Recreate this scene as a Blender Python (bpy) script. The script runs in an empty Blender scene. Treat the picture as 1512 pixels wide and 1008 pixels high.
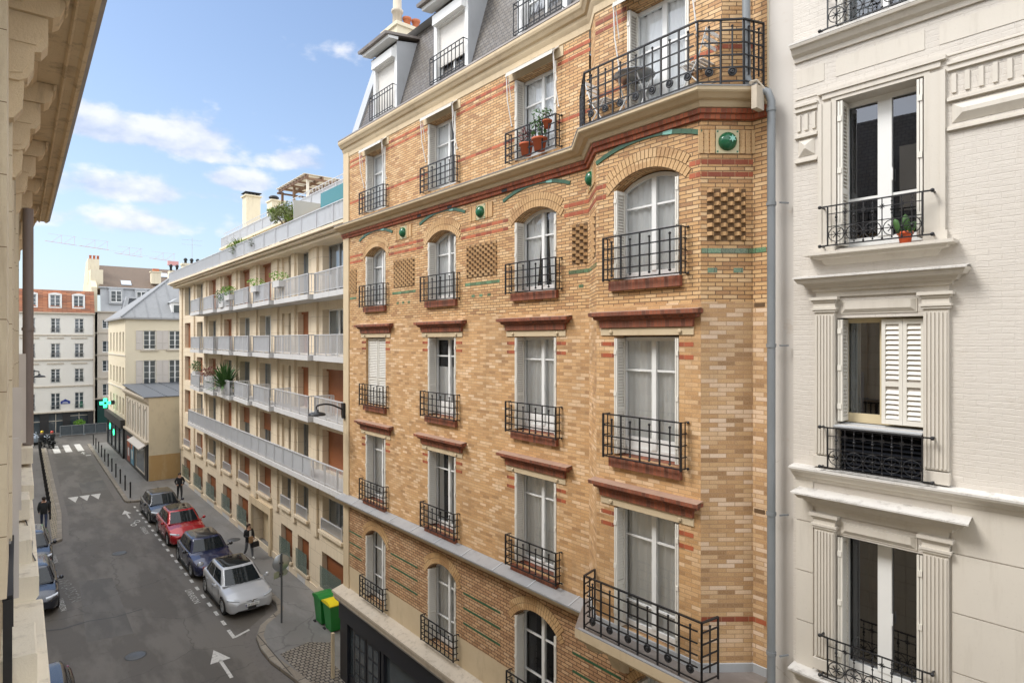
import bpy, bmesh, math, random
from math import sin, cos, pi, radians as R, sqrt, atan2, atan
from mathutils import Vector, Matrix
random.seed(7)
scn = bpy.context.scene
COL = scn.collection
EYE = 10.8                      # camera height above the street
TH = math.atan(746/900)         # how far the camera is turned from the street axis

# ------------------------------------------------------------------ materials
class NT:
    def __init__(s, name):
        s.m = bpy.data.materials.new(name); s.m.use_nodes = True
        s.t = s.m.node_tree; s.p = s.t.nodes['Principled BSDF']; s.out = s.t.nodes['Material Output']
    def n(s, typ, **kw):
        nd = s.t.nodes.new(typ)
        for k, v in kw.items():
            if k in nd.inputs: nd.inputs[k].default_value = v
            else: setattr(nd, k, v)
        return nd
    def l(s, a, b): s.t.links.new(a, b)
    def coord(s, kind='Object', sc=(1,1,1)):
        c = s.n('ShaderNodeTexCoord'); m = s.n('ShaderNodeMapping'); m.inputs['Scale'].default_value = sc
        s.l(c.outputs[kind], m.inputs[0]); return m.outputs[0]
    def noise(s, vec, scale, detail=6, rough=.6):
        t = s.n('ShaderNodeTexNoise', Scale=scale, Detail=detail, Roughness=rough); s.l(vec, t.inputs['Vector']); return t.outputs['Fac']
    def ramp(s, fac, stops, interp='LINEAR'):
        r = s.n('ShaderNodeValToRGB'); r.color_ramp.interpolation = interp; e = r.color_ramp.elements
        while len(e) < len(stops): e.new(.5)
        for i, (p, c) in enumerate(stops): e[i].position = p; e[i].color = (*c, 1) if len(c) == 3 else c
        s.l(fac, r.inputs[0]); return r.outputs[0]
    def mix(s, fac, a, b, mode='MIX'):
        m = s.n('ShaderNodeMix', data_type='RGBA', blend_type=mode)
        for v, i in ((fac, 0), (a, 6), (b, 7)):
            if isinstance(v, (int, float)): m.inputs[i].default_value = v
            elif isinstance(v, tuple): m.inputs[i].default_value = (*v, 1)
            else: s.l(v, m.inputs[i])
        return m.outputs[2]
    def bump(s, h, strength=.3, dist=.01):
        b = s.n('ShaderNodeBump', Strength=strength, Distance=dist); s.l(h, b.inputs['Height']); s.l(b.outputs[0], s.p.inputs['Normal'])
    def col(s, c):
        if isinstance(c, tuple): s.p.inputs['Base Color'].default_value = (*c, 1)
        else: s.l(c, s.p.inputs['Base Color'])
    def rough(s, r, metal=0):
        s.p.inputs['Roughness'].default_value = r; s.p.inputs['Metallic'].default_value = metal; return s.m

def g(a, k): return tuple(min(1, x*k) for x in a)
def plain(name, c, rough=.5, metal=0, var=.12, scale=6, bump=.0):
    N = NT(name); v = N.coord(); f = N.noise(v, scale)
    N.col(N.mix(f, g(c, 1-var), g(c, 1+var)))
    if bump: N.bump(N.noise(v, scale*12, 3), bump, .004)
    return N.rough(rough, metal)
def stone(name, c1, c2, dirt, scale=1.2, bump=.35, rough=.85, dirt_amt=.5, streak=7, blocks=None):
    N = NT(name); v = N.coord(); big = N.noise(v, scale, 8, .65)
    c = N.mix(big, c1, c2)
    sv = N.coord(sc=(streak, streak, .7)); st = N.noise(sv, 1.0, 6, .7)
    m = N.ramp(st, [(.52, (0,0,0)), (.78, (dirt_amt,)*3)]); c = N.mix(m, c, dirt)
    sp = N.noise(v, 38, 5, .8); c = N.mix(N.ramp(sp, [(.60,(0,0,0)),(.74,(.35,)*3)]), c, dirt)
    h = N.noise(v, 60, 4, .7)
    if blocks:
        uv = N.coord('UV'); b = N.n('ShaderNodeTexBrick', Scale=1.0, offset=.5)
        b.inputs['Brick Width'].default_value = blocks[0]; b.inputs['Row Height'].default_value = blocks[1]; b.inputs['Mortar Size'].default_value = blocks[2]
        b.inputs['Color1'].default_value = (0,0,0,1); b.inputs['Color2'].default_value = (1,1,1,1)
        N.l(uv, b.inputs['Vector']); c = N.mix(N.mix(.5, b.outputs['Color'], (.5,.5,.5)), N.mix(.12, c, dirt), c)
        c = N.mix(b.outputs['Fac'], c, g(dirt, .9))
    N.col(c); N.bump(h, bump, .006); return N.rough(rough)
def bricks(name, stops, mortar, bw=.215, rh=.063, ms=.0065, dirt=(.12,.075,.04), dirt_amt=.35, rough=.7, off=.5, bump=.6, grit=.22):
    N = NT(name); uv = N.coord('UV')
    b = N.n('ShaderNodeTexBrick', Scale=1.0, offset=off, squash=1.0)
    for k, x in (('Brick Width', bw), ('Row Height', rh), ('Mortar Size', ms), ('Mortar Smooth', .15)): b.inputs[k].default_value = x
    b.inputs['Color1'].default_value = (0,0,0,1); b.inputs['Color2'].default_value = (1,1,1,1); b.inputs['Mortar'].default_value = (.5,.5,.5,1)
    N.l(uv, b.inputs['Vector'])
    c = N.ramp(b.outputs['Color'], stops)
    v = N.coord(); f1 = N.noise(v, .8, 7, .7); c = N.mix(N.ramp(f1, [(.42,(0,0,0)),(.72,(dirt_amt,)*3)]), c, dirt)
    stv = N.noise(N.coord(sc=(5,5,.55)), 1.0, 7, .7); c = N.mix(N.ramp(stv, [(.54,(0,0,0)),(.76,(dirt_amt*.9,)*3)]), c, dirt)
    f2 = N.noise(v, 55, 3, .6); c = N.mix(grit, c, N.ramp(f2, [(.3,(.1,.06,.03)),(.7,(.8,.65,.45))]))
    c = N.mix(b.outputs['Fac'], c, mortar); N.col(c)
    inv = N.n('ShaderNodeMath', operation='SUBTRACT'); inv.inputs[0].default_value = 1; N.l(b.outputs['Fac'], inv.inputs[1])
    ad = N.n('ShaderNodeMath', operation='MULTIPLY_ADD'); N.l(f2, ad.inputs[0]); ad.inputs[1].default_value = .25; N.l(inv.outputs[0], ad.inputs[2])
    N.bump(ad.outputs[0], bump, .006); return N.rough(rough)

M = {}
BUFF = [(0,(0.360,0.154,0.047)),(.1,(0.500,0.243,0.079)),(.3,(0.600,0.318,0.112)),(.55,(0.660,0.374,0.144)),(.8,(0.720,0.439,0.195)),(1,(0.800,0.533,0.279))]
M['brick_fine'] = bricks('brick_fine', BUFF, (.17,.10,.05), rh=.060, ms=.0075, dirt_amt=.2)
MIXD = [(0,(0.370,0.178,0.060)),(.12,(0.510,0.262,0.088)),(.35,(0.610,0.327,0.121)),(.6,(0.660,0.374,0.153)),(.8,(0.740,0.458,0.228)),(1,(0.850,0.598,0.372))]
M['brick_mixed'] = bricks('brick_mixed', MIXD, (.42,.26,.13), bw=.225, rh=.064, ms=.0055, dirt_amt=.35)
M['brick_pale'] = bricks('brick_pale', [(0,(0.340,0.176,0.067)),(.2,(0.520,0.285,0.115)),(.5,(0.640,0.389,0.178)),(.75,(0.760,0.513,0.298)),(1,(0.860,0.655,0.490))], (0.420,0.257,0.144), bw=.25, rh=.064, ms=.005, dirt_amt=.3)
M['brick_base'] = bricks('brick_base', [(0,(0.360,0.162,0.062)),(.3,(0.530,0.275,0.125)),(.7,(0.620,0.361,0.173)),(1,(0.680,0.437,0.250))], (0.130,0.071,0.038), bw=.21, rh=.072, ms=.009, dirt_amt=.25)
M['brick_red'] = bricks('brick_red', [(0,(.22,.04,.015)),(.5,(.38,.075,.025)),(1,(.50,.125,.045))], (.34,.19,.1), bw=.2, rh=50, ms=.005, dirt=(.12,.05,.03), dirt_amt=.3, bump=.4, grit=.05)
M['brick_sill'] = bricks('brick_sill', [(0,(.12,.028,.014)),(.5,(.235,.052,.022)),(1,(.34,.085,.035))], (.20,.11,.07), bw=.07, rh=50, ms=.004, off=0, dirt=(.09,.055,.04), dirt_amt=.45, bump=.4, grit=.07)
M['brick_single'] = bricks('brick_single', [(0,(.46,.24,.085)),(.5,(.60,.35,.14)),(1,(.72,.47,.23))], (.5,.3,.13), bw=.4, rh=.4, ms=.0, dirt_amt=.25)
M['brick_dentil'] = bricks('brick_dentil', [(0,(.20,.038,.014)),(.5,(.36,.07,.024)),(1,(.47,.115,.04))], (.2,.10,.05), bw=.075, rh=50, ms=.007, off=0, dirt=(.12,.05,.03), dirt_amt=.3, bump=.6, grit=.05)
M['hood_cap'] = plain('hood_cap', (.33,.21,.15), .85, var=.3, scale=10)
M['alloy'] = plain('alloy', (.50,.51,.52), .35, .2, var=.03)
M['mortar'] = plain('mortar', (.13,.075,.035), .9)
M['glaze_green'] = bricks('glaze_green', [(0,(.015,.09,.04)),(.5,(.03,.15,.07)),(1,(.07,.27,.15))], (.06,.06,.04), bw=.2, rh=.5, ms=.004, dirt_amt=.15, rough=.18, bump=.2)
M['glaze_dark'] = plain('glaze_dark', (.045,.12,.06), .3, var=.4)
M['glaze_pale'] = plain('glaze_pale', (.25,.55,.45), .2)
M['tile_cream'] = plain('tile_cream', (.55,.48,.28), .35)
M['stone'] = stone('stone', (.54,.42,.26), (.66,.54,.37), (.24,.17,.10), 2.0, dirt_amt=.35, streak=2.2)
M['stone_grey'] = stone('stone_grey', (.45,.38,.29), (.60,.53,.43), (.16,.13,.10), 1.8, dirt_amt=.65)
M['stone_left'] = stone('stone_left', (.62,.53,.38), (.76,.67,.51), (.24,.16,.09), 1.1, .6, dirt_amt=.6, streak=6, blocks=(.9,.42,.003))
M['stone_eave'] = stone('stone_eave', (.66,.52,.33), (.78,.64,.45), (.20,.13,.07), 2.4, .8, dirt_amt=.85, streak=4)
M['ledge_left'] = stone('ledge_left', (.72,.64,.50), (.84,.77,.63), (.26,.20,.14), 3.0, .6, dirt_amt=.75, streak=5)
M['modern_wall'] = stone('modern_wall', (.68,.56,.40), (.77,.66,.50), (.40,.31,.21), .6, .12, .8, .3, 5, blocks=(1.15,.62,.006))
M['render_white'] = None
M['zinc'] = stone('zinc', (.25,.25,.255), (.36,.355,.35), (.15,.14,.13), 1.5, .1, .5, .5, 4)
M['zinc_roof'] = stone('zinc_roof', (.19,.195,.20), (.28,.285,.29), (.11,.11,.115), .8, .1, .75, .4, 4)
M['zinc_pale'] = stone('zinc_pale', (.36,.375,.39), (.50,.51,.52), (.22,.21,.20), 1.2, .1, .5, .3, 4)
M['zinc_brown'] = stone('zinc_brown', (.16,.135,.12), (.27,.235,.21), (.40,.37,.34), 2, .1, .45, .6, 3)
M['slate'] = bricks('slate', [(0,(.026,.029,.037)),(.5,(.045,.05,.062)),(1,(.075,.082,.097))], (.010,.011,.015), bw=.17, rh=.105, ms=.008, dirt=(.05,.05,.05), dirt_amt=.3, rough=.45)
M['tile_roof'] = bricks('tile_roof', [(0,(.20,.045,.015)),(.5,(.40,.095,.03)),(1,(.58,.19,.07))], (.12,.04,.02), bw=.9, rh=.16, ms=.02, dirt=(.2,.12,.08), dirt_amt=.4)
M['roof_brown'] = bricks('roof_brown', [(0,(.055,.032,.025)),(1,(.088,.052,.040))], (.06,.035,.028), bw=.3, rh=.2, ms=.01, dirt=(.06,.045,.04), dirt_amt=.3)
M['paint_white'] = plain('paint_white', (.78,.78,.76), .4, var=.05, scale=3)
M['paint_cream'] = plain('paint_cream', (.66,.60,.50), .45, var=.10, scale=2)
M['shutter_pale'] = plain('shutter_pale', (.72,.69,.62), .45, var=.06, scale=2)
M['shutter_grey'] = plain('shutter_grey', (.58,.53,.48), .5, var=.1, scale=3)
M['iron'] = plain('iron', (.018,.018,.02), .42, .2, var=.35, scale=20)
M['wood'] = None
M['rail_grey'] = plain('rail_grey', (.55,.55,.56), .45, .1, var=.07)
M['rail_panel'] = stone('rail_panel', (.50,.52,.55), (.64,.66,.68), (.34,.34,.36), .9, .05, .4, .4, 9)
M['concrete'] = stone('concrete', (.50,.49,.48), (.60,.59,.58), (.30,.28,.26), 1.2, .1, .8, .3, 4)
M['dark'] = plain('dark', (.012,.012,.014), .6)
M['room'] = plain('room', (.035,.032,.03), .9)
M['black_paint'] = plain('black_paint', (.018,.020,.026), .35, var=.3, scale=3)
M['steel'] = plain('steel', (.42,.44,.46), .35, .8, var=.12, scale=4)
M['pipe'] = stone('pipe', (.17,.185,.195), (.26,.275,.285), (.12,.13,.13), 1.5, .05, .42, .4, 8)
M['pipe_brown'] = stone('pipe_brown', (.17,.135,.12), (.24,.20,.18), (.12,.10,.09), 1.2, .05, .55, .4, 5)
M['terracotta'] = plain('terracotta', (.45,.10,.035), .75, var=.2)
M['pot_orange'] = plain('pot_orange', (.70,.11,.03), .5, var=.08)
M['leaf'] = plain('leaf', (.055,.13,.03), .6, var=.6, scale=14)
M['leaf_light'] = plain('leaf_light', (.16,.24,.035), .6, var=.5, scale=12)
M['leaf_olive'] = plain('leaf_olive', (.14,.17,.05), .6, var=.5, scale=9)
M['leaf_red'] = plain('leaf_red', (.17,.045,.04), .7, var=.5, scale=14)
M['bark'] = plain('bark', (.11,.08,.05), .9, var=.3, scale=20)
M['chimney'] = stone('chimney', (.60,.52,.37), (.72,.65,.50), (.28,.22,.15), 1.0, .2, .85, .4)
M['clay'] = plain('clay', (.45,.14,.06), .8, var=.25)
M['white_mark'] = None
M['curtain'] = None; M['glass'] = None; M['glass_far'] = None

N = NT('render_white'); uv = N.coord('UV'); v = N.coord()
b = N.n('ShaderNodeTexBrick', Scale=1.0, offset=.5)
for k, x in (('Brick Width', .23), ('Row Height', .068), ('Mortar Size', .006), ('Mortar Smooth', .9)): b.inputs[k].default_value = x
b.inputs['Color1'].default_value = (0,0,0,1); b.inputs['Color2'].default_value = (1,1,1,1)
wob = N.n('ShaderNodeTexNoise', Scale=3.0, Detail=2.0); N.l(uv, wob.inputs['Vector'])
mx = N.n('ShaderNodeVectorMath', operation='MULTIPLY_ADD'); mx.inputs[1].default_value = (.03,.03,0); N.l(wob.outputs['Color'], mx.inputs[0]); N.l(uv, mx.inputs[2]); N.l(mx.outputs[0], b.inputs['Vector'])
c = N.mix(N.noise(v, .7, 7, .6), (.56,.515,.455), (.65,.605,.545))
c = N.mix(N.ramp(N.noise(v, 2.5, 8, .75), [(.56,(0,0,0)),(.70,(.32,)*3)]), c, (.46,.40,.32))
stn = N.noise(N.coord(sc=(7,7,.45)), 1.0, 7, .75); c = N.mix(N.ramp(stn, [(.56,(0,0,0)),(.80,(.40,)*3)]), c, (.38,.33,.27))
hc = N.noise(N.coord(sc=(2,2,22)), 1.6, 4, .8); c = N.mix(N.ramp(hc, [(.64,(0,0,0)),(.70,(.28,)*3)]), c, (.36,.32,.27))
N.col(c)
inv = N.n('ShaderNodeMath', operation='MULTIPLY_ADD'); inv.inputs[1].default_value = -.55; N.l(b.outputs['Fac'], inv.inputs[0])
nn = N.noise(N.coord(sc=(1,1,2.5)), 9, 8, .8); vo = N.noise(N.coord(sc=(1,1,7)), 4, 6, .75)
sm = N.n('ShaderNodeMath', operation='MULTIPLY_ADD'); sm.inputs[1].default_value = 1.6; N.l(nn, sm.inputs[0]); N.l(vo, sm.inputs[2])
N.l(sm.outputs[0], inv.inputs[2]); N.bump(inv.outputs[0], .5, .010); M['render_white'] = N.rough(.6)

def plaster(name, c1, c2, crack):
    N = NT(name); v = N.coord()
    c = N.mix(N.noise(v, .6, 7, .6), c1, c2)
    vr = N.n('ShaderNodeTexVoronoi', feature='DISTANCE_TO_EDGE', Scale=.9)
    w = N.n('ShaderNodeTexNoise', Scale=4.0, Detail=5.0); N.l(v, w.inputs['Vector'])
    a = N.n('ShaderNodeVectorMath', operation='MULTIPLY_ADD'); a.inputs[1].default_value = (.35,.35,.35); N.l(w.outputs['Color'], a.inputs[0]); N.l(v, a.inputs[2]); N.l(a.outputs[0], vr.inputs['Vector'])
    cr = N.ramp(vr.outputs['Distance'], [(0,(1,1,1)),(.006,(0,0,0))])
    gate = N.ramp(N.noise(v, .8, 3), [(.52,(0,0,0)),(.6,(.55,)*3)])
    mm = N.mix(1.0, cr, gate, 'MULTIPLY'); c = N.mix(mm, c, crack)
    c = N.mix(N.ramp(N.noise(v, 3, 9, .75), [(.60,(0,0,0)),(.68,(.35,)*3)]), c, g(crack, 1.6))
    N.col(c); N.bump(N.noise(v, 14, 6, .7), .25, .006); return N.rough(.75)
M['plaster'] = plaster('plaster', (.52,.485,.44), (.61,.575,.53), (.28,.22,.16))
M['plaster_cream'] = plaster('plaster_cream', (.66,.58,.42), (.74,.66,.51), (.40,.32,.2))
M['plaster_white'] = plaster('plaster_white', (.70,.67,.60), (.78,.75,.69), (.5,.45,.38))
M['plaster_rose'] = plaster('plaster_rose', (.62,.55,.45), (.70,.63,.54), (.4,.3,.22))
M['plaster_old'] = stone('plaster_old', (.58,.49,.34), (.72,.64,.47), (.34,.28,.19), .55, .3, .85, .5, 1.3)

N = NT('wood'); uv = N.coord('UV', (1, 18, 1)); w = N.n('ShaderNodeTexWave', bands_direction='Y', Scale=1.0, Distortion=.6)
N.l(uv, w.inputs['Vector']); c = N.mix(N.noise(N.coord(sc=(1,1,14)), 2, 5), (.20,.055,.018), (.36,.13,.045))
c = N.mix(N.ramp(w.outputs['Fac'], [(0,(.5,)*3),(.2,(0,0,0))]), c, (.06,.02,.01)); N.col(c); M['wood'] = N.rough(.5)

N = NT('curtain'); c = N.mix(N.noise(N.coord(), 2.5, 4), (.86,.86,.84), (.94,.94,.92)); N.col(c); N.p.inputs['Transmission Weight'].default_value = 0
M['curtain'] = N.rough(.9)
def glass(name, tint, base, fres):
    N = NT(name); N.t.nodes.remove(N.p)
    tr = N.n('ShaderNodeBsdfTransparent'); tr.inputs[0].default_value = (*tint, 1)
    gl = N.n('ShaderNodeBsdfGlossy', Roughness=.015); gl.inputs[0].default_value = (.9,.93,1,1)
    lw = N.n('ShaderNodeLayerWeight', Blend=fres); r = N.n('ShaderNodeMath', operation='MULTIPLY_ADD'); r.inputs[1].default_value = .75; r.inputs[2].default_value = base
    N.l(lw.outputs['Fresnel'], r.inputs[0]); mx = N.n('ShaderNodeMixShader'); N.l(r.outputs[0], mx.inputs[0]); N.l(tr.outputs[0], mx.inputs[1]); N.l(gl.outputs[0], mx.inputs[2])
    N.l(mx.outputs[0], N.out.inputs[0]); return N.m
M['glass'] = glass('glass', (.97,.98,.98), .07, .28)
M['glass_clear'] = glass('glass_clear', (.5,.53,.54), .13, .30)
M['glass_far'] = plain('glass_far', (.06,.075,.085), .08, var=.6, scale=.7); 
M['glass_far'].node_tree.nodes['Principled BSDF'].inputs['Specular IOR Level'].default_value = .9
def frosted(name, c, a):
    N = NT(name); N.col(c); N.p.inputs['Alpha'].default_value = a; return N.rough(.25)
M['glass_green'] = frosted('glass_green', (.13,.19,.16), .58)
M['glass_screen'] = frosted('glass_screen', (.50,.50,.47), .8)
M['teal'] = frosted('teal', (.05,.22,.23), .85)
M['car_glass'] = plain('car_glass', (.012,.016,.018), .04, var=.3)
def paint(name, c, rough=.25, metal=.3):
    N = NT(name); N.col(c); N.p.inputs['Coat Weight'].default_value = .8; N.p.inputs['Coat Roughness'].default_value = .05; return N.rough(rough, metal)
M['car_silver'] = paint('car_silver', (.50,.51,.53), .32, .15); M['car_red'] = paint('car_red', (.42,.012,.018)); M['car_blue'] = paint('car_blue', (.018,.024,.075)); M['car_black'] = paint('car_black', (.012,.013,.016)); M['car_grey'] = paint('car_grey', (.028,.032,.045)); M['car_pale'] = paint('car_pale', (.33,.38,.44), .3, .3)
M['rubber'] = plain('rubber', (.018,.018,.019), .8); M['chrome'] = plain('chrome', (.55,.56,.58), .18, .9, var=.02)
M['lamp_glass'] = plain('lamp_glass', (.55,.58,.62), .08, .2)

def asphalt(name, c1, c2, patch, sc=.35):
    N = NT(name); v = N.coord(); c = N.mix(N.noise(v, sc, 8, .62), c1, c2)
    c = N.mix(N.ramp(N.noise(N.coord(sc=(1,.25,1)), .9, 5, .6), [(.46,(0,0,0)),(.58,(.75,)*3)]), c, patch)
    oil = N.noise(v, 1.7, 6, .7); c = N.mix(N.ramp(oil, [(.60,(0,0,0)),(.72,(.40,)*3)]), c, g(c1,.55))
    lit_ = N.noise(v, 26, 2, .5); c = N.mix(N.ramp(lit_, [(.74,(0,0,0)),(.76,(.6,)*3)]), c, (.4,.38,.34))
    sp = N.noise(v, 70, 3, .8); c = N.mix(N.ramp(sp, [(.62,(0,0,0)),(.75,(.5,)*3)]), c, g(c1, 2.6))
    cr = N.n('ShaderNodeTexVoronoi', feature='DISTANCE_TO_EDGE', Scale=.22)
    w = N.n('ShaderNodeTexNoise', Scale=1.4, Detail=6.0); N.l(v, w.inputs['Vector'])
    a = N.n('ShaderNodeVectorMath', operation='MULTIPLY_ADD'); a.inputs[1].default_value = (.9,.9,0); N.l(w.outputs['Color'], a.inputs[0]); N.l(v, a.inputs[2]); N.l(a.outputs[0], cr.inputs['Vector'])
    c = N.mix(N.ramp(cr.outputs['Distance'], [(0,(.6,)*3),(.006,(0,0,0))]), c, g(c1, .5))
    N.col(c); N.bump(N.noise(v, 90, 3, .8), .35, .006); return N.rough(.62)
M['asphalt'] = asphalt('asphalt', (.082,.071,.058), (.122,.107,.089), (.170,.152,.130))
M['asphalt_old'] = asphalt('asphalt_old', (.11,.10,.087), (.15,.137,.12), (.08,.072,.062), .8)
M['pavement'] = asphalt('pavement', (.15,.142,.132), (.205,.195,.182), (.235,.225,.212), .5)
M['pavement_brown'] = asphalt('pavement_brown', (.12,.108,.097), (.165,.15,.136), (.18,.166,.15), .5)
M['gutter'] = stone('gutter', (.13,.115,.10), (.19,.17,.15), (.06,.05,.045), 2.5, .3, .7, .6)
M['kerb'] = bricks('kerb', [(0,(.19,.17,.145)),(1,(.29,.265,.23))], (.07,.06,.05), bw=1.0, rh=1.0, ms=.02, off=0, dirt=(.10,.085,.07), dirt_amt=.6)
M['setts'] = bricks('setts', [(0,(.14,.125,.11)),(.6,(.21,.19,.165)),(1,(.27,.25,.22))], (.025,.022,.02), bw=.16, rh=.16, ms=.018, off=.5, dirt=(.08,.07,.06), dirt_amt=.5, bump=.9)
M['setts_pale'] = bricks('setts_pale', [(0,(.28,.235,.16)),(1,(.42,.36,.26))], (.09,.08,.06), bw=.2, rh=.2, ms=.02, off=.5, dirt=(.14,.12,.1), dirt_amt=.5)
N = NT('white_mark'); v = N.coord(); c = N.mix(N.ramp(N.noise(v, 9, 8, .8), [(.50,(0,0,0)),(.66,(.75,)*3)]), (.62,.60,.56), (.13,.12,.11)); N.col(c); M['white_mark'] = N.rough(.7)
N = NT('faded_mark'); v = N.coord(); c = N.mix(N.ramp(N.noise(v, 7, 8, .85), [(.40,(.2,)*3),(.56,(1,)*3)]), (.42,.41,.38), (.085,.08,.073)); N.col(c); M['faded_mark'] = N.rough(.7)

# ------------------------------------------------------------------ mesh builder
class MB:
    def __init__(s): s.v = []; s.f = []; s.m = []; s.sm = []
    def face(s, pts, m=0, smooth=False):
        b = len(s.v); s.v += [tuple(p) for p in pts]; s.f.append(tuple(range(b, b+len(pts)))); s.m.append(m); s.sm.append(smooth)
    def grid(s, rows, m=0, smooth=True, close=False):
        b = len(s.v); n = len(rows[0])
        for r in rows: s.v += [tuple(p) for p in r]
        for i in range(len(rows)-1):
            for j in range(n if close else n-1):
                k = (j+1) % n
                s.f.append((b+i*n+j, b+i*n+k, b+(i+1)*n+k, b+(i+1)*n+j)); s.m.append(m); s.sm.append(smooth)
    def box(s, x0, x1, y0, y1, z0, z1, m=0):
        if x0 > x1: x0, x1 = x1, x0
        if y0 > y1: y0, y1 = y1, y0
        if z0 > z1: z0, z1 = z1, z0
        b = len(s.v)
        s.v += [(x0,y0,z0),(x1,y0,z0),(x1,y1,z0),(x0,y1,z0),(x0,y0,z1),(x1,y0,z1),(x1,y1,z1),(x0,y1,z1)]
        for q in ((0,3,2,1),(4,5,6,7),(0,1,5,4),(1,2,6,5),(2,3,7,6),(3,0,4,7)):
            s.f.append(tuple(b+i for i in q)); s.m.append(m); s.sm.append(False)
    def prism(s, poly, z0, z1, m=0, mt=None):      # plan polygon extruded up
        n = len(poly)
        s.face([(x,y,z1) for x,y in poly], m if mt is None else mt)
        s.face([(x,y,z0) for x,y in reversed(poly)], m)
        for i in range(n):
            (x0,y0),(x1,y1) = poly[i], poly[(i+1)%n]; s.face([(x0,y0,z0),(x1,y1,z0),(x1,y1,z1),(x0,y0,z1)], m)
    def slab(s, poly, f, d0, d1, m=0):             # any polygon pushed through a depth: f(a,b,depth)->xyz
        n = len(poly); s.face([f(a,b,d0) for a,b in poly], m); s.face([f(a,b,d1) for a,b in reversed(poly)], m)
        for i in range(n):
            (a,b),(c,e) = poly[i], poly[(i+1)%n]; s.face([f(a,b,d0),f(a,b,d1),f(c,e,d1),f(c,e,d0)], m)
    def bar(s, p, q, w=.014, h=None, m=0):         # square bar between two points
        p = Vector(p); q = Vector(q); h = h or w; d = (q-p)
        if d.length < 1e-6: return
        d.normalize(); up = Vector((0,0,1)) if abs(d.z) < .9 else Vector((0,1,0))
        a = d.cross(up).normalized()*w/2; c = a.cross(d).normalized()*h/2
        b = len(s.v); s.v += [tuple(x) for x in (p-a-c,p+a-c,p+a+c,p-a+c,q-a-c,q+a-c,q+a+c,q-a+c)]
        for k in ((0,1,2,3),(7,6,5,4),(0,4,5,1),(1,5,6,2),(2,6,7,3),(3,7,4,0)):
            s.f.append(tuple(b+i for i in k)); s.m.append(m); s.sm.append(False)
    def tube(s, pts, r, n=8, m=0, cap=True):
        pts = [Vector(p) for p in pts]; rows = []; rr = r if isinstance(r, (list,tuple)) else [r]*len(pts)
        up = None
        for i, p in enumerate(pts):
            d = (pts[min(i+1,len(pts)-1)] - pts[max(i-1,0)]).normalized()
            if up is None: up = Vector((0,0,1)) if abs(d.z) < .9 else Vector((1,0,0))
            a = d.cross(up).normalized(); c = a.cross(d).normalized(); up = c
            rows.append([p + (a*cos(2*pi*k/n) + c*sin(2*pi*k/n))*rr[i] for k in range(n)])
        s.grid(rows, m, True, True)
        if cap: s.face(rows[0][::-1], m); s.face(rows[-1], m)
    def lathe(s, prof, c=(0,0,0), n=16, m=0, axis='z'):
        rows = []
        for r, h in prof:
            ring = []
            for k in range(n):
                a, b = r*cos(2*pi*k/n), r*sin(2*pi*k/n)
                ring.append({'z':(c[0]+a,c[1]+b,c[2]+h),'y':(c[0]+a,c[1]+h,c[2]+b),'x':(c[0]+h,c[1]+a,c[2]+b)}[axis])
            rows.append(ring)
        s.grid(rows, m, True, True)
    def ball(s, c, r, m=0, n=6):
        s.lathe([(max(r*sin(pi*i/n), .0004), -r*cos(pi*i/n)) for i in range(n+1)], c, 8, m)
    def sweep(s, path, prof, m=0, cap=True):       # path in plan, prof = (outward, z); outward = right-hand side turned (dy,-dx)
        rows = []; P = [Vector(p) for p in path]
        def off(i):
            ns = []
            for a, b in ((i-1, i), (i, i+1)):
                if a >= 0 and b < len(P): d = (P[b]-P[a]).normalized(); ns.append(Vector((d.y, -d.x)))
            if len(ns) == 1: return ns[0]
            h = (ns[0]+ns[1]).normalized(); return h/max(.3, h.dot(ns[0]))
        O = [off(i) for i in range(len(P))]
        for (o, z) in prof: rows.append([(P[i].x+O[i].x*o, P[i].y+O[i].y*o, z) for i in range(len(P))])
        b = len(rows)
        for i in range(b-1):
            for j in range(len(P)-1):
                s.face([rows[i][j], rows[i][j+1], rows[i+1][j+1], rows[i+1][j]], m)
        if cap:
            s.face([r[0] for r in rows], m); s.face([r[-1] for r in rows][::-1], m)
    def mesh(s, name, mats, smooth_angle=None):
        me = bpy.data.meshes.new(name); me.from_pydata(s.v, [], s.f); me.update()
        for m in mats: me.materials.append(M[m] if isinstance(m, str) else m)
        me.polygons.foreach_set('material_index', s.m); me.polygons.foreach_set('use_smooth', s.sm)
        uvl = me.uv_layers.new(name='UVMap'); uv = []
        for p in me.polygons:
            nx, ny, nz = p.normal
            if abs(nz) > .8:
                for li in p.vertices: c = me.vertices[li].co; uv += [c.x, c.y]
            else:
                l = sqrt(nx*nx+ny*ny); tx, ty = -ny/l, nx/l; k = 1/l
                for li in p.vertices: c = me.vertices[li].co; uv += [c.x*tx+c.y*ty, c.z*k]
        uvl.data.foreach_set('uv', uv); return me

def link(name, data, parent=None, loc=(0,0,0), rz=0):
    o = bpy.data.objects.new(name, data); COL.objects.link(o); o.location = loc; o.rotation_euler = (0,0,rz)
    if parent: o.parent = parent
    return o
def tag(o, label=None, cat=None, group=None, kind=None):
    if label: o['label'] = label
    if cat: o['category'] = cat
    if group: o['group'] = group
    if kind: o['kind'] = kind
    return o
def weld(o, bev=None, sub=0):
    bm = bmesh.new(); bm.from_mesh(o.data); bmesh.ops.remove_doubles(bm, verts=bm.verts, dist=.0005); bmesh.ops.recalc_face_normals(bm, faces=bm.faces); bm.to_mesh(o.data); bm.free()
    if bev: m = o.modifiers.new('bevel', 'BEVEL'); m.width = bev; m.segments = 2; m.limit_method = 'ANGLE'
    if sub: m = o.modifiers.new('sub', 'SUBSURF'); m.levels = sub; m.render_levels = sub
    return o

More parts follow.
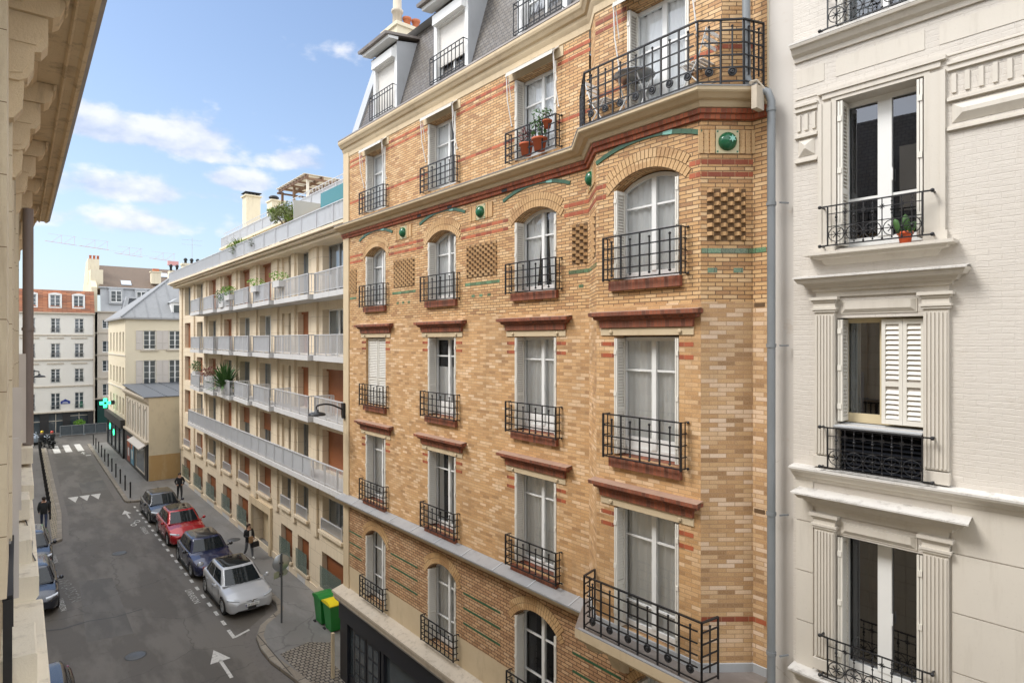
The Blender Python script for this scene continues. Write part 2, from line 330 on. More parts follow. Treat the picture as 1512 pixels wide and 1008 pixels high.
class Frame:                                       # a street-aligned system: x = distance to the right, y = distance along the street
    def __init__(s, vp): s.al = TH - atan((756-vp)/900)
    def w(s, x, y, z=0): a = s.al; return (x*cos(a)+y*sin(a), y*cos(a)-x*sin(a), z)
class Thing:
    def __init__(s, name, frame, base, label, cat, group=None, rz=0):
        s.fr = frame; s.b = base; z = base[2] if len(base) > 2 else 0; s.bz = z
        s.o = link(name, None, None, frame.w(base[0], base[1], z), -frame.al+rz); tag(s.o, label, cat, group)
        s.o.empty_display_size = .3
class Fac:                                         # a facade: s runs left to right seen from outside, i inward, z up
    def __init__(s, thing, origin, t=(0,-1)):
        s.T = thing; s.og = origin; s.ang = atan2(t[1], t[0])
    def put(s, name, me, parent=None, loc=(0,0,0)):
        if parent is None or parent is s.T.o:
            c, n = cos(s.ang), sin(s.ang); x = s.og[0] + c*loc[0] - n*loc[1] - s.T.b[0]; y = s.og[1] + n*loc[0] + c*loc[1] - s.T.b[1]
            return link(name, me, s.T.o, (x, y, loc[2]-s.T.bz), s.ang)
        return link(name, me, parent, loc)
    def add(s, name, mb, mats, parent=None, loc=(0,0,0)): return s.put(name, mb.mesh(name, mats), parent, loc)
def fr_right(T, w): return Fac(T, (w, 0), (0,-1))     # here s = -a
def plainfac(T): return Fac(T, (0,0), (1,0))          # here s = x, i = y of the frame

def arcz(s, w, rise, zc):                          # height of a segmental arch at offset s from its middle
    if rise <= 0: return zc
    Rr = (w*w/4+rise*rise)/(2*rise); return zc - Rr + sqrt(max(0, Rr*Rr-s*s))
def wall(mb, s0, s1, z0, z1, ops, depth=.3, m=0, mr=None, i0=0.0, zb=None):
    """front sheet with openings (a0,a1,b0,b1,rise) and their reveals; zb = list of (z, material) changing the material upwards"""
    mr = m if mr is None else mr
    ss = sorted({s0, s1, *[x for o in ops for x in o[:2] if s0 < x < s1]}); zs = {z0, z1, *[x for o in ops for x in o[2:4] if z0 < x < z1]}
    if zb: zs |= {z for z, _ in zb if z0 < z < z1}
    zs = sorted(zs)
    def mat_at(z):
        r = m
        for zz, mm in (zb or []):
            if z >= zz: r = mm
        return r
    for a, b in zip(ss, ss[1:]):
        for c, d in zip(zs, zs[1:]):
            sm, zm = (a+b)/2, (c+d)/2
            if any(o[0] < sm < o[1] and o[2] < zm < o[3] for o in ops): continue
            mb.face([(a,i0,c),(b,i0,c),(b,i0,d),(a,i0,d)], mat_at(zm))
    for o in ops:
        a, b, c, d = o[:4]; rise = o[4] if len(o) > 4 else 0; dp = o[5] if len(o) > 5 else depth; w = b-a; mid = (a+b)/2; sp = d-rise; mm = mat_at((c+d)/2) if mr == m else mr
        mb.face([(a,i0,c),(a,i0+dp,c),(a,i0+dp,sp),(a,i0,sp)], mm); mb.face([(b,i0,c),(b,i0,sp),(b,i0+dp,sp),(b,i0+dp,c)], mm)
        mb.face([(a,i0,c),(b,i0,c),(b,i0+dp,c),(a,i0+dp,c)], mm)
        if rise <= 0: mb.face([(a,i0,d),(a,i0+dp,d),(b,i0+dp,d),(b,i0,d)], mm)
        else:
            k = 12; xs = [a+w*j/k for j in range(k+1)]; zz = [arcz(x-mid, w, rise, d) for x in xs]
            for j in range(k):
                mb.face([(xs[j],i0,zz[j]),(xs[j+1],i0,zz[j+1]),(xs[j+1],i0,d),(xs[j],i0,d)], mat_at(d))
                mb.face([(xs[j],i0,zz[j]),(xs[j],i0+dp,zz[j]),(xs[j+1],i0+dp,zz[j+1]),(xs[j+1],i0,zz[j+1])], mm)

# ------------------------------------------------------------------ window kit
CACHE = {}
def cached(key, fn):
    if key not in CACHE: CACHE[key] = fn()
    return CACHE[key]
def frame_mesh(w, h, rise, bars, vb, st=.055, mid=.085, bot=.12, mat='paint_white', dp=.06, solid=0):
    b = MB(); sp = h-rise
    b.box(-w/2, -w/2+st, 0, dp, 0, sp); b.box(w/2-st, w/2, 0, dp, 0, sp); b.box(-w/2+st, w/2-st, 0, dp, 0, bot)
    k = 12
    for j in range(k):
        x0, x1 = -w/2+w*j/k, -w/2+w*(j+1)/k; za, zb_ = arcz(x0,w,rise,h), arcz(x1,w,rise,h)
        t = st+.01
        b.face([(x0,0,za-t),(x1,0,zb_-t),(x1,0,zb_),(x0,0,za)]); b.face([(x0,0,za-t),(x0,dp,za-t),(x1,dp,zb_-t),(x1,0,zb_-t)])
    if mid: b.box(-mid/2, mid/2, -.012, dp, bot, h-st-.011-rise*.02)
    for z in bars:
        b.box(-w/2+st, -mid/2, .008, dp-.01, h*z-.016, h*z+.016); b.box(mid/2, w/2-st, .008, dp-.01, h*z-.016, h*z+.016)
    for q in range(vb):                                            # glazing bars inside each leaf
        x = w/4
        for sgn in (-1, 1): b.box(sgn*x-.012, sgn*x+.012, .01, dp-.012, bot, sp)
    if solid: b.box(-w/2+st, -mid/2, .02, .04, bot, solid); b.box(mid/2, w/2-st, .02, .04, bot, solid)
    b.box(mid/2+.005, mid/2+.018, -.035, -.012, h*.42, h*.5)       # espagnolette handle
    return b.mesh('window', [mat])
def pane_mesh(w, h, mat='glass', seed=0):          # two leaves, neither hanging quite true
    b = MB(); r = random.Random(seed+int(w*100)); 
    for x0, x1 in ((-w/2+.04,-.001),(.001,w/2-.04)):
        t, u = r.uniform(-.012,.012), r.uniform(-.009,.009); b.face([(x0,.03-u,.06),(x1,.03+u,.06),(x1,.03+u+t,h-.02),(x0,.03-u+t,h-.02)])
    return b.mesh('pane', [mat])
def curtain_mesh(w, h, kind, seed):
    rnd = random.Random(seed); b = MB(); 
    def half(x0, x1, x0b=None, x1b=None, zt=h-.05, zb_=.06):
        x0b = x0 if x0b is None else x0b; x1b = x1 if x1b is None else x1b; n = 22; ph = rnd.random()*6; f = rnd.uniform(3.5,6)
        rows = []
        for q in range(7):
            t = q/6; r = []
            for j in range(n+1):
                u = j/n; a = x0+(x1-x0)*u; c = x0b+(x1b-x0b)*(u); x = a+(c-a)*(t**1.4)
                r.append((x, .085+.022*sin(ph+f*2*pi*u+.5*t)+.01*sin(ph*2+11*u), zt+(zb_-zt)*t))
            rows.append(r)
        b.grid(rows, 0, True)
    e = w/2-.03
    if kind == 'full': half(-e, -.0); half(.01, e)
    elif kind == 'gap': half(-e, -.09, -e, -.2*w); half(.05, e, .12*w, e)
    elif kind == 'drawn': half(-e, -.28*w, -e, -.36*w); half(.22*w, e, .30*w, e)
    elif kind == 'left': half(-e, -.02, -e, -.1*w); half(.33*w, e)
    elif kind == 'right': half(-e, -.3*w); half(.0, e)
    elif kind == 'half': half(-e, e, zt=h*.62)
    return b.mesh('curtain', ['curtain'])
def louvre_panel(w, h, t=.032, step=.048, mat='shutter_pale', solid=.0):      # in the s-z plane, centred
    b = MB(); st = .042
    b.box(-w/2, -w/2+st, 0, t, 0, h); b.box(w/2-st, w/2, 0, t, 0, h)
    for z in (0, h*.36, h-.06): b.box(-w/2+st, w/2-st, .002, t-.002, z, z+.06)
    z = .07
    while z < h-.08:
        if not (h*.36-.03 < z < h*.36+.06): b.face([(-w/2+st,.004,z),(w/2-st,.004,z),(w/2-st,t-.004,z+step*.72),(-w/2+st,t-.004,z+step*.72)])
        z += step
    b.face([(-w/2+st, t-.003, .02),(w/2-st, t-.003, .02),(w/2-st, t-.003, h-.02),(-w/2+st, t-.003, h-.02)], 1)
    return b.mesh('shutter', [mat, 'shutter_grey'])
def side_shutter(depth, h, mat='shutter_pale', n=2, sgn=1, rise=0):   # folded leaves standing in the reveal, depth runs inward
    def fn():
        b = MB(); st = .035; step = .048
        for q in range(n):
            x0 = q*.034; x1 = x0+.026
            if sgn < 0: x0, x1 = -x1, -x0
            b.box(x0, x1, 0, st, 0, h); b.box(x0, x1, depth-st, depth, 0, h)
            for z in (0, h*.36, h-.06): b.box(x0+.002, x1-.002, st, depth-st, z, z+.06)
            z = .07
            while z < h-.08:
                xa, xb = (x0+.003, x1-.003) if sgn > 0 else (x1-.003, x0+.003)
                b.face([(xb, st, z), (xb, depth-st, z), (xa, depth-st, z+step*.72), (xa, st, z+step*.72)])
                z += step
            xm = x0+.003 if sgn > 0 else x1-.003
            b.face([(xm, st, .02),(xm, depth-st, .02),(xm, depth-st, h-.02),(xm, st, h-.02)], 1)
        for z in (h*.12, h*.5, h*.86): b.box((0 if sgn > 0 else -.05), (.05 if sgn > 0 else 0), -.012, .01, z, z+.07)
        return b.mesh('shutter', [mat, 'shutter_grey'])
    return cached(('sh', depth, round(h,2), mat, n, sgn), fn)
def window(F, s, z, w, h, rise=0, inset=.24, bars=(.74,), vb=0, curtain='full', shut=True, seed=0, glassm='glass', frame='paint_white', room=True, solid=0, mid=.085, shd=.22, shmat='shutter_pale', shn=2):
    fm = cached(('fr', round(w,2), round(h,2), rise, bars, vb, frame, solid, mid), lambda: frame_mesh(w, h, rise, bars, vb, mat=frame, solid=solid, mid=mid))
    o = F.put('window', fm, None, (s, inset, z))
    F.put('pane', cached(('pn', round(w,2), round(h,2), glassm, seed % 5), lambda: pane_mesh(w, h, glassm, seed % 5)), o)
    if curtain: F.put('curtain', cached(('cu', round(w,2), round(h,2), curtain, seed), lambda: curtain_mesh(w, h, curtain, seed)), o)
    if shut:
        hh = h-rise-.04
        if shut in (True, 'L'): F.put('shutter', side_shutter(shd, hh, shmat, shn, 1), o, (-w/2+.006, -inset-.01, .02))
        if shut in (True, 'R'): F.put('shutter', side_shutter(shd, hh, shmat, shn, -1), o, (w/2-.006, -inset-.01, .02))
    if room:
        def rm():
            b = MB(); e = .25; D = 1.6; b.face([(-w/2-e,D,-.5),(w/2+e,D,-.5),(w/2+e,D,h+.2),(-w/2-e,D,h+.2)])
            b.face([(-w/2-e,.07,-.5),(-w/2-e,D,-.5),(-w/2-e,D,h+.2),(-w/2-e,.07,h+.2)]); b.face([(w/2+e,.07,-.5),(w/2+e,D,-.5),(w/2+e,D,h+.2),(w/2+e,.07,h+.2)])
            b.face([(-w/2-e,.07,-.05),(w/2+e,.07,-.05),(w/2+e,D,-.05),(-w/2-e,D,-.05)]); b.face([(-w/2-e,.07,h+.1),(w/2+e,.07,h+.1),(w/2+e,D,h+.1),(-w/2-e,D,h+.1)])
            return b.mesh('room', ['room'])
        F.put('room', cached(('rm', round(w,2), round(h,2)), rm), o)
    return o
def grid_rail(w, h, proj, n=8, discs=False, top=.03):     # the brick house's railing: a grid with short balled bars
    def fn():
        b = MB(); x0, x1 = -w/2, w/2; f = -proj
        b.box(x0-.01, x1+.01, f-.014, f+.014, h-.012, h+.008)
        for x in (x0, x1):
            b.box(x-.014, x+.014, f-.014, f+.014, 0, h-.012); b.bar((x, f, h-.004), (x, 0, h-.004), .022, .014); b.bar((x, f, .03), (x, 0, .03), .016)
            for z in (.28, .52, .76): b.bar((x, f, h*z), (x, -.01, h*z), .016)
            b.bar((x, -.05, .03), (x, -.05, h-.01), .014)
        for z in (.03/h, .27, .5, .74): b.bar((x0, f, h*z), (x1, f, h*z), .019)
        for j in range(1, n):
            x = x0+(x1-x0)*j/n
            if j % 2 == 0: b.bar((x, f, .03), (x, f, h-.01), .021)
            else:
                b.bar((x, f-.004, h*.12), (x, f-.004, h*.88), .018)
                for z in (.12, .5, .88): b.ball((x, f-.006, h*z), .022)
                if discs: b.lathe([(.005,-.014),(.03,-.016),(.036,-.012),(.04,-.004),(.055,-.004),(.06,-.012),(.062,.0),(.05,.006),(.005,.006)], (x, f-.01, h*.27), 14, 0, 'y')
        b.ball((x1+.03, -.02, h-.005), .02); b.ball((x1+.03, -.02, .03), .02); b.bar((x1, -.02, h-.004), (x1+.04, -.02, h-.004), .014); b.bar((x1, -.02, .03), (x1+.04, -.02, .03), .014)
        return b.mesh('railing', ['iron'])
    return cached(('rail', round(w,2), h, proj, n, discs), fn)
def rail_run(b, p, q, z0, h, n, discs=False, ends=(True, True)):      # the same grid between two plan points (balconies)
    P, Q = Vector((p[0],p[1],0)), Vector((q[0],q[1],0))
    at = lambda t, z: tuple(P+(Q-P)*t+Vector((0,0,z0+z)))
    b.bar(at(0,h), at(1,h), .035, .02)
    for z in (.05, .27*h, .46*h, .65*h, .84*h): b.bar(at(.03 if z>.06 else 0,z), at(.97 if z>.06 else 1,z), .018)
    for j in range(n+1):
        t = j/n
        if j % 2 == 0: b.bar(at(t,0), at(t,h), .023)
        else:
            b.bar(at(t,.16*h), at(t,.9*h), .018); b.ball(at(t,.9*h), .02)
            if discs:
                d = (Q-P).normalized(); nrm = Vector((d.y,-d.x,0)); c = Vector(at(t,.2*h))
                for r0, r1, o in ((.005,.028,.02),(.04,.062,.014)):
                    ring = [[tuple(c+d*(r*cos(a))+Vector((0,0,r*sin(a)))+nrm*oo) for a in [2*pi*k/14 for k in range(14)]] for r, oo in ((r0,-.004),(r0,o),(r1,o),(r1,-.004))]
                    b.grid(ring, 0, True, True)
                ring = [[tuple(c+d*(r*cos(a))+Vector((0,0,r*sin(a)))+nrm*.004) for a in [2*pi*k/14 for k in range(14)]] for r in (.026,.042)]
                b.grid(ring, 0, True, True)
def leaves(mb, c, r, n, size, m=0, squash=1.0, rnd=random, shell=.35, up=0):
    for _ in range(n):
        while True:
            p = Vector((rnd.uniform(-1,1), rnd.uniform(-1,1), rnd.uniform(-1,1)))
            if shell < p.length < 1: break
        q = Vector(c)+Vector((p.x*r, p.y*r, p.z*r*squash)); a = Vector((rnd.uniform(-1,1), rnd.uniform(-1,1), rnd.uniform(-.6,1)+up)).normalized(); e = a.cross(Vector((rnd.uniform(-1,1),rnd.uniform(-1,1),.3))).normalized()
        s_ = size*rnd.uniform(.6,1.3); mb.face([q-a*s_, q+e*s_*.35, q+a*s_, q-e*s_*.35], m)
M['terracotta_wood'] = plain('terracotta_wood', (.20,.115,.07), .6, var=.25, scale=6)
M['bark2'] = plain('bark2', (.16,.09,.05), .7, var=.2)
M['dark_front'] = plain('dark_front', (.028,.026,.026), .5, var=.2)
M['shop_green'] = plain('shop_green', (.012,.06,.05), .5)
M['plaque_blue'] = plain('plaque_blue', (.02,.04,.22), .3)
M['skylight'] = plain('skylight', (.45,.50,.55), .15)
M['ochre_paint'] = stone('ochre_paint', (.42,.26,.10), (.52,.34,.15), (.62,.50,.34), 1.0, .2, .8, .5, 2)
M['poster_blue'] = plain('poster_blue', (.12,.32,.45), .4, var=.6, scale=1.2); M['poster_red'] = plain('poster_red', (.28,.06,.04), .4, var=.6, scale=1.2); M['poster_pale'] = plain('poster_pale', (.55,.6,.6), .4, var=.5, scale=2)
M['crane_red'] = plain('crane_red', (.60,.30,.28), .6); M['crane_white'] = plain('crane_white', (.65,.62,.62), .6)
M['bin_green'] = plain('bin_green', (.015,.20,.035), .4, var=.1); M['bin_yellow'] = plain('bin_yellow', (.75,.60,.01), .4, var=.08)
M['steel_dark'] = plain('steel_dark', (.10,.105,.11), .45, .3); M['barrier_grey'] = plain('barrier_grey', (.075,.09,.10), .6, var=.4, scale=3)
M['leaf_bright'] = plain('leaf_bright', (.14,.30,.02), .6, var=.4, scale=6)
N = NT('sign_green'); N.col((.02,.6,.25)); N.p.inputs['Emission Color'].default_value = (.05,1,.4,1); N.p.inputs['Emission Strength'].default_value = 1.6; M['sign_green'] = N.rough(.4)
M['awning_cloth'] = stone('awning_cloth', (.50,.47,.41), (.62,.59,.53), (.3,.26,.2), 2, .1, .8, .4, 4)
M['tar'] = plain('tar', (.028,.026,.024), .5, var=.3)
# ================================================================== the brick house
FB = Frame(0)
T = Thing('brick_building', FB, (8.4, 11.0), 'buff brick apartment building with green glazed tiles, red brick hoods and slate mansard roof', 'building')
BR = T
F = fr_right(T, 8.4); FY = fr_right(T, 7.8); F5 = fr_right(T, 8.05); PF = plainfac(T)
A_, B_, C_, D_, E_ = (8.4,7.77), (7.8,7.04), (7.8,5.02), (8.4,4.54), (8.4,4.33)
LEND = 18.3
def vec(p, q): d = Vector(q)-Vector(p); return tuple(d.normalized()), d.length
tL, lenL = vec(A_, B_); tR, lenR = vec(C_, D_)
FL = Fac(T, A_, tL); FRt = Fac(T, C_, tR)
cols = [(16.2,1.22),(12.72,1.25),(9.27,1.27)]
bayc = (6.02,1.26)
rows = {'r1':(3.12,5.22,.25),'r2':(6.06,7.99,0),'r3':(8.89,10.87,0),'r4':(11.80,13.51,.20),'r5':(14.58,16.33,0)}
BM = ['brick_mixed','brick_fine','brick_base','stone','brick_pale','room','brick_red','glaze_green','glaze_pale','glaze_dark']
def opn(c, w, r): return (-c-w/2, -c+w/2, *rows[r][:2], rows[r][2])
mb = MB()
zones = [(3.0,3),(3.72,2),(5.75,0),(11.36,1),(16.54,3)]
wall(mb, -LEND, -7.77, 3.0, 17.0, [opn(c,w,r) for c,w in cols for r in rows], .26, 0, zb=zones)
wall(mb, -7.77, -4.33, 3.0, 5.95, [opn(6.02,1.26,'r1')], .26, 2, zb=zones)
wall(mb, -4.54, -4.33, 5.95, 17.0, [], zb=[(5.9,4),(11.36,1),(16.54,3)])
WM = mb
mb = MB(); WY = mb; wall(mb, -7.04, -5.02, 5.95, 14.3, [(-6.65,-5.39,6.02,8.06,0),(-6.65,-5.39,8.89,10.87,0),(-6.65,-5.39,11.78,13.5,.2)], .26, 0, zb=[(5.9,0),(11.36,1)])
mb = MB(); WL = mb; wall(mb, 0, lenL, 5.95, 14.3, [], zb=[(5.9,0),(11.36,1)])
mb = MB(); WR = mb; wall(mb, 0, lenR, 5.95, 14.3, [], zb=[(5.9,4),(11.36,1)])
mb = MB()                                                          # top storey of the bay, set back
A5, B5, C5 = (8.4,7.72), (8.05,7.30), (8.05,4.83)
wall(mb, -7.30, -4.83, 14.3, 17.0, [(-6.58,-5.38,14.42,16.33,0)], .24, 1, zb=[(14,1),(16.54,3)])
W5 = mb
t5, l5 = vec(A5, B5); G5 = Fac(T, A5, t5); mb = MB(); wall(mb, 0, l5, 14.3, 17.0, [], zb=[(14,1),(16.54,3)]); G5.add('bay_wall', mb, BM)
t6, l6 = vec(C5, D_); G6 = Fac(T, C5, t6); mb = MB(); wall(mb, 0, l6, 14.3, 17.0, [], zb=[(14,1),(16.54,3)]); W6 = mb
mb = MB(); mb.box(8.42, 20, 4.4, 18.25, 0, 16.9); mb2 = MB()       # far and party sides
mb2.face([(8.401,LEND,0),(20,LEND,0),(20,LEND,17),(8.401,LEND,17)]); mb2.face([(8.41,4.33,0),(20,4.33,0),(20,4.33,19),(8.41,4.33,19)])
mb2.face([(20,LEND,0),(20,4.33,0),(20,4.33,19),(20,LEND,19)])
PF.add('party_wall', mb2, ['plaster_old'])
mb = MB(); mb.box(-LEND-.01, -17.93, -.035, .3, 0, 16.95); F.add('stone_quoin', mb, ['stone'])

# red bands, green rows, stubs: courses a few millimetres proud of the brickwork
mb = WM
RED, GRN, PALE = 6, 7, 8
def strip(b, s0, s1, z0, z1, m, i=-.004): b.box(s0, s1, i, .01, z0, z1, m)
for z0, z1 in ((13.355,13.425),(13.175,13.245)):
    for a1, a0 in ((17.9,17.02),(15.40,13.58),(11.88,10.13),(8.42,7.775)): strip(mb, -a1, -a0, z0, z1, RED)
for z0, z1 in ((16.33,16.40),(16.17,16.235),(15.04,15.105)):
    for a1, a0 in ((17.9,16.85),(15.55,13.38),(12.06,9.94),(8.6,7.74)): strip(mb, -a1, -a0, z0, z1, RED)
for a1, a0 in ((15.2,13.95),(11.72,10.42),(8.3,7.78),(17.9,17.45)): strip(mb, -a1, -a0, 12.065, 12.135, GRN)
for a in (14.9,14.6,14.3,11.4,11.1,10.8,7.97): strip(mb, -a-.06, -a+.06, 11.79, 11.85, GRN)
for c, w in cols:
    for zt in (7.99, 10.87):
        for dz in (.10,.29):
            for e in (-1,1):
                x = -c+e*(w/2); strip(mb, min(x,x+e*.26), max(x,x+e*.26), zt-dz-.065, zt-dz, RED)
for a1, a0 in ((15.3,13.86),(11.79,10.4),(8.2,7.0),(17.95,17.1)):
    for z in (4.80,4.45,4.09): strip(mb, -a1, -a0, z, z+.05, 9)
strip(mb, -4.54, -4.34, 6.71, 6.78, RED); strip(mb, -4.54, -4.34, 12.065, 12.135, GRN)
F.add('wall', mb, BM)
mb = WY
for z0, z1 in ((13.355,13.425),(13.175,13.245)):
    for a1, a0 in ((7.035,6.83),(5.21,5.025)): strip(mb, -a1, -a0, z0, z1, RED)
for zt in (8.06, 10.87):
    for dz in (.10,.29):
        for x0, x1 in ((-6.93,-6.65),(-5.39,-5.14)): strip(mb, x0, x1, zt-dz-.065, zt-dz, RED)
FY.add('bay_wall', mb, BM)
mb = WL
for z0, z1, m in ((13.355,13.425,6),(13.175,13.245,6),(12.065,12.135,7)): strip(mb, .002, lenL-.002, z0, z1, m)
FL.add('bay_wall', mb, BM)
mb = WR
for z0, z1, m in ((13.355,13.425,6),(13.175,13.245,6),(12.065,12.135,7),(6.71,6.78,6)): strip(mb, .01, lenR-.002, z0, z1, m)
for s_ in (.17,.55): strip(mb, s_-.07, s_+.07, 11.78, 11.85, 7)
FRt.add('bay_wall', mb, BM)
mb = W5
for z0, z1 in ((16.17,16.235),(16.33,16.40),(15.04,15.105)):
    for s0, s1 in ((-7.29,-6.6),(-5.36,-4.84)): strip(mb, s0, s1, z0, z1, 6)
F5.add('bay_wall', mb, BM)
mb = W6
for z0, z1 in ((16.17,16.235),(15.04,15.105)): strip(mb, .005, l6-.005, z0, z1, 6)
G6.add('bay_wall', mb, BM)

def lattice(Fc, s0, s1, z0=12.25, z1=13.0):
    b = MB(); b.face([(s0,-.003,z0),(s1,-.003,z0),(s1,-.003,z1),(s0,-.003,z1)], 1)
    rh = .0625; k = 0; z = z0
    while z < z1-.03:
        x = s0 + (0 if k % 2 else .1)
        while x < s1-.05:
            x1 = min(x+.105, s1); mid = (x+x1)/2
            b.slab([(x,0),(mid,-.055),(x1,0)], lambda p,q,d: (p, q-.002, d), z+.004, z+rh-.004, 0)
            x += .2
        z += rh; k += 1
    Fc.add('brick_lattice', b, ['brick_single','mortar'])
for a1, a0 in ((15.11,14.0),(11.66,10.51),(8.21,7.80),(17.88,17.42)): lattice(F, -a1, -a0)
lattice(FRt, .09, .66); lattice(FL, .5, .85)

def medallion(Fc, s, z=13.72, star=False):
    b = MB(); e = .17; b.box(s-e, s+e, -.02, .0, z-e, z+e, 0)
    for sg in (-1,1):
        for j in range(3): x = s+sg*(.22+.085*j); b.box(x-.034, x+.034, -.012 if j % 2 else -.022, 0, z-.17, z+.17, 3)
    n = 8; b.lathe([(.001,-.13)]+[(.135*sin(pi/2*i/n), -.02-.11*cos(pi/2*i/n)) for i in range(1,n+1)], (s,0,z), 20, 1, 'y')
    for sx in (-1,1):
        for sz in (-1,1): b.box(s+sx*.145-.012, s+sx*.145+.012, -.024, -.019, z+sz*.145-.012, z+sz*.145+.012, 1)
    if star:
        pts = []
        for k in range(12):
            r = .055 if k % 2 == 0 else .026; pts.append((s+.03+r*sin(k*pi/6), z+.01+r*cos(k*pi/6)))
        b.slab(pts, lambda p,q,d: (p,d,q), -.142, -.12, 2)
    Fc.add('glazed_medallion', b, ['tile_cream','glaze_green','glaze_pale','brick_single'])
M['glaze_green_plain'] = plain('glaze_green_plain', (.02,.13,.06), .12, var=.4)
M_old = M['glaze_green']; M['glaze_green'] = M['glaze_green_plain']
medallion(F, -14.57); medallion(F, -11.09); medallion(FL, lenL*.40, 13.70); medallion(FRt, .385, 13.68, True)
M['glaze_green'] = M_old

def ring(Fc, sc, zc, w, rise, rows_=((.012,.15),(.16,.30)), proud=.012, extra=.12, green=True, mat='brick_single'):
    b = MB(); Rr = (w*w/4+rise*rise)/(2*rise); cz = zc-Rr
    for r0, r1 in rows_:
        wa = w/2+extra; th = math.asin(min(.98, wa/(Rr+r0))); n = max(6, int(2*th*(Rr+r1)/.078))
        for j in range(n):
            a0, a1 = -th+2*th*j/n, -th+2*th*(j+1)/n; gp = .0055/Rr
            pts = [(sc+(Rr+q)*sin(a), cz+(Rr+q)*cos(a)) for q, a in ((r0,a0+gp),(r0,a1-gp),(r1,a1-gp),(r1,a0+gp))]
            b.slab(pts, lambda p,q,d: (p,d,q), -proud, .01, 0)
        for j in range(n):
            a0, a1 = -th+2*th*j/n, -th+2*th*(j+1)/n
            b.face([(sc+(Rr+q)*sin(a), -.003, cz+(Rr+q)*cos(a)) for q, a in ((r0-.01,a0),(r0-.01,a1),(r1+.008,a1),(r1+.008,a0))], 1)
    if green:
        g_ = MB(); R2 = (1.02**2+.19**2)/(2*.19); z2 = zc+.50-R2; th = math.asin(1.02/R2); n = 12
        for j in range(n):
            a0, a1 = -th+2*th*j/n, -th+2*th*(j+1)/n
            pts = [(sc+(R2+q)*sin(a), z2+(R2+q)*cos(a)) for q, a in ((-.035,a0),(-.035,a1-.001),(.035,a1-.001),(.035,a0))]
            g_.slab(pts, lambda p,q,d: (p,d,q), -.018, .01, 1 if j == 8 else 0)
        Fc.add('glazed_arc', g_, ['glaze_dark','glaze_pale'])
    Fc.add('brick_arch', b, [mat,'mortar'])
for c, w in cols:
    ring(F, -c, 13.51, w, .20); ring(F, -c, 5.22, w, .25, rows_=((.012,.14),(.15,.28)), green=False)
ring(FY, -6.02, 13.5, 1.26, .20); ring(F, -6.02, 5.22, 1.26, .25, rows_=((.012,.14),(.15,.28)), green=False)

def hood(Fc, s, zt, w, top=1.06, bot=.90):
    b = MB(); b.box(s-bot, s+bot, -.02, .01, zt+.01, zt+.125, 1)
    for e in (-1,1): b.lathe([(.035,-.035),(.03,-.045),(.012,-.05),(.001,-.045)], (s+e*(w/2+.04),0,zt+.065), 10, 1, 'y')
    prof = [(.0,.13,bot-.02),(.05,.135,bot),(.055,.25,bot+.01),(.10,.27,bot+.09),(.11,.31,bot+.1),(.17,.325,top),(.175,.385,top+.005)]
    for (o0,z0,h0),(o1,z1,h1) in zip(prof, prof[1:]):
        b.face([(s-h0,-o0,zt+z0),(s+h0,-o0,zt+z0),(s+h1,-o1,zt+z1),(s-h1,-o1,zt+z1)], 0)
        for e in (-1,1): b.face([(s+e*h0,-o0,zt+z0),(s+e*h0,.0,zt+z0),(s+e*h1,.0,zt+z1),(s+e*h1,-o1,zt+z1)], 0)
    h1 = top+.005; b.face([(s-h1,-.175,zt+.385),(s+h1,-.175,zt+.385),(s+h1,0,zt+.41),(s-h1,0,zt+.41)], 2)
    Fc.add('hood_moulding', b, ['brick_sill','stone','hood_cap'])
def sill(Fc, s, z, w):
    b = MB(); b.box(s-w/2-.06, s+w/2+.06, -.075, .02, z-.17, z-.015, 0); b.face([(s-w/2-.06,-.078,z-.012),(s+w/2+.06,-.078,z-.012),(s+w/2+.06,.25,z+.012),(s-w/2-.06,.25,z+.012)], 0)
    Fc.add('window_sill', b, ['brick_sill'])
cur = {(0,'r5'):'full',(1,'r5'):'left',(2,'r5'):'full',(0,'r4'):'full',(1,'r4'):'full',(2,'r4'):'gap',(1,'r3'):'half',(2,'r3'):'full',(0,'r2'):'left',(1,'r2'):'right',(2,'r2'):'full',(0,'r1'):'full',(1,'r1'):'full',(2,'r1'):None}
for k, (c, w) in enumerate(cols):
    for r, (z0, z1, rise) in rows.items():
        h = z1-z0; closed = (k == 0 and r == 'r3')
        b2 = (.76,) if r in ('r2','r3') else ((.70,.30) if r == 'r1' else (.68,))
        o = window(F, -c, z0+.02, w, h-.02, rise, .24, b2, 0, None if closed else cur.get((k,r)), not closed, k*7+ord(r[1]), solid=.35 if r == 'r3' else 0)
        if closed:
            for e in (-1,1): F.put('shutter', cached(('lp',w), lambda: louvre_panel(w/2-.03, h-.06)), o, (e*w/4, -.17, .02))
        if r in ('r2','r3'): hood(F, -c, z1, w); sill(F, -c, z0, w)
        if r == 'r4': sill(F, -c, z0, w)
        F.put('railing', grid_rail(w+(.26 if r != 'r1' else .2), .64, .15, 8), None, (-c, 0, z0-.03 if r != 'r1' else z0+.02))
window(FY, -6.02, 6.03, 1.26, 2.02, 0, .24, (.76,.22), 0, 'full', True, 91)
window(FY, -6.02, 8.91, 1.26, 1.94, 0, .24, (.72,), 0, 'full', True, 92, solid=.3)
window(FY, -6.02, 11.80, 1.26, 1.68, .2, .24, (.70,), 0, 'full', True, 93)
window(F5, -5.98, 14.44, 1.2, 1.88, 0, .22, (.62,), 0, 'full', True, 94)
window(F, -6.02, 3.14, 1.26, 2.06, .25, .24, (.7,.3), 0, 'full', True, 95)
for z in (8.06, 10.87): hood(FY, -6.03, z, 1.26, 1.05, .90)
for z in (8.89, 11.78): sill(FY, -6.02, z, 1.26)
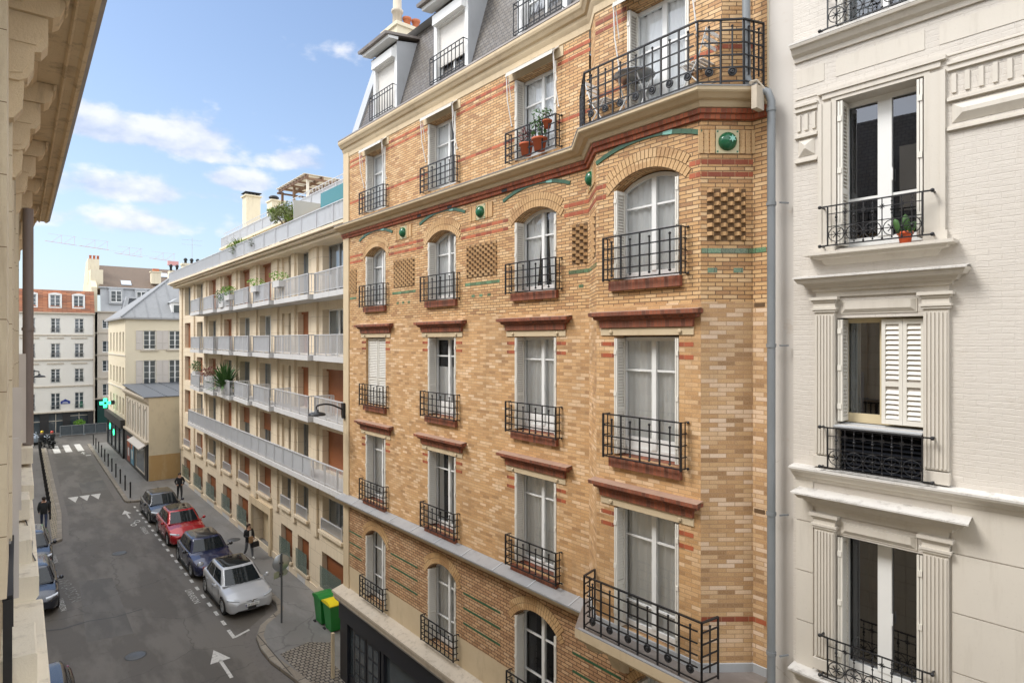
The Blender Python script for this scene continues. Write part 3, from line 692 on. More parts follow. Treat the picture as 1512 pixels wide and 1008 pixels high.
for z in (8.87, 11.76): FY.put('railing', grid_rail(1.5, .72, .16, 8), None, (-6.0, 0, z))

# mouldings that run the length of the front and round the bay
wallp = [(8.4,LEND+.05), A_, B_, C_, D_, (8.4,4.3)]
mb = MB(); mb.sweep(wallp, [(0,13.99),(.045,14.0),(.05,14.07),(.085,14.075),(.09,14.14),(0,14.141)], 1)
mb.sweep(wallp, [(.0,14.142),(.11,14.15),(.14,14.19),(.15,14.225),(.22,14.235),(.27,14.27),(.31,14.29),(.33,14.31),(.335,14.37)], 0)
mb.sweep(wallp, [(.342,14.355),(.345,14.375),(0,14.40)], 2, False); PF.add('cornice', mb, ['stone','brick_dentil','zinc'])
wall5 = [(8.4,LEND+.0), A5, B5, C5, D_, (8.4,4.3)]
mb = MB(); mb.sweep(wall5, [(.0,16.55),(.02,16.56),(.025,16.68),(.05,16.72),(.07,16.76),(.08,16.82),(.13,16.84),(.17,16.90),(.20,16.93),(.22,16.98),(.22,17.03),(0,17.05)], 0)
mb.sweep(wall5, [(.21,17.035),(.222,17.05),(.20,17.10),(.05,17.13)], 1); 
PF.add('cornice', mb, ['stone','slate_lead' if 'slate_lead' in M else 'zinc_brown'])
mb = MB(); lp = [(8.4,LEND+.05),(8.4,7.5)]
mb.sweep(lp, [(0,5.66),(.16,5.67),(.18,5.72),(.25,5.75),(.27,5.83),(.0,5.835)], 0); mb.sweep(lp, [(.30,5.82),(.30,5.852),(.0,5.95)], 1)
for a in [LEND-.9*k for k in range(12)]: mb.box(8.11, 8.4, a-.012, a+.012, 5.86, 5.875, 1) if False else None
PF.add('string_ledge', mb, ['stone','zinc'])
# standing seams on the ledge cover
for k in range(9): a = LEND-1.1-k*1.15; mb = MB(); mb.slab([(8.098,5.862),(8.4,5.962),(8.4,5.95),(8.098,5.85)], lambda p,q,d: (p,d,q), a, a+.03); PF.add('ledge_seam', mb, ['zinc_pale'])
# balcony of the bay, two levels
bp = [(8.4,7.85),(7.95,7.55),(7.38,7.15),(7.38,4.70),(7.85,4.30),(8.45,4.28)]
mb = MB(); mb.prism(bp, 5.83, 5.98, 0, 1); mb.sweep(bp[1:5], [(-.14,5.73),(-.06,5.76),(-.04,5.829)], 0, True); mb.prism([(7.39+.0,7.1),(7.39,4.75),(7.44,4.75),(7.44,7.1)], 5.982, 5.992, 2)
PF.add('balcony_slab', mb, ['stone','zinc_brown','zinc'])
for a in (6.95, 4.95):
    mb = MB(); mb.slab([(8.4,5.0),(8.25,5.05),(8.12,5.3),(7.95,5.5),(7.6,5.6),(7.55,5.73),(8.4,5.73)], lambda p,q,d: (p,d,q), a-.13, a+.13); PF.add('bracket', mb, ['stone'])
mb = MB(); rail_run(mb, (7.45,7.0), (7.45,4.78), 6.0, .88, 12, True); rail_run(mb, (7.80,7.08), (7.45,7.0), 6.0, .88, 2); rail_run(mb, (7.45,4.78), (7.80,4.74), 6.0, .88, 2)
PF.add('balcony_railing', mb, ['iron'])
mb = MB(); rail_run(mb, (7.58,7.12), (7.58,4.93), 14.40, .92, 14, True); rail_run(mb, (8.3,7.9), (7.58,7.12), 14.40, .92, 4); rail_run(mb, (7.58,4.93), (8.02,4.47), 14.40, .92, 4, True); rail_run(mb, (8.02,4.47), (8.36,4.36), 14.40, .92, 4)
PF.add('balcony_railing', mb, ['iron'])
mb = MB(); mb.sweep([A_,B_,C_,D_,(8.4,4.33)], [(.004,5.96),(.012,5.97),(.012,6.10),(.0,6.11)], 0); PF.add('flashing', mb, ['zinc_pale'])

# awnings rolled up over the top windows
for c, w in cols + [(5.98,1.35)]:
    Fq = F5 if c < 7 else F
    b = MB(); s = -c; h = w/2+.08; zt = 16.43
    b.tube([(s-h,-.16,zt),(s+h,-.16,zt)], .032, 10); b.face([(s-h,-.19,zt),(s+h,-.19,zt),(s+h,-.21,zt-.07),(s-h,-.21,zt-.07)]); b.face([(s-h,-.16,zt+.045),(s+h,-.16,zt+.045),(s+h,0,zt+.1),(s-h,0,zt+.1)])
    o = Fq.add('awning', b, ['awning_cloth'])
    for e in (-1,1):
        b = MB(); x = s+e*h; b.tube([(x,-.17,zt),(x,-.14,zt-.55),(x,-.02,zt-1.05)], .011, 6); b.ball((x,-.02,zt-1.05), .022); b.tube([(x,-.17,zt),(x,-.02,zt+.12)], .012, 6)
        b.tube([(x-e*.02,-.15,zt),(x-e*.02,-.05,zt-.55)], .009, 6)
        Fq.add('awning_arm', b, ['paint_white'], o)
for c, w in cols:
    b = MB(); b.box(-c-w/2-.2, -c+w/2+.2, -.015, .01, 16.335, 16.53); F.add('window_lintel', b, ['stone'])

# mansard roof and its dormers
mb = MB(); lo, hi = (8.60,17.10), (9.38,19.75)
mb.face([(lo[0],LEND-.05,lo[1]),(lo[0],4.33,lo[1]),(hi[0],4.33,hi[1]),(hi[0],LEND-.35,hi[1])], 0)
mb.face([(lo[0]-.3,7.2,17.14),(lo[0]-.3,4.9,17.14),(hi[0]-.25,4.9,19.75),(hi[0]-.25,7.2,19.75)], 0)
mb.face([(lo[0],7.7,17.1),(lo[0]-.3,7.2,17.14),(hi[0]-.25,7.2,19.75),(hi[0],7.7,19.75)], 0); mb.face([(lo[0]-.3,4.9,17.14),(lo[0],4.5,17.1),(hi[0],4.5,19.75),(hi[0]-.25,4.9,19.75)], 0)
mb.face([(hi[0]-.25,LEND-.35,19.75),(hi[0]-.25,4.33,19.75),(16,4.33,20.9),(16,LEND-.35,20.9)], 1)
mb.face([(lo[0],LEND-.05,lo[1]),(hi[0],LEND-.35,hi[1]),(16,LEND-.35,20.9),(16,LEND-.05,17)], 1)
mb.slab([(8.55,17.1),(8.68,17.1),(9.46,19.78),(9.32,19.80)], lambda p,q,d: (p,d-(q-17.1)*.12,q), LEND-.42, LEND+.02, 1)
PF.add('roof', mb, ['slate','zinc_pale'])
mb = MB(); mb.slab([(8.36,17.06),(8.42,17.06),(8.66,17.2),(8.60,17.26)], lambda p,q,d: (p,d,q), 4.4, LEND, 0)
for k in range(16): a = LEND-.5-k*.85; mb.slab([(8.325,17.055),(8.60,17.265),(8.57,17.28),(8.31,17.08)], lambda p,q,d: (p,d,q), a, a+.025, 0)
PF.add('gutter', mb, ['zinc_brown'])
def simple_rail(w, h, n, mid=True):
    def fn():
        b = MB()
        for z in ((.02, h*.12, h-.12, h) if mid else (.02, h)): b.bar((-w/2,0,z),(w/2,0,z),.018)
        for j in range(n+1): x = -w/2+w*j/n; b.bar((x,0,.02),(x,0,h),.016)
        for x in (-w/2,w/2): b.bar((x,0,h),(x,.12,h),.016); b.bar((x,0,.04),(x,.12,.04),.016)
        return b.mesh('railing', ['iron'])
    return cached(('sr',round(w,2),h,n,mid), fn)
M['roller'] = None
N = NT('roller'); w_ = N.n('ShaderNodeTexWave', bands_direction='Z', Scale=11.0); N.l(N.coord(), w_.inputs['Vector']); N.col(N.mix(w_.outputs['Fac'], (.60,.57,.52), (.76,.73,.68))); N.bump(w_.outputs['Fac'], .5, .01); M['roller'] = N.rough(.5)
def dormer(a, w, kind):
    FD = fr_right(T, 8.62); s = -a; z0, zh, zr = 17.30, 18.92, 19.42; h = w/2
    b = MB(); b.box(s-h, s-h+.13, 0, .12, z0, zh+.3, 0); b.box(s+h-.13, s+h, 0, .12, z0, zh+.3, 0); b.box(s-h+.13, s+h-.13, 0, .12, zh-.08, zh+.3, 0); b.box(s-h+.1, s+h-.1, -.12, .0, zh-.06, zh+.18, 0)
    b.box(s-h-.03, s+h+.03, -.05, .1, z0-.08, z0, 0)
    d = FD.add('dormer', b, ['paint_white'])
    for e in (-1,1):
        c = MB(); x = s+e*h; dep = lambda z: (z-17.1)*.294
        c.slab([(.0,z0-.1),(dep(z0-.1)+.02,z0-.1),(dep(zr)+.05,zr),(.0,zr-.14)], lambda p,q,dd: (dd,p,q), x-.012, x+.012, 0)
        FD.add('dormer_cheek', c, ['zinc_pale'], d)
    r = MB(); r.slab([(-.42,zr-.09),(1.5,zr+.20),(1.5,zr+.26),(-.44,zr-.02)], lambda p,q,dd: (dd,p,q), s-h-.16, s+h+.12, 0); r.slab([(-.30,zr-.16),(.0,zr-.13),(.0,zr-.05),(-.32,zr-.08)], lambda p,q,dd: (dd,p,q), s-h-.1, s+h+.08, 1)
    FD.add('dormer_roof', r, ['zinc_brown','paint_white'], d)
    zb = z0 if kind == 0 else (17.82 if kind == 1 else None)
    ww = w-.26
    if kind: 
        fm = cached(('fr', round(ww,2),1.52), lambda: frame_mesh(ww, 1.52, 0, (.5,), 0)); o = FD.put('dormer_window', fm, d, (s, .14, z0))
        FD.put('pane', cached(('pn',round(ww,2),1.52,'glass'), lambda: pane_mesh(ww,1.52)), o); q = MB(); q.face([(-.6,.4,0),(.6,.4,0),(.6,.4,1.6),(-.6,.4,1.6)]); q.face([(-.6,.05,0),(-.6,.4,0),(-.6,.4,1.6),(-.6,.05,1.6)]); q.face([(.6,.05,0),(.6,.4,0),(.6,.4,1.6),(.6,.05,1.6)]); FD.add('room', q, ['room'], o)
        if kind == 2: FD.put('curtain', cached(('cu',round(ww,2),1.52,'full',3), lambda: curtain_mesh(ww,1.52,'full',3)), o)
    if zb is not None:
        q = MB(); q.face([(s-ww/2,.10,zb),(s+ww/2,.10,zb),(s+ww/2,.10,zh-.05),(s-ww/2,.10,zh-.05)]); q.box(s-ww/2, s+ww/2, .085, .115, zb, zb+.04); FD.add('roller_shutter', q, ['roller'], d)
    FD.put('railing', simple_rail(w-.02, .70, 9), d, (s, -.13, z0+.04))
dormer(16.05, 1.42, 0); dormer(12.66, 1.5, 1); dormer(9.32, 1.5, 2); dormer(6.0, 1.5, 2)
# chimney stack at the far end
mb = MB(); mb.box(9.6, 10.7, 17.07, 18.0, 17.5, 20.75); mb.box(9.54, 10.76, 17.0, 18.06, 20.75, 20.86); st = PF.add('chimney', mb, ['chimney'])
b = MB(); b.lathe([(.16,0),(.15,.5),(.19,.52),(.19,.6),(.14,.62),(.13,1.6),(.2,1.7)], (9.85,17.5,20.86), 10); PF.add('chimney_flue', b, ['stone_grey'], st)
for x, y in ((10.12,17.35),(10.42,17.3)): b = MB(); b.lathe([(.12,0),(.11,.3),(.14,.31),(.15,.38),(.12,.38),(.10,.30),(.10,0)], (x,y,20.86), 10); PF.add('chimney_pot', b, ['clay'], st)
b = MB(); b.lathe([(.10,0),(.09,.24),(.12,.25),(.13,.32),(.02,.3)], (10.55,16.6,20.05), 10); PF.add('chimney_pot', b, ['clay'], st)
mb = MB(); mb.box(10.4,11.6,16.3,16.9,19.0,20.05); mb.box(10.35,11.65,16.25,16.95,20.05,20.12)
PF.add('chimney', mb, ['chimney'])

# shop front at the foot
mb = MB(); mb.box(8.06, 8.45, 4.2, LEND+.08, 2.72, 2.86, 0); mb.slab([(8.02,2.86),(8.02,2.93),(8.40,3.03),(8.40,2.86)], lambda p,q,d: (p,d,q), 4.2, LEND+.1, 0); mb.slab([(8.10,2.64),(8.45,2.60),(8.45,2.72),(8.08,2.72)], lambda p,q,d: (p,d,q), 4.2, LEND+.06, 1)
PF.add('shop_ledge', mb, ['stone_grey','zinc'])
sf = MB(); sf.box(8.20, 8.45, 7.2, LEND-.02, 2.05, 2.63, 0); sf.box(8.17, 8.2, 7.2, LEND-.06, 2.60, 2.635, 1)
for a1, a0 in ((LEND-.04,17.75),(15.55,15.42),(7.4,7.2)): sf.box(8.24, 8.5, a0, a1, 0, 2.05, 0)
sf.box(8.3, 8.5, 7.2, 17.75, 0, .45, 0); sf.box(8.30, 8.34, 7.4, 15.4, 1.98, 2.05, 1); sf.box(8.31, 8.35, 13.55, 13.62, .45, 1.98, 1); sf.box(8.31,8.35,11.2,11.27,.45,1.98,1)
so = PF.add('shop_front', sf, ['black_paint','steel'])
b = MB(); b.face([(8.34,17.75,.4),(8.34,7.2,.4),(8.34,7.2,2.06),(8.34,17.75,2.06)]); PF.add('shop_glass', b, ['glass_far'], so)
b = MB()
for a1, a0 in ((17.35,16.55),(16.5,15.7)):
    b.box(8.27, 8.33, a0, a1, .0, 1.98); 
    for i in range(2):
        for j in range(4): pass
d_ = PF.add('shop_door', b, ['black_paint'], so)
for a1 in (17.30,16.45):
    for i in range(2):
        for j in range(4): b = MB(); b.box(8.262, 8.272, a1-.32-.35*i, a1-.06-.35*i, .35+.4*j, .68+.4*j); PF.add('door_pane', b, ['glass_far'], so)
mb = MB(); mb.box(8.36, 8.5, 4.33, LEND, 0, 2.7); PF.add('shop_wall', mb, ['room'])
mb = MB(); mb.box(8.02, 8.1, LEND+.06, LEND+.16, 0, 1.55); tb = PF.add('corner_guard', mb, ['stone'])
# downpipe in the corner
mb = MB(); mb.tube([(8.15,4.52,17.0),(8.15,4.50,14.55),(8.17,4.47,14.42),(8.22,4.34,14.32),(8.25,4.24,14.28),(8.27,4.20,14.15),(8.27,4.20,0)], .056, 12)
for z in (16.2, 14.0, 12.68, 10.7, 8.35, 6.4, 4.4): mb.tube([(8.27 if z < 14.2 else 8.15, 4.20 if z < 14.2 else 4.51, z),(8.27 if z < 14.2 else 8.15,4.20 if z < 14.2 else 4.51,z+.05)], .066, 12)
for z in (12.68,10.7,8.35,6.4): mb.bar((8.27,4.08,z+.025),(8.4,4.02,z+.025),.02)
PF.add('drainpipe', mb, ['pipe'])
mb = MB(); mb.box(8.02,8.22,4.28,4.36,14.02,14.34); mb.tube([(8.0,4.36,14.38),(8.15,4.36,14.45),(8.27,4.2,14.2)], .025, 8); PF.add('rainwater_outlet', mb, ['stone_grey'])
for z in (11.28, 8.3): mb = MB(); mb.box(-4.52,-4.36,-.004,.01,z,z+.06); F.add('air_vent', mb, ['mortar'])
for a, z in ((13.7,14.02),(12.3,14.02),(10.2,14.02)): mb = MB(); mb.box(-a-.09,-a+.09,-.055,.0,z-.02,z+.04); F.add('air_vent', mb, ['dark'])
# ================================================================== street surfaces
SF = Frame(10)
def struct(name, mb, mats, kind='structure'): return tag(link(name, mb.mesh(name, mats)), kind=kind)
def sheet(poly, z, m=0):
    b = MB(); b.face([(x,y,z) for x,y in poly], m); return b
struct('ground', sheet([(-400,-300),(400,-300),(400,700),(-400,700)], -.03), ['asphalt_old'])
struct('road', sheet([(-6,-40),(12,-40),(12,76),(-6,76)], 0), ['asphalt'])
struct('cross_road', sheet([(-60,76.0),(60,76.0),(60,85.4),(-60,83.2)], .003), ['asphalt_old'])
RK = [(6.38,76.2),(6.05,47.9),(6.15,47.45),(6.5,47.25),(8.0,47.0),(8.42,46.6),(8.42,25.2),(8.25,24.5),(7.3,23.6),(6.92,22.8),(6.78,21.8),(6.78,20.8),(6.98,19.4),(7.1,18.2),(7.1,-30)]
b = MB(); b.prism(RK+[(14,-30),(14,76.2)], -.02, .13); struct('pavement', b, ['pavement'])
def kerbline(name, path, w=.24, h=.137, gut=.42, gmat='gutter'):
    b = MB(); b.sweep(path, [(.0,-.02),(.005,h-.02),(-.02,h),(-w,h+.001)], 0); struct(name, b, ['kerb'])
    b = MB(); b.sweep(path, [(gut,.004),(.005,.006)], 0, False); struct('gutter', b, [gmat])
kerbline('kerb', RK)
LK = [(-3,40.3),(1.9,40.35),(2.30,40.7),(2.62,46.9),(2.8,60),(3.05,76.0)]
b = MB(); b.prism(LK+[(-3,76)], -.02, .13); struct('pavement', b, ['pavement_brown'])
kerbline('kerb', LK, .22, gut=.3)
b = sheet([(1.86,41.0),(2.12,41.0),(2.38,46.9),(2.58,60),(2.82,75.8),(2.42,75.8),(2.22,60),(2.0,46.9)], .1345); struct('sett_strip', b, ['setts_pale'])
b = sheet([(7.15,21.0),(7.25,19.0),(7.35,14),(8.3,14),(8.3,19.6),(8.9,20.6),(8.2,21.2)], .1345); struct('sett_paving', b, ['setts'])
b = MB(); b.prism([(-60,85.5),(60,87.0),(60,120),(-60,120)], -.02, .12); struct('pavement', b, ['pavement_brown'])
b = MB(); b.prism([(-6,-30),(-.62,-30),(-.62,40.2),(-6,40.2)], -.02, .13); struct('pavement', b, ['pavement_brown'])
b = sheet([(3.02,50),(6.05,50),(6.2,64),(3.2,64)], .0045); 
struct('road_patch', sheet([(2.2,26.5),(3.6,26.2),(3.7,33.0),(2.5,33.4)], .004), ['asphalt_old']); struct('road_patch', sheet([(4.1,52.5),(5.9,52.6),(5.95,56.5),(4.2,56.4)], .004), ['asphalt_old']); struct('road_patch', sheet([(3.1,62.0),(6.1,62.3),(6.1,62.7),(3.1,62.4)], .004), ['asphalt_old'])
for x, y in ((4.4,36.5),(3.4,24.3)): b = MB(); b.lathe([(.33,.0),(.33,.005),(.27,.005),(.26,.002),(.0,.003)], (x,y,.004), 24); struct('manhole_cover', b, ['steel_dark'])
for pts in ([(2.9,49.4),(3.6,49.0),(4.6,49.2),(5.6,48.9),(6.0,49.1)],[(2.9,63.9),(4.2,63.6),(6.1,64.0)],[(.9,28.6),(1.6,28.3),(2.4,28.45),(3.3,28.2),(4.2,28.35)],[(3.1,69.0),(4.4,69.3),(6.1,69.0)]):
    b = MB()
    for (xa,ya),(xb,yb) in zip(pts, pts[1:]): d = Vector((xb-xa,yb-ya)).normalized()*.03; b.face([(xa-d.y,ya+d.x,.0055),(xb-d.y,yb+d.x,.0055),(xb+d.y,yb-d.x,.0055),(xa+d.y,ya-d.x,.0055)])
    struct('tar_seam', b, ['tar'])
mk = MB(); Z = .008
def q4(x0,x1,y0,y1): mk.face([(x0,y0,Z),(x1,y0,Z),(x1,y1,Z),(x0,y1,Z)])
for x in (1.75, 3.75, 4.65, 5.6): q4(x-.26, x+.26, 72.6, 77.6)
struct('zebra_crossing', mk, ['white_mark']); mk = MB()
for x in (3.22, 3.86, 4.50): mk.face([(x,51.6,Z),(x+.3,49.8,Z),(x+.6,51.6,Z)])
struct('give_way_triangles', mk, ['white_mark']); mk = MB()
for k in range(21): q4(6.32, 6.44, 24.75+1.05*k, 25.2+1.05*k)
mk.face([(6.30,23.45,Z),(6.42,23.45,Z),(6.42,24.25,Z),(6.30,24.25,Z)]); mk.face([(6.42,23.45,Z),(6.98,23.72,Z),(6.96,23.84,Z),(6.42,23.58,Z)])
struct('parking_line', mk, ['white_mark']); mk = MB()
mk.face([(5.49,20.75,Z),(5.60,20.75,Z),(5.60,22.1,Z),(5.49,22.1,Z)]); mk.face([(5.22,22.05,Z),(5.86,22.05,Z),(5.55,23.0,Z)])
struct('road_arrow', mk, ['white_mark']); mk = MB()
mk.face([(5.70,43.3,Z),(5.80,43.3,Z),(5.80,44.6,Z),(5.70,44.6,Z)]); mk.face([(5.50,44.5,Z),(6.0,44.5,Z),(5.75,45.5,Z)])
for cx, cy in ((5.72,41.6),(6.0,42.3)):
    n = 12
    for j in range(n):
        a0, a1 = 2*pi*j/n, 2*pi*(j+1)/n; mk.face([(cx+.16*cos(a0),cy+.3*sin(a0),Z),(cx+.16*cos(a1),cy+.3*sin(a1),Z),(cx+.10*cos(a1),cy+.2*sin(a1),Z),(cx+.10*cos(a0),cy+.2*sin(a0),Z)])
mk.face([(5.75,41.9,Z),(5.83,41.9,Z),(6.0,42.6,Z),(5.9,42.6,Z)])
struct('cycle_symbol', mk, ['white_mark'])
mk = MB(); mk.face([(5.6,70.3,Z),(5.68,70.3,Z),(5.68,71.2,Z),(5.6,71.2,Z)]); mk.face([(5.42,71.1,Z),(5.86,71.1,Z),(5.64,71.9,Z)]); mk.face([(5.7,69.2,Z),(6.1,69.2,Z),(6.1,69.7,Z),(5.7,69.7,Z)]); struct('road_arrow', mk, ['white_mark'])
def words(name, txt, loc, size, rot, mat, ext=0.0, parent=None, sx=1.0, kind=None, align='CENTER', res=2):
    cu = bpy.data.curves.new(name, 'FONT'); cu.body = txt; cu.size = size; cu.align_x = align; cu.align_y = 'CENTER'; cu.extrude = ext; cu.resolution_u = res
    tmp = bpy.data.objects.new('tmp', cu); COL.objects.link(tmp); dg = bpy.context.evaluated_depsgraph_get(); me = bpy.data.meshes.new_from_object(tmp.evaluated_get(dg)); bpy.data.objects.remove(tmp)
    me.materials.clear(); me.materials.append(M[mat]); me.name = name
    o = bpy.data.objects.new(name, me); COL.objects.link(o); o.location = loc; o.rotation_euler = rot; o.scale = (sx,1,1)
    if parent: o.parent = parent
    if kind: o['kind'] = kind
    return o
M['faded_mark'] = bpy.data.materials['faded_mark']
words('road_lettering', 'LIVRAISON', (2.05,32.6,.008), .62, (0,0,R(-84)), 'faded_mark', kind='structure', sx=1.15)
words('road_lettering', 'LIVRAISON', (1.72,30.9,.008), .30, (0,0,R(-88)), 'white_mark', kind='structure', sx=1.0)
words('road_lettering', 'LIVRAISON', (1.80,37.6,.008), .30, (0,0,R(-88)), 'white_mark', kind='structure')
words('road_lettering', 'LIVRAISON', (6.02,28.4,.008), .36, (0,0,R(-90)), 'white_mark', kind='structure')
words('road_lettering', 'LIVRAISON', (6.02,40.0,.008), .34, (0,0,R(-90)), 'white_mark', kind='structure')
b = MB(); b.lathe([(.33,.0),(.33,.004),(.0,.004)], (9.35,34.6,.131), 20); struct('manhole_cover', b, ['steel_dark'])

# ================================================================== the 1960s apartment block
FM = Frame(21)
T = Thing('apartment_block', FM, (9.9,35.0), 'beige apartment block with rows of grey railed balconies and brown roller shutters', 'building'); MD = T
F = fr_right(T, 9.9); PM = plainfac(T)
C9 = [(22.45,24.55),(26.1,27.4),(28.15,29.5),(31.1,32.9),(34.65,36.5),(38.2,39.85),(41.8,43.6),(45.3,47.0),(49.0,50.9)]
GR = [(22.45,24.6),(26.05,27.4),(28.1,29.6),None,(34.9,36.8),(38.2,40.1),(41.8,44.0),(45.3,47.6),(49.0,51.3)]
RZ = {'a':(3.0,4.38),'b':(5.42,7.12),'c':(7.82,9.62),'d':(10.22,12.06),'e':(12.62,14.72)}
ops = [(-a1,-a0,*RZ[r],0,.34) for r in RZ for a0,a1 in C9] + [(-a1,-a0,.62,2.05,0,.3) for q in GR if q for a0,a1 in [q]] + [(-34.0,-31.15,.1,2.12,0,1.7)]
mb = MB(); wall(mb, -52.3, -18.2, 0, 15.0, ops, .34, 0)
for a0, a1 in [(24.95,25.5),(27.56,27.98),(29.9,30.45),(33.2,33.65),(36.9,37.4),(40.3,40.8),(44.0,44.5),(47.5,48.0),(51.5,52.3)]:
    mb.box(-a1,-a0,-.10,.0,2.55,14.86)
mb.box(-52.3,-18.2,-.05,.0,0,.42)
F.add('wall', mb, ['modern_wall'])
b = MB(); b.face([(9.9,52.3,0),(22,52.3,0),(22,52.3,15),(9.9,52.3,15)]); b.face([(22,18.2,0),(22,52.3,0),(22,52.3,15),(22,18.2,15)]); b.face([(11,18.3,0),(22,18.3,0),(22,18.3,18),(11,18.3,18)]); PM.add('party_wall', b, ['plaster_cream'])
# entrance
b = MB()
b.box(-34.35,-34.0,-.12,.02,0,2.5); b.box(-31.15,-30.85,-.12,.02,0,2.5); b.box(-34.0,-31.15,-.12,.02,2.12,2.5); b.box(-34.0,-31.15,.0,1.7,.0,.1); b.face([(-34,1.7,.1),(-31.15,1.7,.1),(-31.15,1.7,2.12),(-34,1.7,2.12)]); b.box(-33.98,-33.0,.5,1.69,.1,2.11)
F.add('entrance', b, ['stone'])
b = MB(); b.box(-32.8,-31.4,1.62,1.69,.1,2.05); b2 = F.add('entrance_door', b, ['dark'])
def alu(w, h, kind):
    def fn():
        b = MB(); t = .05
        b.box(-w/2,-w/2+t,0,.05,0,h); b.box(w/2-t,w/2,0,.05,0,h); b.box(-w/2+t,w/2-t,0,.05,0,t); b.box(-w/2+t,w/2-t,0,.05,h-t,h); b.box(-.04,.04,-.01,.04,t,h-t)
        return b.mesh('window', ['paint_white' if kind == 'w' else 'steel'])
    return cached(('alu',round(w,2),round(h,2),kind), fn)
def woodm(w, h, part=1.0):
    def fn():
        b = MB(); b.face([(-w/2,0,h*(1-part)),(w/2,0,h*(1-part)),(w/2,0,h),(-w/2,0,h)]); b.box(-w/2,w/2,-.015,.015,h*(1-part),h*(1-part)+.05); b.box(-w/2,w/2,-.08,.0,h-.1,h); return b.mesh('roller_shutter', ['wood'])
    return cached(('wood',round(w,2),round(h,2),part), fn)
PAT = {'e':'ggpWWWWgg','d':'wWpwwWggW','c':'WWpggGWWW','b':'WgpHHWggW','a':'gggWWWgWW'}
def fill(F, a0, a1, z0, z1, k, inset=.28):
    w, h, s = a1-a0, z1-z0, -(a0+a1)/2
    if k == 'W': return F.put('roller_shutter', woodm(w, h), None, (s, inset-.02, z0))
    if k == 'p':
        b = MB(); b.box(-w/2, -.05, -.02, .1, 0, h); F.add('wall_panel', b, ['modern_wall'], None, (s, .12, z0)); a1 = a1-.0; s = -(a0+(w/2-.02)/2); w = w/2-.04
    o = F.put('window', alu(w, h, 'w' if k == 'w' else 'g'), None, (s, inset, z0))
    F.put('pane', cached(('pf',round(w,2),round(h,2)), lambda: pane_mesh(w,h,'glass_clear')), o)
    sd = int(a0*7+z0) % 5
    F.put('curtain', cached(('cf',round(w,2),round(h,2),sd), lambda: curtain_mesh(w,h,['full','left','gap','drawn','full'][sd],sd)), o)
    if k == 'H': F.put('roller_shutter', woodm(w, h, .55), o, (0, -.05, 0))
for r in RZ:
    for (a0, a1), k in zip(C9, PAT[r]): fill(F, a0, a1, *RZ[r], 'g' if k == 'G' else k)
b = MB(); b.face([(-52,.36+.9,.3),(-18.2,.36+.9,.3),(-18.2,.36+.9,14.9),(-52,.36+.9,14.9)]); F.add('dark_backing', b, ['room'])  # one dark sheet behind all the windows, standing in for unlit rooms
bar_cache = {}
def balusters(b, p, q, z0, h, step=.115, post=1.1, panel=None, low=.08):
    P, Q = Vector((p[0],p[1],0)), Vector((q[0],q[1],0)); Lg = (Q-P).length; at = lambda t,z: tuple(P+(Q-P)*t+Vector((0,0,z0+z)))
    b.bar(at(0,h), at(1,h), .05, .035); b.bar(at(0,low), at(1,low), .03, .02)
    n = max(1, int(Lg/step))
    for j in range(n+1): b.bar(at(j/n,low), at(j/n,h), .016, .03)
    m = max(1, round(Lg/post))
    for j in range(m+1): b.bar(at(j/m,-.05), at(j/m,h), .045)
    if panel is not None:
        d = (Q-P).normalized(); nrm = Vector((d.y,-d.x,0))*(-.035)
        t1 = panel; b.face([tuple(Vector(at(t,z))+nrm) for t, z in ((0,low+.02),(t1,low+.02),(t1,h-.03),(0,h-.03))], 1)
# small railed windows of the lower storey and green glass screens at the pavement
for a0, a1 in C9:
    b = MB(); balusters(b, (-a1+.03,-.06), (-a0-.03,-.06), 2.98, .48, .10, 9); F.add('window_railing', b, ['rail_grey','rail_panel'])
    b = MB(); b.box(-a1-.12,-a0+.12,-.16,.02,2.86,2.98); F.add('window_sill', b, ['modern_wall'])
for q in GR:
    if not q: continue
    a0, a1 = q; b = MB(); b.box(-a1-.1,-a0+.1,-.12,.02,.50,.62); F.add('window_sill', b, ['modern_wall'])
    F.put('roller_shutter', woodm(a1-a0,1.43), None, (-(a0+a1)/2,.22,.62))
    b = MB(); b.box(-a1+.02,-a0-.02,-.10,-.085,.62,1.5); sc_ = F.add('glass_screen', b, ['glass_green'])
    b = MB(); b.box(-a1+.1,-a0-.3,-.053,.0,.12,.36); F.add('cellar_grille', b, ['concrete'])
# balconies
SEG = [(19.6,23.35,.0),(23.45,28.05,.0),(28.15,31.25,.0),(31.35,34.6,.0),(34.7,38.0,.0),(38.1,41.4,.0),(41.5,44.9,.0)]
def balcony(a0, a1, z, near=8.86, far=9.05, t=.2, h=1.0, panel=None, st=.115):
    b = MB(); b.prism([(9.92,a0),(near,a0),(far,a1),(9.92,a1)], z, z+t); o = PM.add('balcony', b, ['concrete'])
    r = MB(); balusters(r, (far+.05,a1-.04), (near+.05,a0+.04), z+t, h-.2, st, 1.15, panel); balusters(r, (near+.05,a0+.04), (9.86,a0+.04), z+t, h-.2, st, 5)
    balusters(r, (9.86,a1-.04), (far+.05,a1-.04), z+t, h-.2, st, 5)
    PM.add('balustrade', r, ['rail_grey','rail_panel'], o); return o
for z in (7.6, 10.0, 12.4):
    for k, (a0, a1, _) in enumerate(SEG):
        pn = None if k < 2 else (.66 if k in (2,3) else .8)
        if z == 10.0 and k >= 2: pn = 1.0
        balcony(a0, a1, z, panel=pn)
balcony(19.6, 44.9, 5.2, 8.88, 8.9, panel=.85)
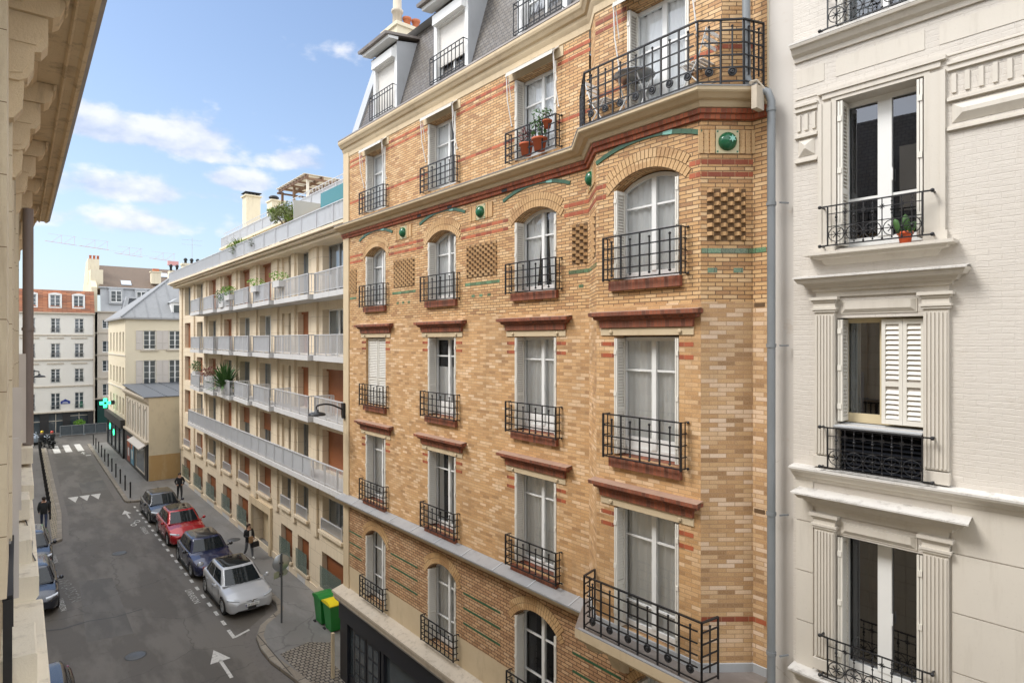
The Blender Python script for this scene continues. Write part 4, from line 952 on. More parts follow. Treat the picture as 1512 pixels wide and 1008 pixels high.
# roof slab, terrace
b = MB(); b.prism([(9.9,18.2),(9.15,18.2),(9.15,52.3),(9.9,52.3)], 14.86, 14.95); b.prism([(22,18.2),(9.0,18.2),(9.0,52.3),(22,52.3)], 14.97, 15.08); b.prism([(9.9,18.2),(9.35,18.2),(9.35,52.3),(9.9,52.3)], 14.72, 14.84); PM.add('roof_slab', b, ['modern_wall'])
b = MB(); balusters(b, (9.08,52.1), (9.08,18.3), 15.08, .74, .115, 1.6, .93); o = PM.add('terrace_balustrade', b, ['rail_grey','rail_panel'])
b = MB(); b.box(12.0,22,18.2,49,15.08,17.5); b.box(11.85,22.1,18.2,49.1,17.5,17.62); PM.add('penthouse', b, ['chimney'])
b = MB()
for a in (24,29,33.5,38,42.5): b.box(11.97,12.02,a,a+2.6,15.2,17.1)
PM.add('penthouse_window', b, ['glass_far'])
b = MB(); balusters(b, (11.95,48.9), (11.95,18.3), 17.62, .72, .12, 1.6, .9)
P0, P1 = 18.3, 48.9
for k in range(int((P1-P0)/.42)):
    a = P0+.42*k; b.bar((12.1,a,17.7),(12.1,a+.42,18.7),.012); b.bar((12.1,a+.42,17.7),(12.1,a,18.7),.012)
b.bar((12.1,P0,18.7),(12.1,P1,18.7),.03); PM.add('terrace_balustrade', b, ['rail_grey','rail_panel'])
b = MB(); b.box(13.2,14.2,47,48,17.6,21.4); b.box(13.1,14.3,46.9,48.1,21.4,21.5); c_ = PM.add('chimney', b, ['chimney']); b = MB()
for k in range(4): b.box(13.2+.26*k,13.38+.26*k,47.05,47.9,21.52,21.66)
b.box(13.12,14.28,46.95,48.05,21.67,21.72); PM.add('chimney_cowl', b, ['dark'], c_)
b = MB(); b.box(12.8,13.6,40,41,17.6,19.75); b.box(12.74,13.66,39.94,41.06,19.75,19.84); c_ = PM.add('chimney', b, ['chimney']); b = MB(); b.lathe([(.2,0),(.2,.12),(.32,.14),(.32,.2),(.2,.3)], (13.05,40.4,19.84), 12); PM.add('chimney_cowl', b, ['dark'], c_)
b = MB(); b.box(9.15,10.8,25.78,25.82,15.1,16.72); PM.add('divider_screen', b, ['glass_screen'])
b = MB(); b.box(9.32,9.34,19.5,23.3,15.1,16.55); PM.add('privacy_screen', b, ['teal'])
b = MB(); b.tube([(9.93,52.33,0.1),(9.93,52.33,14.8)], .05, 8); PM.add('drainpipe', b, ['pipe'])
T2 = Thing('pergola', FM, (13.4,35.2,17.62), 'wooden pergola with pale slatted roof on the upper terrace', 'pergola'); PP = plainfac(T2)
for x in (12.55,14.2):
    for a in (33.2,35.3,37.3): b = MB(); b.box(x-.06,x+.06,a-.06,a+.06,17.62,19.72); PP.add('post', b, ['paint_cream' if a < 34 else 'bark2'] if 'bark2' in M else ['paint_cream' if a < 34 else 'wood_beam'] if 'wood_beam' in M else ['paint_cream'])
b = MB()
for x in (12.45,13.3,14.25): b.box(x-.04,x+.04,32.9,37.6,19.72,19.88)
for a in (33.0,34.1,35.2,36.3,37.5): b.box(12.3,14.4,a-.04,a+.04,19.62,19.72)
PP.add('beam', b, ['terracotta_wood'] if 'terracotta_wood' in M else ['bark'])
b = MB()
for k in range(10): b.box(12.25,14.45,32.95+.47*k,32.95+.47*k+.36,19.89,19.92)
PP.add('canopy', b, ['paint_cream'])

# ================================================================== the white painted house on the right
FW = Frame(-30)
T = Thing('painted_house', FW, (8.5,1.5), 'cream painted brick house with fluted pilasters and scrolled iron window rails', 'building'); WH = T
F = fr_right(T, 8.5); PW = plainfac(T)
mb = MB(); wall(mb, -4.25, -3.8, 0, 18, [], 0, 0, i0=.035); F.add('plaster_strip', mb, ['plaster'])
WC = (2.74, .99); WSP = 3.5
cols_w = [WC[0], WC[0]-WSP]
opz = [(3.2,5.2),(6.4,8.24),(9.70,11.09),(12.0,13.95),(14.9,16.7)]
ops = [(-c-.495,-c+.495,z0,z1,0,.28) for c in cols_w for z0,z1 in opz] + [(-c-.49,-c+.49,9.09,9.68,0,.16) for c in cols_w]
mb = MB(); wall(mb, -3.8, 3.2, 0, 18, ops, .28, 0); mb.face([(-3.8,0,0),(-3.8,.035,0),(-3.8,.035,18),(-3.8,0,18)])
F.add('wall', mb, ['render_white'])
b = MB(); b.face([(8.7,3.79,0),(20,3.79,0),(20,3.79,17.9),(8.7,3.79,17.9)]); b.face([(8.5,-3.2,0),(20,-3.2,0),(20,-3.2,18),(8.5,-3.2,18)]); b.face([(8.4,4.2,18),(8.4,-3.2,18),(20,-3.2,18),(20,4.2,18)]); PW.add('party_wall', b, ['plaster'])
def prof_run(s0, s1, prof, ret=True, m=0, b=None):            # a moulding between s0 and s1 with its ends returned
    b = b or MB()
    for (o0,z0),(o1,z1) in zip(prof, prof[1:]):
        e0, e1 = (o0, o1) if ret else (0, 0)
        b.face([(s0-e0,-o0,z0),(s1+e0,-o0,z0),(s1+e1,-o1,z1),(s0-e1,-o1,z1)], m)
        for s, e in ((s0,-1),(s1,1)): b.face([(s+e*e0,-o0,z0),(s+e*e0,.0,z0),(s+e*e1,.0,z1),(s+e*e1,-o1,z1)], m)
    return b
L_END = -3.78
def ledge(z, th, out, pm='paint_ledge'):
    k = th/.2; return prof_run(L_END, 3.2, [(0,z-th),(.03,z-th),(.04,z-th+.05*k),(.09,z-th+.08*k),(.13,z-.06*k),(out-.01,z-.055*k),(out,z-.03*k),(out,z),(0,z+.02)], False)
M['cream_stone'] = stone('cream_stone', (.575,.53,.46), (.65,.605,.53), (.30,.25,.19), 1.6, .15, .65, .30, 6)
M['stone_worn'] = stone('stone_worn', (.55,.53,.50), (.68,.65,.60), (.16,.14,.12), 5, .3, .7, .8, 6)
for z, th, out in ((14.83,.22,.17),(9.08,.18,.17),(6.34,.18,.2)):
    F.add('string_ledge', ledge(z, th, out), ['cream_stone']); b = MB(); b.face([(L_END-.01,-out-.004,z+.004),(3.2,-out-.004,z+.004),(3.2,.0,z+.026),(L_END-.01,.0,z+.026)]); b.box(L_END-.01,3.2,-out-.006,-out-.001,z-.022,z+.003); F.add('ledge_cap', b, ['stone_worn'])
def flutes(b, s0, s1, z0, z1, n, i=-.06):
    b.box(s0, s1, i, .0, z0-.02, z1+.035); w = (s1-s0-.05)/n
    for k in range(n+1): x = s0+.025+w*k; b.box(x-.010, x+.010, i-.014, i, z0, z1)
for ci, c in enumerate(cols_w):
    s = -c; e = .495
    # upper window: architrave, sill, mouldings
    b = MB()
    for x0, x1, i in ((s-e-.22,s-e-.17,-.05),(s-e-.17,s-e-.06,-.035),(s-e-.06,s-e,-.018),(s+e+.17,s+e+.22,-.05),(s+e+.06,s+e+.17,-.035),(s+e,s+e+.06,-.018)): b.box(x0,x1,i,.0,12.08,13.95)
    for z0, z1, i, h in ((13.95,14.0,-.018,e+.06),(14.0,14.07,-.035,e+.17),(14.07,14.12,-.055,e+.225)): b.box(s-h,s+h,i,.0,z0,z1)
    b.box(s-e-.24,s-e,-.06,.0,11.97,12.08); b.box(s+e,s+e+.24,-.06,.0,11.97,12.08)
    F.add('architrave', b, ['cream_stone'])
    F.add('window_sill', prof_run(s-e-.12, s+e+.12, [(0,11.79),(.02,11.80),(.06,11.87),(.13,11.88),(.15,11.91),(.22,11.915),(.22,11.955),(0,11.985)]), ['cream_stone'])
    # cornices, pilasters and panels of the two lower windows
    for dz, zinc, base in ((0,False,9.14),(-2.87,True,6.44)):
        pr = [(.03,11.37+dz),(.035,11.44+dz),(.07,11.45+dz),(.08,11.49+dz),(.12,11.50+dz),(.15,11.54+dz),(.20,11.555+dz),(.23,11.60+dz),(.24,11.63+dz),(0,11.65+dz)]
        F.add('cornice', prof_run(s-e-.22, s+e+.22, pr), ['cream_stone'])
        b = MB(); q = e+.22+(.27 if zinc else .25); b.face([(s-q,-.27 if zinc else -.25,11.635+dz),(s+q,-.27 if zinc else -.25,11.635+dz),(s+q-.02,0,11.67+dz),(s-q+.02,0,11.67+dz)]); b.box(s-q,s+q,-.275 if zinc else -.255,-.265 if zinc else -.25,11.615+dz,11.634+dz)
        F.add('cornice_cover', b, ['stone_worn'])
        for sg in (-1,1):
            x0, x1 = (s-e-.255, s-e-.005) if sg < 0 else (s+e+.005, s+e+.255)
            b = MB(); flutes(b, x0, x1, base+.16, 11.13+dz, 5); b.box(x0-.015,x1+.015,-.085,.0,base-.02,base+.12)
            for z0, z1, o in ((11.17,11.20,.02),(11.20,11.23,.035),(11.23,11.30,.012),(11.30,11.33,.03),(11.33,11.368,.055)): b.box(x0-o,x1+o,-.062-o,.0,z0+dz,z1+dz)
            F.add('pilaster', b, ['cream_stone'])
        b = MB(); x0, x1, z0, z1 = s-e+.06, s+e-.07, 11.14+dz, 11.31+dz; j = .06
        b.box(x0,x1,-.012,0,z0,z1); F_ = [(x0+.01,-.012,z0+.01),(x1-.01,-.012,z0+.01),(x1-.01,-.012,z1-.01),(x0+.01,-.012,z1-.01)]; G_ = [(x0+j,-.045,z0+j),(x1-j,-.045,z0+j),(x1-j,-.045,z1-.015),(x0+j,-.045,z1-.015)]
        b.face(G_)
        for k in range(4): b.face([F_[k],F_[(k+1)%4],G_[(k+1)%4],G_[k]])
        F.add('relief_panel', b, ['cream_stone'])
def scroll_rail(w, h, cells=5, back=.0):
    def fn():
        b = MB(); f = -.17; r = min(w/cells/2-.012, h*.20); zc = h*.27
        for z in (.0, h*.27+r+.012, h*.80, h): b.bar((-w/2,f,z),(w/2,f,z), .016 if z in (0,h) else .010)
        b.bar((-w/2,f,zc-0),(w/2,f,zc),.009)
        for x in (-w/2,w/2): b.bar((x,f,0),(x,f,h),.016)
        for z in (0,h):
            for sg in (-1,1):
                b.bar((sg*w/2,f,z),(sg*(w/2+.10),f+.01,z),.018); b.bar((sg*(w/2+.09),f,z),(sg*(w/2+.09),0,z),.018); b.ball((sg*(w/2+.10),f,z),.024)
        for k in range(cells):
            x = -w/2+w*(k+.5)/cells; n = 18
            b.tube([(x+r*cos(2*pi*j/n), f, zc+r*sin(2*pi*j/n)) for j in range(n+1)], .006, 5, cap=False)
            for j in range(8): a = pi*j/4; b.bar((x,f,zc),(x+r*.62*cos(a),f,zc+r*.62*sin(a)),.010)
            b.ball((x,f-.004,zc),.018); b.bar((x,f,zc-r-.02),(x,f,h*.98),.009)
            for zz, rr in ((.62,.013),(.70,.019),(.76,.012),(.90,.012)): b.ball((x,f,h*zz),rr)
            b.ball((x,f,zc-r-.02),.012)
        for k in range(1,cells):
            x = -w/2+w*k/cells; b.bar((x,f,0),(x,f,h),.010)
            for j in range(8): a = pi*j/4+.2; b.bar((x,f,h*.8),(x+.032*cos(a),f,h*.8+.032*sin(a)),.008)
            b.ball((x,f,zc),.016); b.ball((x,f,h*.27+r+.012),.013); b.ball((x,f,.02),.014)
        return b.mesh('railing', ['iron'])
    return cached(('scroll',w,h,cells), fn)
M['frame_cream'] = plain('frame_cream', (.62,.52,.33), .4, var=.05)
for ci, c in enumerate(cols_w):
    s = -c
    window(F, s, 12.02, .97, 1.93, 0, .24, (.33,), 0, None, True, 5, glassm='glass_clear', mid=.16, shd=.22)
    window(F, s, 14.92, .97, 1.78, 0, .24, (.33,), 0, 'gap', True, 6, glassm='glass_clear')
    window(F, s, 6.42, .97, 1.82, 0, .24, (), 0, 'left' if ci else None, True, 7, glassm='glass_clear', mid=.16, shd=.22)
    window(F, s, 3.22, .97, 1.98, 0, .24, (), 0, 'full', True, 8, glassm='glass_clear')
    o = window(F, s, 9.72, .97, 1.37, 0, .20, (), 0, 'right', 'L', 9, glassm='glass_clear', frame='frame_cream', shd=.20, shn=2)
    for q in (.13,.365): F.put('shutter', cached('closed', lambda: louvre_panel(.232, 1.31, step=.062)), o, (q, -.13, .03))
    b = MB(); b.slab([(-.10,9.665),(.17,9.70),(.17,9.715),(-.105,9.683)], lambda p,q,d: (d,p,q), s-.50, s+.49); F.add('window_sill', b, ['zinc_pale'])
    b = MB(); b.face([(s-.49,.15,9.09),(s+.49,.15,9.09),(s+.49,.15,9.68),(s-.49,.15,9.68)])
    for k in range(9): b.face([(s-.47,.06,9.12+.06*k),(s+.47,.06,9.12+.06*k),(s+.47,.13,9.16+.06*k),(s-.47,.13,9.16+.06*k)])
    F.add('ventilation_panel', b, ['black_paint'])
    for z, h in ((12.03,.51),(9.14,.52),(6.40,.52),(14.86,.52)): F.put('railing', scroll_rail(1.06, h), None, (s-.01, 0, z))
# rustication below, friezes above
for (z0, z1) in ((8.345,8.90),(7.66,8.33),(6.975,7.645),(6.36,6.96)):
    for s0, s1 in ((-3.76,-3.53),(-1.965,.0)): b = MB(); b.box(s0, s1, -.016, .0, z0, z1); F.add('rusticated_block', b, ['cream_stone'])
b = MB()
for s0, s1 in ((-3.75,-3.39),(-3.24,-2.24),(-2.09,.6)): b.box(s0, s1, -.007, 0, 14.265, 14.50)
F.add('relief_panel', b, ['cream_stone'])
def frieze(s0, s1, n):
    b = MB(); prof_run(s0, s1, [(0,14.10),(.012,14.10),(.012,14.12),(0,14.13)], False, b=b)
    for z0, z1, o in ((13.92,13.95,.035),(13.95,13.99,.02),(13.99,14.02,.045),(13.565,13.60,.045),(13.60,13.62,.02),(13.225,13.25,.045),(13.25,13.275,.025)): b.box(s0,s1,-o,0,z0,z1)
    for k in range(n): x = s0+(s1-s0)*(k+.5)/n; b.box(x-.022,x+.022,-.022,0,13.66,13.88)
    F_ = [(s0+.04,-.004,13.31),(s1-.04,-.004,13.31),(s1-.04,-.004,13.54),(s0+.04,-.004,13.54)]; j = min(.11,(s1-s0)/2-.05); G_ = [(s0+.04+j,-.06,13.40),(s1-.04-j,-.06,13.40),(s1-.04-j,-.06,13.45),(s0+.04+j,-.06,13.45)]
    b.face(G_)
    for k in range(4): b.face([F_[k],F_[(k+1)%4],G_[(k+1)%4],G_[k]])
    F.add('frieze', b, ['cream_stone'])
frieze(-3.77,-3.47,3); frieze(-2.01,.02,16)

# ================================================================== the house the photograph is taken from
FLf = Frame(28)
T = Thing('corner_house', FLf, (-.1,3.0), 'cream stone facade seen edge on with a deep bracketed eave', 'building'); LH = T
F = Fac(T, (-.10,0), (0,1)); PL = plainfac(T)
lops = [(c-.5,c+.5,z0,z1,0,.25) for c in (-9,-6,-3,3.2,9.0) for z0,z1 in ((2.9,5.2),(6.0,8.0),(9.2,11.6))]
mb = MB(); wall(mb, -14, 17.0, 0, 13.4, lops, .25, 0)
for a0, a1, o in ((7.9,8.15,.03),(8.4,9.6,.055),(9.75,9.9,.07),(10.75,10.85,.10),(4.6,5.5,.045),(5.9,6.25,.06),(6.6,7.6,.05),(10.2,10.6,.09),(11.2,12.0,.075),(12.9,13.6,.07),(14.2,17.0,.05)): mb.box(a0,a1,-o,.0,9.3,13.1)
F.add('wall', mb, ['stone_left'])
for c in (-9,-6,-3,3.2,9.0):
    for z0, z1 in ((2.9,5.2),(6.0,8.0),(9.2,11.6)): window(F, c, z0+.01, .98, z1-z0-.02, 0, .18, (.3,.62), 0, None, False, 3, room=False, glassm='glass_far')
b = MB(); b.face([(-.1,17,0),(-9,17,0),(-9,17,13.4),(-.1,17,13.4)]); b.face([(-.1,-14,0),(-9,-14,0),(-9,-14,13.4),(-.1,-14,13.4)]); PL.add('party_wall', b, ['plaster_cream'])
mb = MB(); E0, E1 = -14, 16.9
mb.slab([(-.1,13.40),(.43,13.40),(.455,13.37),(.49,13.38),(.50,13.50),(-.1,13.56)], lambda p,q,d: (p,d,q), E0, E1, 0); mb.slab([(.06,13.31),(.10,13.33),(.14,13.398),(-.1,13.398),(-.1,13.25),(.02,13.25)], lambda p,q,d: (p,d,q), E0, E1, 0)
mb.slab([(.33,13.385),(.345,13.372),(.36,13.385),(.36,13.399),(.33,13.399)], lambda p,q,d: (p,d,q), E0, E1, 0)
PL.add('eave', mb, ['stone_eave'])
b = MB(); b.slab([(.492,13.39),(.53,13.42),(.53,13.52),(.47,13.56),(.45,13.52),(.501,13.50)], lambda p,q,d: (p,d,q), E0, E1); PL.add('gutter', b, ['zinc_brown'])
for a in (-6,-3.6,-1.2,1.2,3.5,5.8,7.9,10.2,12.6,15.0,16.6):
    b = MB(); h = .135
    b.slab([(-.1,13.395),(.27,13.395),(.27,13.30),(.24,13.22),(.20,13.19),(-.1,13.19)], lambda p,q,d: (p,d,q), a-h, a+h)
    b.slab([(-.1,13.188),(.17,13.188),(.17,12.99),(.13,12.93),(.09,12.92),(.085,12.80),(.05,12.72),(-.0,12.69),(-.1,12.69)], lambda p,q,d: (p,d,q), a-h*.72, a+h*.72)
    b.slab([(-.1,12.70),(.03,12.70),(.02,12.50),(-.03,12.42),(-.1,12.40)], lambda p,q,d: (p,d,q), a-h*.5, a+h*.5)
    for dd in (-.012,.012):
        yy = a+(-h*.72 if dd < 0 else h*.72)
        b.slab([(-.06,13.16),(.13,13.16),(.13,13.02),(.10,12.97),(-.06,12.97)], lambda p,q,d: (p,d,q), yy, yy+dd)
        b.slab([(-.06,12.93),(.055,12.93),(.05,12.81),(.02,12.75),(-.06,12.73)], lambda p,q,d: (p,d,q), yy, yy+dd)
    b.slab([(.272,13.395),(.30,13.395),(.30,13.36),(.285,13.33),(.272,13.33)], lambda p,q,d: (p,d,q), a-h-.02, a+h+.02)
    PL.add('bracket', b, ['stone_eave'])
b = MB(); b.face([(.45,E0,13.56),(.45,E1,13.56),(-.8,E1,16.6),(-.8,E0,16.6)], 0); b.face([(-.8,E0,16.6),(-.8,E1,16.6),(-9,E1,18),(-9,E0,18)], 1); b.face([(.45,E1,13.56),(-9,E1,13.56),(-9,E1,18),(-.8,E1,16.6)],1); b.face([(.45,E0,13.56),(-9,E0,13.56),(-9,E0,18),(-.8,E0,16.6)],1); PL.add('roof', b, ['slate','zinc'])
for a in (-8,-4,-.5,4,9): b = MB(); b.box(-.45,.30,a-.55,a+.55,13.7,15.5); PL.add('dormer', b, ['paint_cream'])
b = MB(); b.tube([(.113,12.45,9.13),(.113,12.45,12.9)], .072, 14); b.tube([(.113,12.45,10.95),(.113,12.45,11.0)], .085, 14); PL.add('drainpipe', b, ['pipe_brown'])
mb = MB(); bl = [(-14,4.75,.205,8.22,0),(4.75,7.15,.172,8.40,0),(7.15,10.6,.145,8.62,0),(10.6,15.2,.16,8.82,0)]
for a0, a1, wx, z, m in bl: mb.slab([(-.1,z-.30),(wx-.05,z-.30),(wx-.03,z-.22),(wx,z-.18),(wx,z-.01),(wx-.01,z),(-.1,z+.02)], lambda p,q,d: (p,d,q), a0, a1, m)
PL.add('ledge', mb, ['ledge_left'])
for a0, a1, wx, z in ((3.6,4.3,.11,8.42),(5.4,6.0,.10,8.62),(7.6,8.2,.10,8.85),(9.3,9.8,.10,8.9),(12.1,12.8,.17,9.12),(13.6,14.4,.13,9.1)): mb = MB(); mb.slab([(-.1,z-.24),(wx,z-.24),(wx,z-.01),(wx-.01,z),(-.1,z)], lambda p,q,d: (p,d,q), a0, a1); PL.add('plinth_block', mb, ['ledge_left'])
mb = MB(); balusters(mb, (-.055,4.9), (-.055,12.0), 8.45, .75, .12, 1.2); PL.add('railing', mb, ['iron','iron'])
for a, z, w_ in ((8.3,9.0,.0),(11.4,9.3,.06),(6.4,8.7,-.02)): mb = MB(); mb.box(-.09,w_+.02,a,a+.04,z,z+1.3); PL.add('shutter', mb, ['shutter_grey'])
mb = MB(); mb.tube([(-.06,9.9,8.66),(.02,9.6,8.68),(.07,9.2,8.65),(.09,8.8,8.64),(.11,8.3,8.64),(.10,7.9,8.64),(.125,7.6,8.64)], .006, 5); PL.add('cable', mb, ['iron'])
mb = MB(); mb.box(-.12,-.045,5.9,7.6,9.28,9.32); PL.add('window_sill', mb, ['zinc'])
# the neighbours further down on the left, standing back from the street
T = Thing('neighbouring_house', SF, (-1.8,45), 'cream house behind the left pavement standing back from the street', 'building'); NH = T
F = Fac(T, (-1.8,0), (0,1))
nops = [(c-.5,c+.5,z,z+1.9,0,.2) for c in range(20,76,4) for z in (4,7,10,13)]
mb = MB(); wall(mb, 17.2, 76, 0, 16, nops, .2, 0); F.add('wall', mb, ['plaster_cream'])
for c in range(20,76,4):
    for z in (4,7,10,13): window(F, c, z, 1.0, 1.9, 0, .15, (.3,.62), 0, None, False, 3, room=False, glassm='glass_far')
b = MB(); b.box(-12,-1.8,17.2,76,16,16.4); plainfac(T).add('roof', b, ['zinc'])
b = MB(); b.face([(-1.8,76,0),(-12,76,0),(-12,76,16),(-1.8,76,16)]); plainfac(T).add('party_wall', b, ['plaster_cream'])
# ================================================================== buildings at the end of the street
T = Thing('corner_building', SF, (4,87.5), 'white plastered corner building with an orange tiled mansard above a dark shop front', 'building')
F = Fac(T, (0,87.5), (1,0)); PC = plainfac(T)
fc = [(-4.9,1.0),(-1.5,1.0),(1.98,1.0),(4.32,.86),(6.55,.86)]; frz = [(2.75,4.70),(5.88,7.48),(8.75,10.42),(11.62,13.32)]
mb = MB(); wall(mb, -9, 8.06, 0, 14.0, [(c-w/2,c+w/2,z0,z1,0,.2) for c,w in fc for z0,z1 in frz]+[(1.2,2.9,.1,2.3,0,.5),(3.7,5.0,.1,2.3,0,.5),(5.7,7.4,.6,2.3,0,.4)], .2, 0, zb=[(0,1),(2.45,0)])
F.add('wall', mb, ['plaster_white','dark_front'] if 'dark_front' in M else ['plaster_white','black_paint'])
for i, (c, w) in enumerate(fc):
    for j, (z0, z1) in enumerate(frz):
        window(F, c, z0, w, z1-z0, 0, .12, (.3,.55,.78) if j else (.25,.5,.75), 0, ['half','full','gap'][(i+j) % 3] if (i*j) % 4 != 1 else None, False, i, room=False, glassm='glass_far', mid=.1)
        b = MB(); 
        for z in (z0+.08,z0+.55): b.bar((c-w/2,-.03,z),(c+w/2,-.03,z),.03)
        for k in range(9): x = c-w/2+w*k/8; b.bar((x,-.03,z0+.08),(x,-.03,z0+.55),.014)
        F.add('window_railing', b, ['iron'])
        if j in (1,2): b = MB(); b.box(c-w/2-.35,c+w/2+.35,-.08,.0,z1+.55,z1+.68); F.add('window_hood', b, ['stone_grey'])
b = MB()
for z, o in ((2.45,.22),(5.4,.1),(8.45,.14),(11.3,.1),(13.85,.28)): b.box(-9,8.1,-o,.0,z,z+.13)
F.add('string_course', b, ['stone_grey'])
for x0, x1, z0, z1 in ((1.2,2.9,.1,2.3),(3.7,5.0,.1,2.3),(5.7,7.4,.6,2.3)):
    b = MB(); b.face([(x0,.3,z0),(x1,.3,z0),(x1,.3,z1),(x0,.3,z1)]); b.box((x0+x1)/2-.03,(x0+x1)/2+.03,.24,.3,z0,z1,1); b.box(x0,x1,.24,.3,z0+1.35,z0+1.41,1); F.add('shop_window', b, ['glass_far','paint_cream'])
b = MB(); b.face([(-9,87.5,14.0),(8.06,87.5,14.0),(8.06,88.5,16.62),(-9,88.5,16.62)]); b.face([(-9,88.5,16.62),(8.06,88.5,16.62),(8.06,97,17.2),(-9,97,17.2)],1); b.face([(8.06,87.5,14),(8.06,97,14),(8.06,97,17.2),(8.06,88.5,16.62)],1)
PC.add('roof', b, ['tile_roof','zinc'])
for c in (2.1,4.3,6.5):
    b = MB(); w = .95
    b.box(c-w/2-.14,c-w/2,.15,.5,14.6,16.1); b.box(c+w/2,c+w/2+.14,.15,.5,14.6,16.1); b.box(c-w/2-.14,c+w/2+.14,.15,.5,14.5,14.62)
    n = 8
    b.slab([(c-w/2-.14,16.0)]+[(c+(w/2+.14)*(2*k/n-1), 16.12+.14*sin(pi*k/n)) for k in range(n+1)]+[(c+w/2+.14,16.0)], lambda p,q,d: (p,d,q), .13, 1.0)
    o = F.add('dormer', b, ['paint_white']); fm = frame_mesh(w, 1.4, 0, (.35,.68), 0); q = F.put('dormer_window', fm, o, (c,.28,14.62)); F.put('pane', pane_mesh(w,1.4,'glass_far'), q)
b = MB(); b.slab([(4.78,3.42),(5.68,3.42),(5.68,3.72),(5.45,3.84),(5.23,3.98),(5.01,3.84),(4.78,3.72)], lambda p,q,d: (p,d,q), -.05, 0); pl = F.add('street_plaque', b, ['plaque_blue'] if 'plaque_blue' in M else ['car_blue'])
b = MB(); b.box(4.95,5.5,-.058,-.05,3.48,3.52); b.box(5.0,5.46,-.058,-.05,3.60,3.64); F.add('plaque_lettering', b, ['paint_white'], pl)
b = MB(); b.tube([(8.0,87.42,.1),(8.0,87.42,13.9)], .06, 8); PC.add('drainpipe', b, ['stone_grey'])

T = Thing('tall_building', SF, (13,91.5), 'taller beige building with a brown roof and skylights above zinc dormers', 'building')
F = Fac(T, (0,90), (1,0)); PT = plainfac(T)
tw = [(9.55,.95,z0,z1) for z0,z1 in ((12.2,13.3),(9.3,10.7),(6.9,8.3),(3.9,5.4))]
mb = MB(); wall(mb, 8.1, 24, 0, 14.3, [(c-w/2,c+w/2,z0,z1,0,.2) for c,w,z0,z1 in tw]+[(13,14,z0,z1,0,.2) for _,_,z0,z1 in tw], .2, 0, zb=[(0,1),(3.6,0)])
F.add('wall', mb, ['plaster_rose','shop_green'] if 'shop_green' in M else ['plaster_rose','glaze_dark'])
for c,w,z0,z1 in tw: window(F, c, z0, w, z1-z0, 0, .12, (.3,.6), 0, None, False, 2, room=False, glassm='glass_far', mid=.1)
b = MB()
for z, o in ((3.55,.25),(6.0,.06),(8.9,.06),(11.6,.06),(14.2,.3)): b.box(8.1,24,-o,.0,z,z+.14)
F.add('string_course', b, ['stone_grey'])
b = MB(); b.face([(8.9,90.1,14.35),(24,90.1,14.35),(24,90.7,17.3),(8.9,90.7,17.3)],0); b.face([(8.9,90.7,17.3),(24,90.7,17.3),(24,96,20.6),(8.9,96,20.6)],1); b.box(8.7,24,90.4,90.75,17.28,17.42,0); b.face([(8.9,96,20.6),(24,96,20.6),(24,101,17),(8.9,101,17)],1)
PT.add('roof', b, ['zinc_pale','roof_brown'])
b = MB(); b.slab([(90,0),(90,17.3),(90.6,17.6),(95.6,21.0),(96.6,21.0),(101,17.2),(101,0)], lambda p,q,d: (d,p,q), 7.95, 8.55); PT.add('gable_wall', b, ['plaster_old'])
b = MB(); b.box(7.9,9.1,93.6,94.6,18,21.1); b.box(8.0,9.3,91.5,92.3,17.2,19.6); c_ = PT.add('chimney', b, ['chimney'])
for x in (8.2,8.6,9.0): b = MB(); b.lathe([(.14,0),(.12,.4),(.16,.42),(.16,.5),(.02,.5)], (x-.0,94.1,21.1), 8); PT.add('chimney_pot', b, ['clay'], c_)
b = MB(); b.box(14.6,15.7,91.6,92.6,18.2,19.7); b.box(14.5,15.8,91.5,92.7,19.7,19.85); c_ = PT.add('chimney', b, ['chimney']); b = MB(); b.box(14.8,15.5,91.8,92.4,19.85,20.2); PT.add('chimney_pot', b, ['clay'], c_)
for x, y in ((11.8,91.9),(16.4,94.3),(19.5,92.2)):
    z = 17.3+(y-90.7)*.6226; b = MB(); b.slab([(y-.45,z-.28+.06),(y+.45,z+.28+.06),(y+.45,z+.28+.14),(y-.45,z-.28+.14)], lambda p,q,d: (d,p,q), x-.55, x+.55); PT.add('skylight', b, ['skylight'] if 'skylight' in M else ['lamp_glass'])
for c, w in ((10.5,1.15),(13.2,1.0),(15.4,1.0)):
    b = MB(); b.box(c-w/2-.18,c+w/2+.18,.0,.7,15.3,17.2); o = F.add('dormer', b, ['zinc_pale']); b = MB(); b.slab([(c-w/2-.22,17.2),(c+w/2+.22,17.2),(c,17.42)], lambda p,q,d:(p,d,q), -.05,.7); F.add('dormer_roof', b, ['zinc_pale'], o)
    q = F.put('dormer_window', frame_mesh(w,1.45,0,(.33,.66),0), o, (c,-.06,15.5)); F.put('pane', pane_mesh(w,1.45,'glass_far'), q)

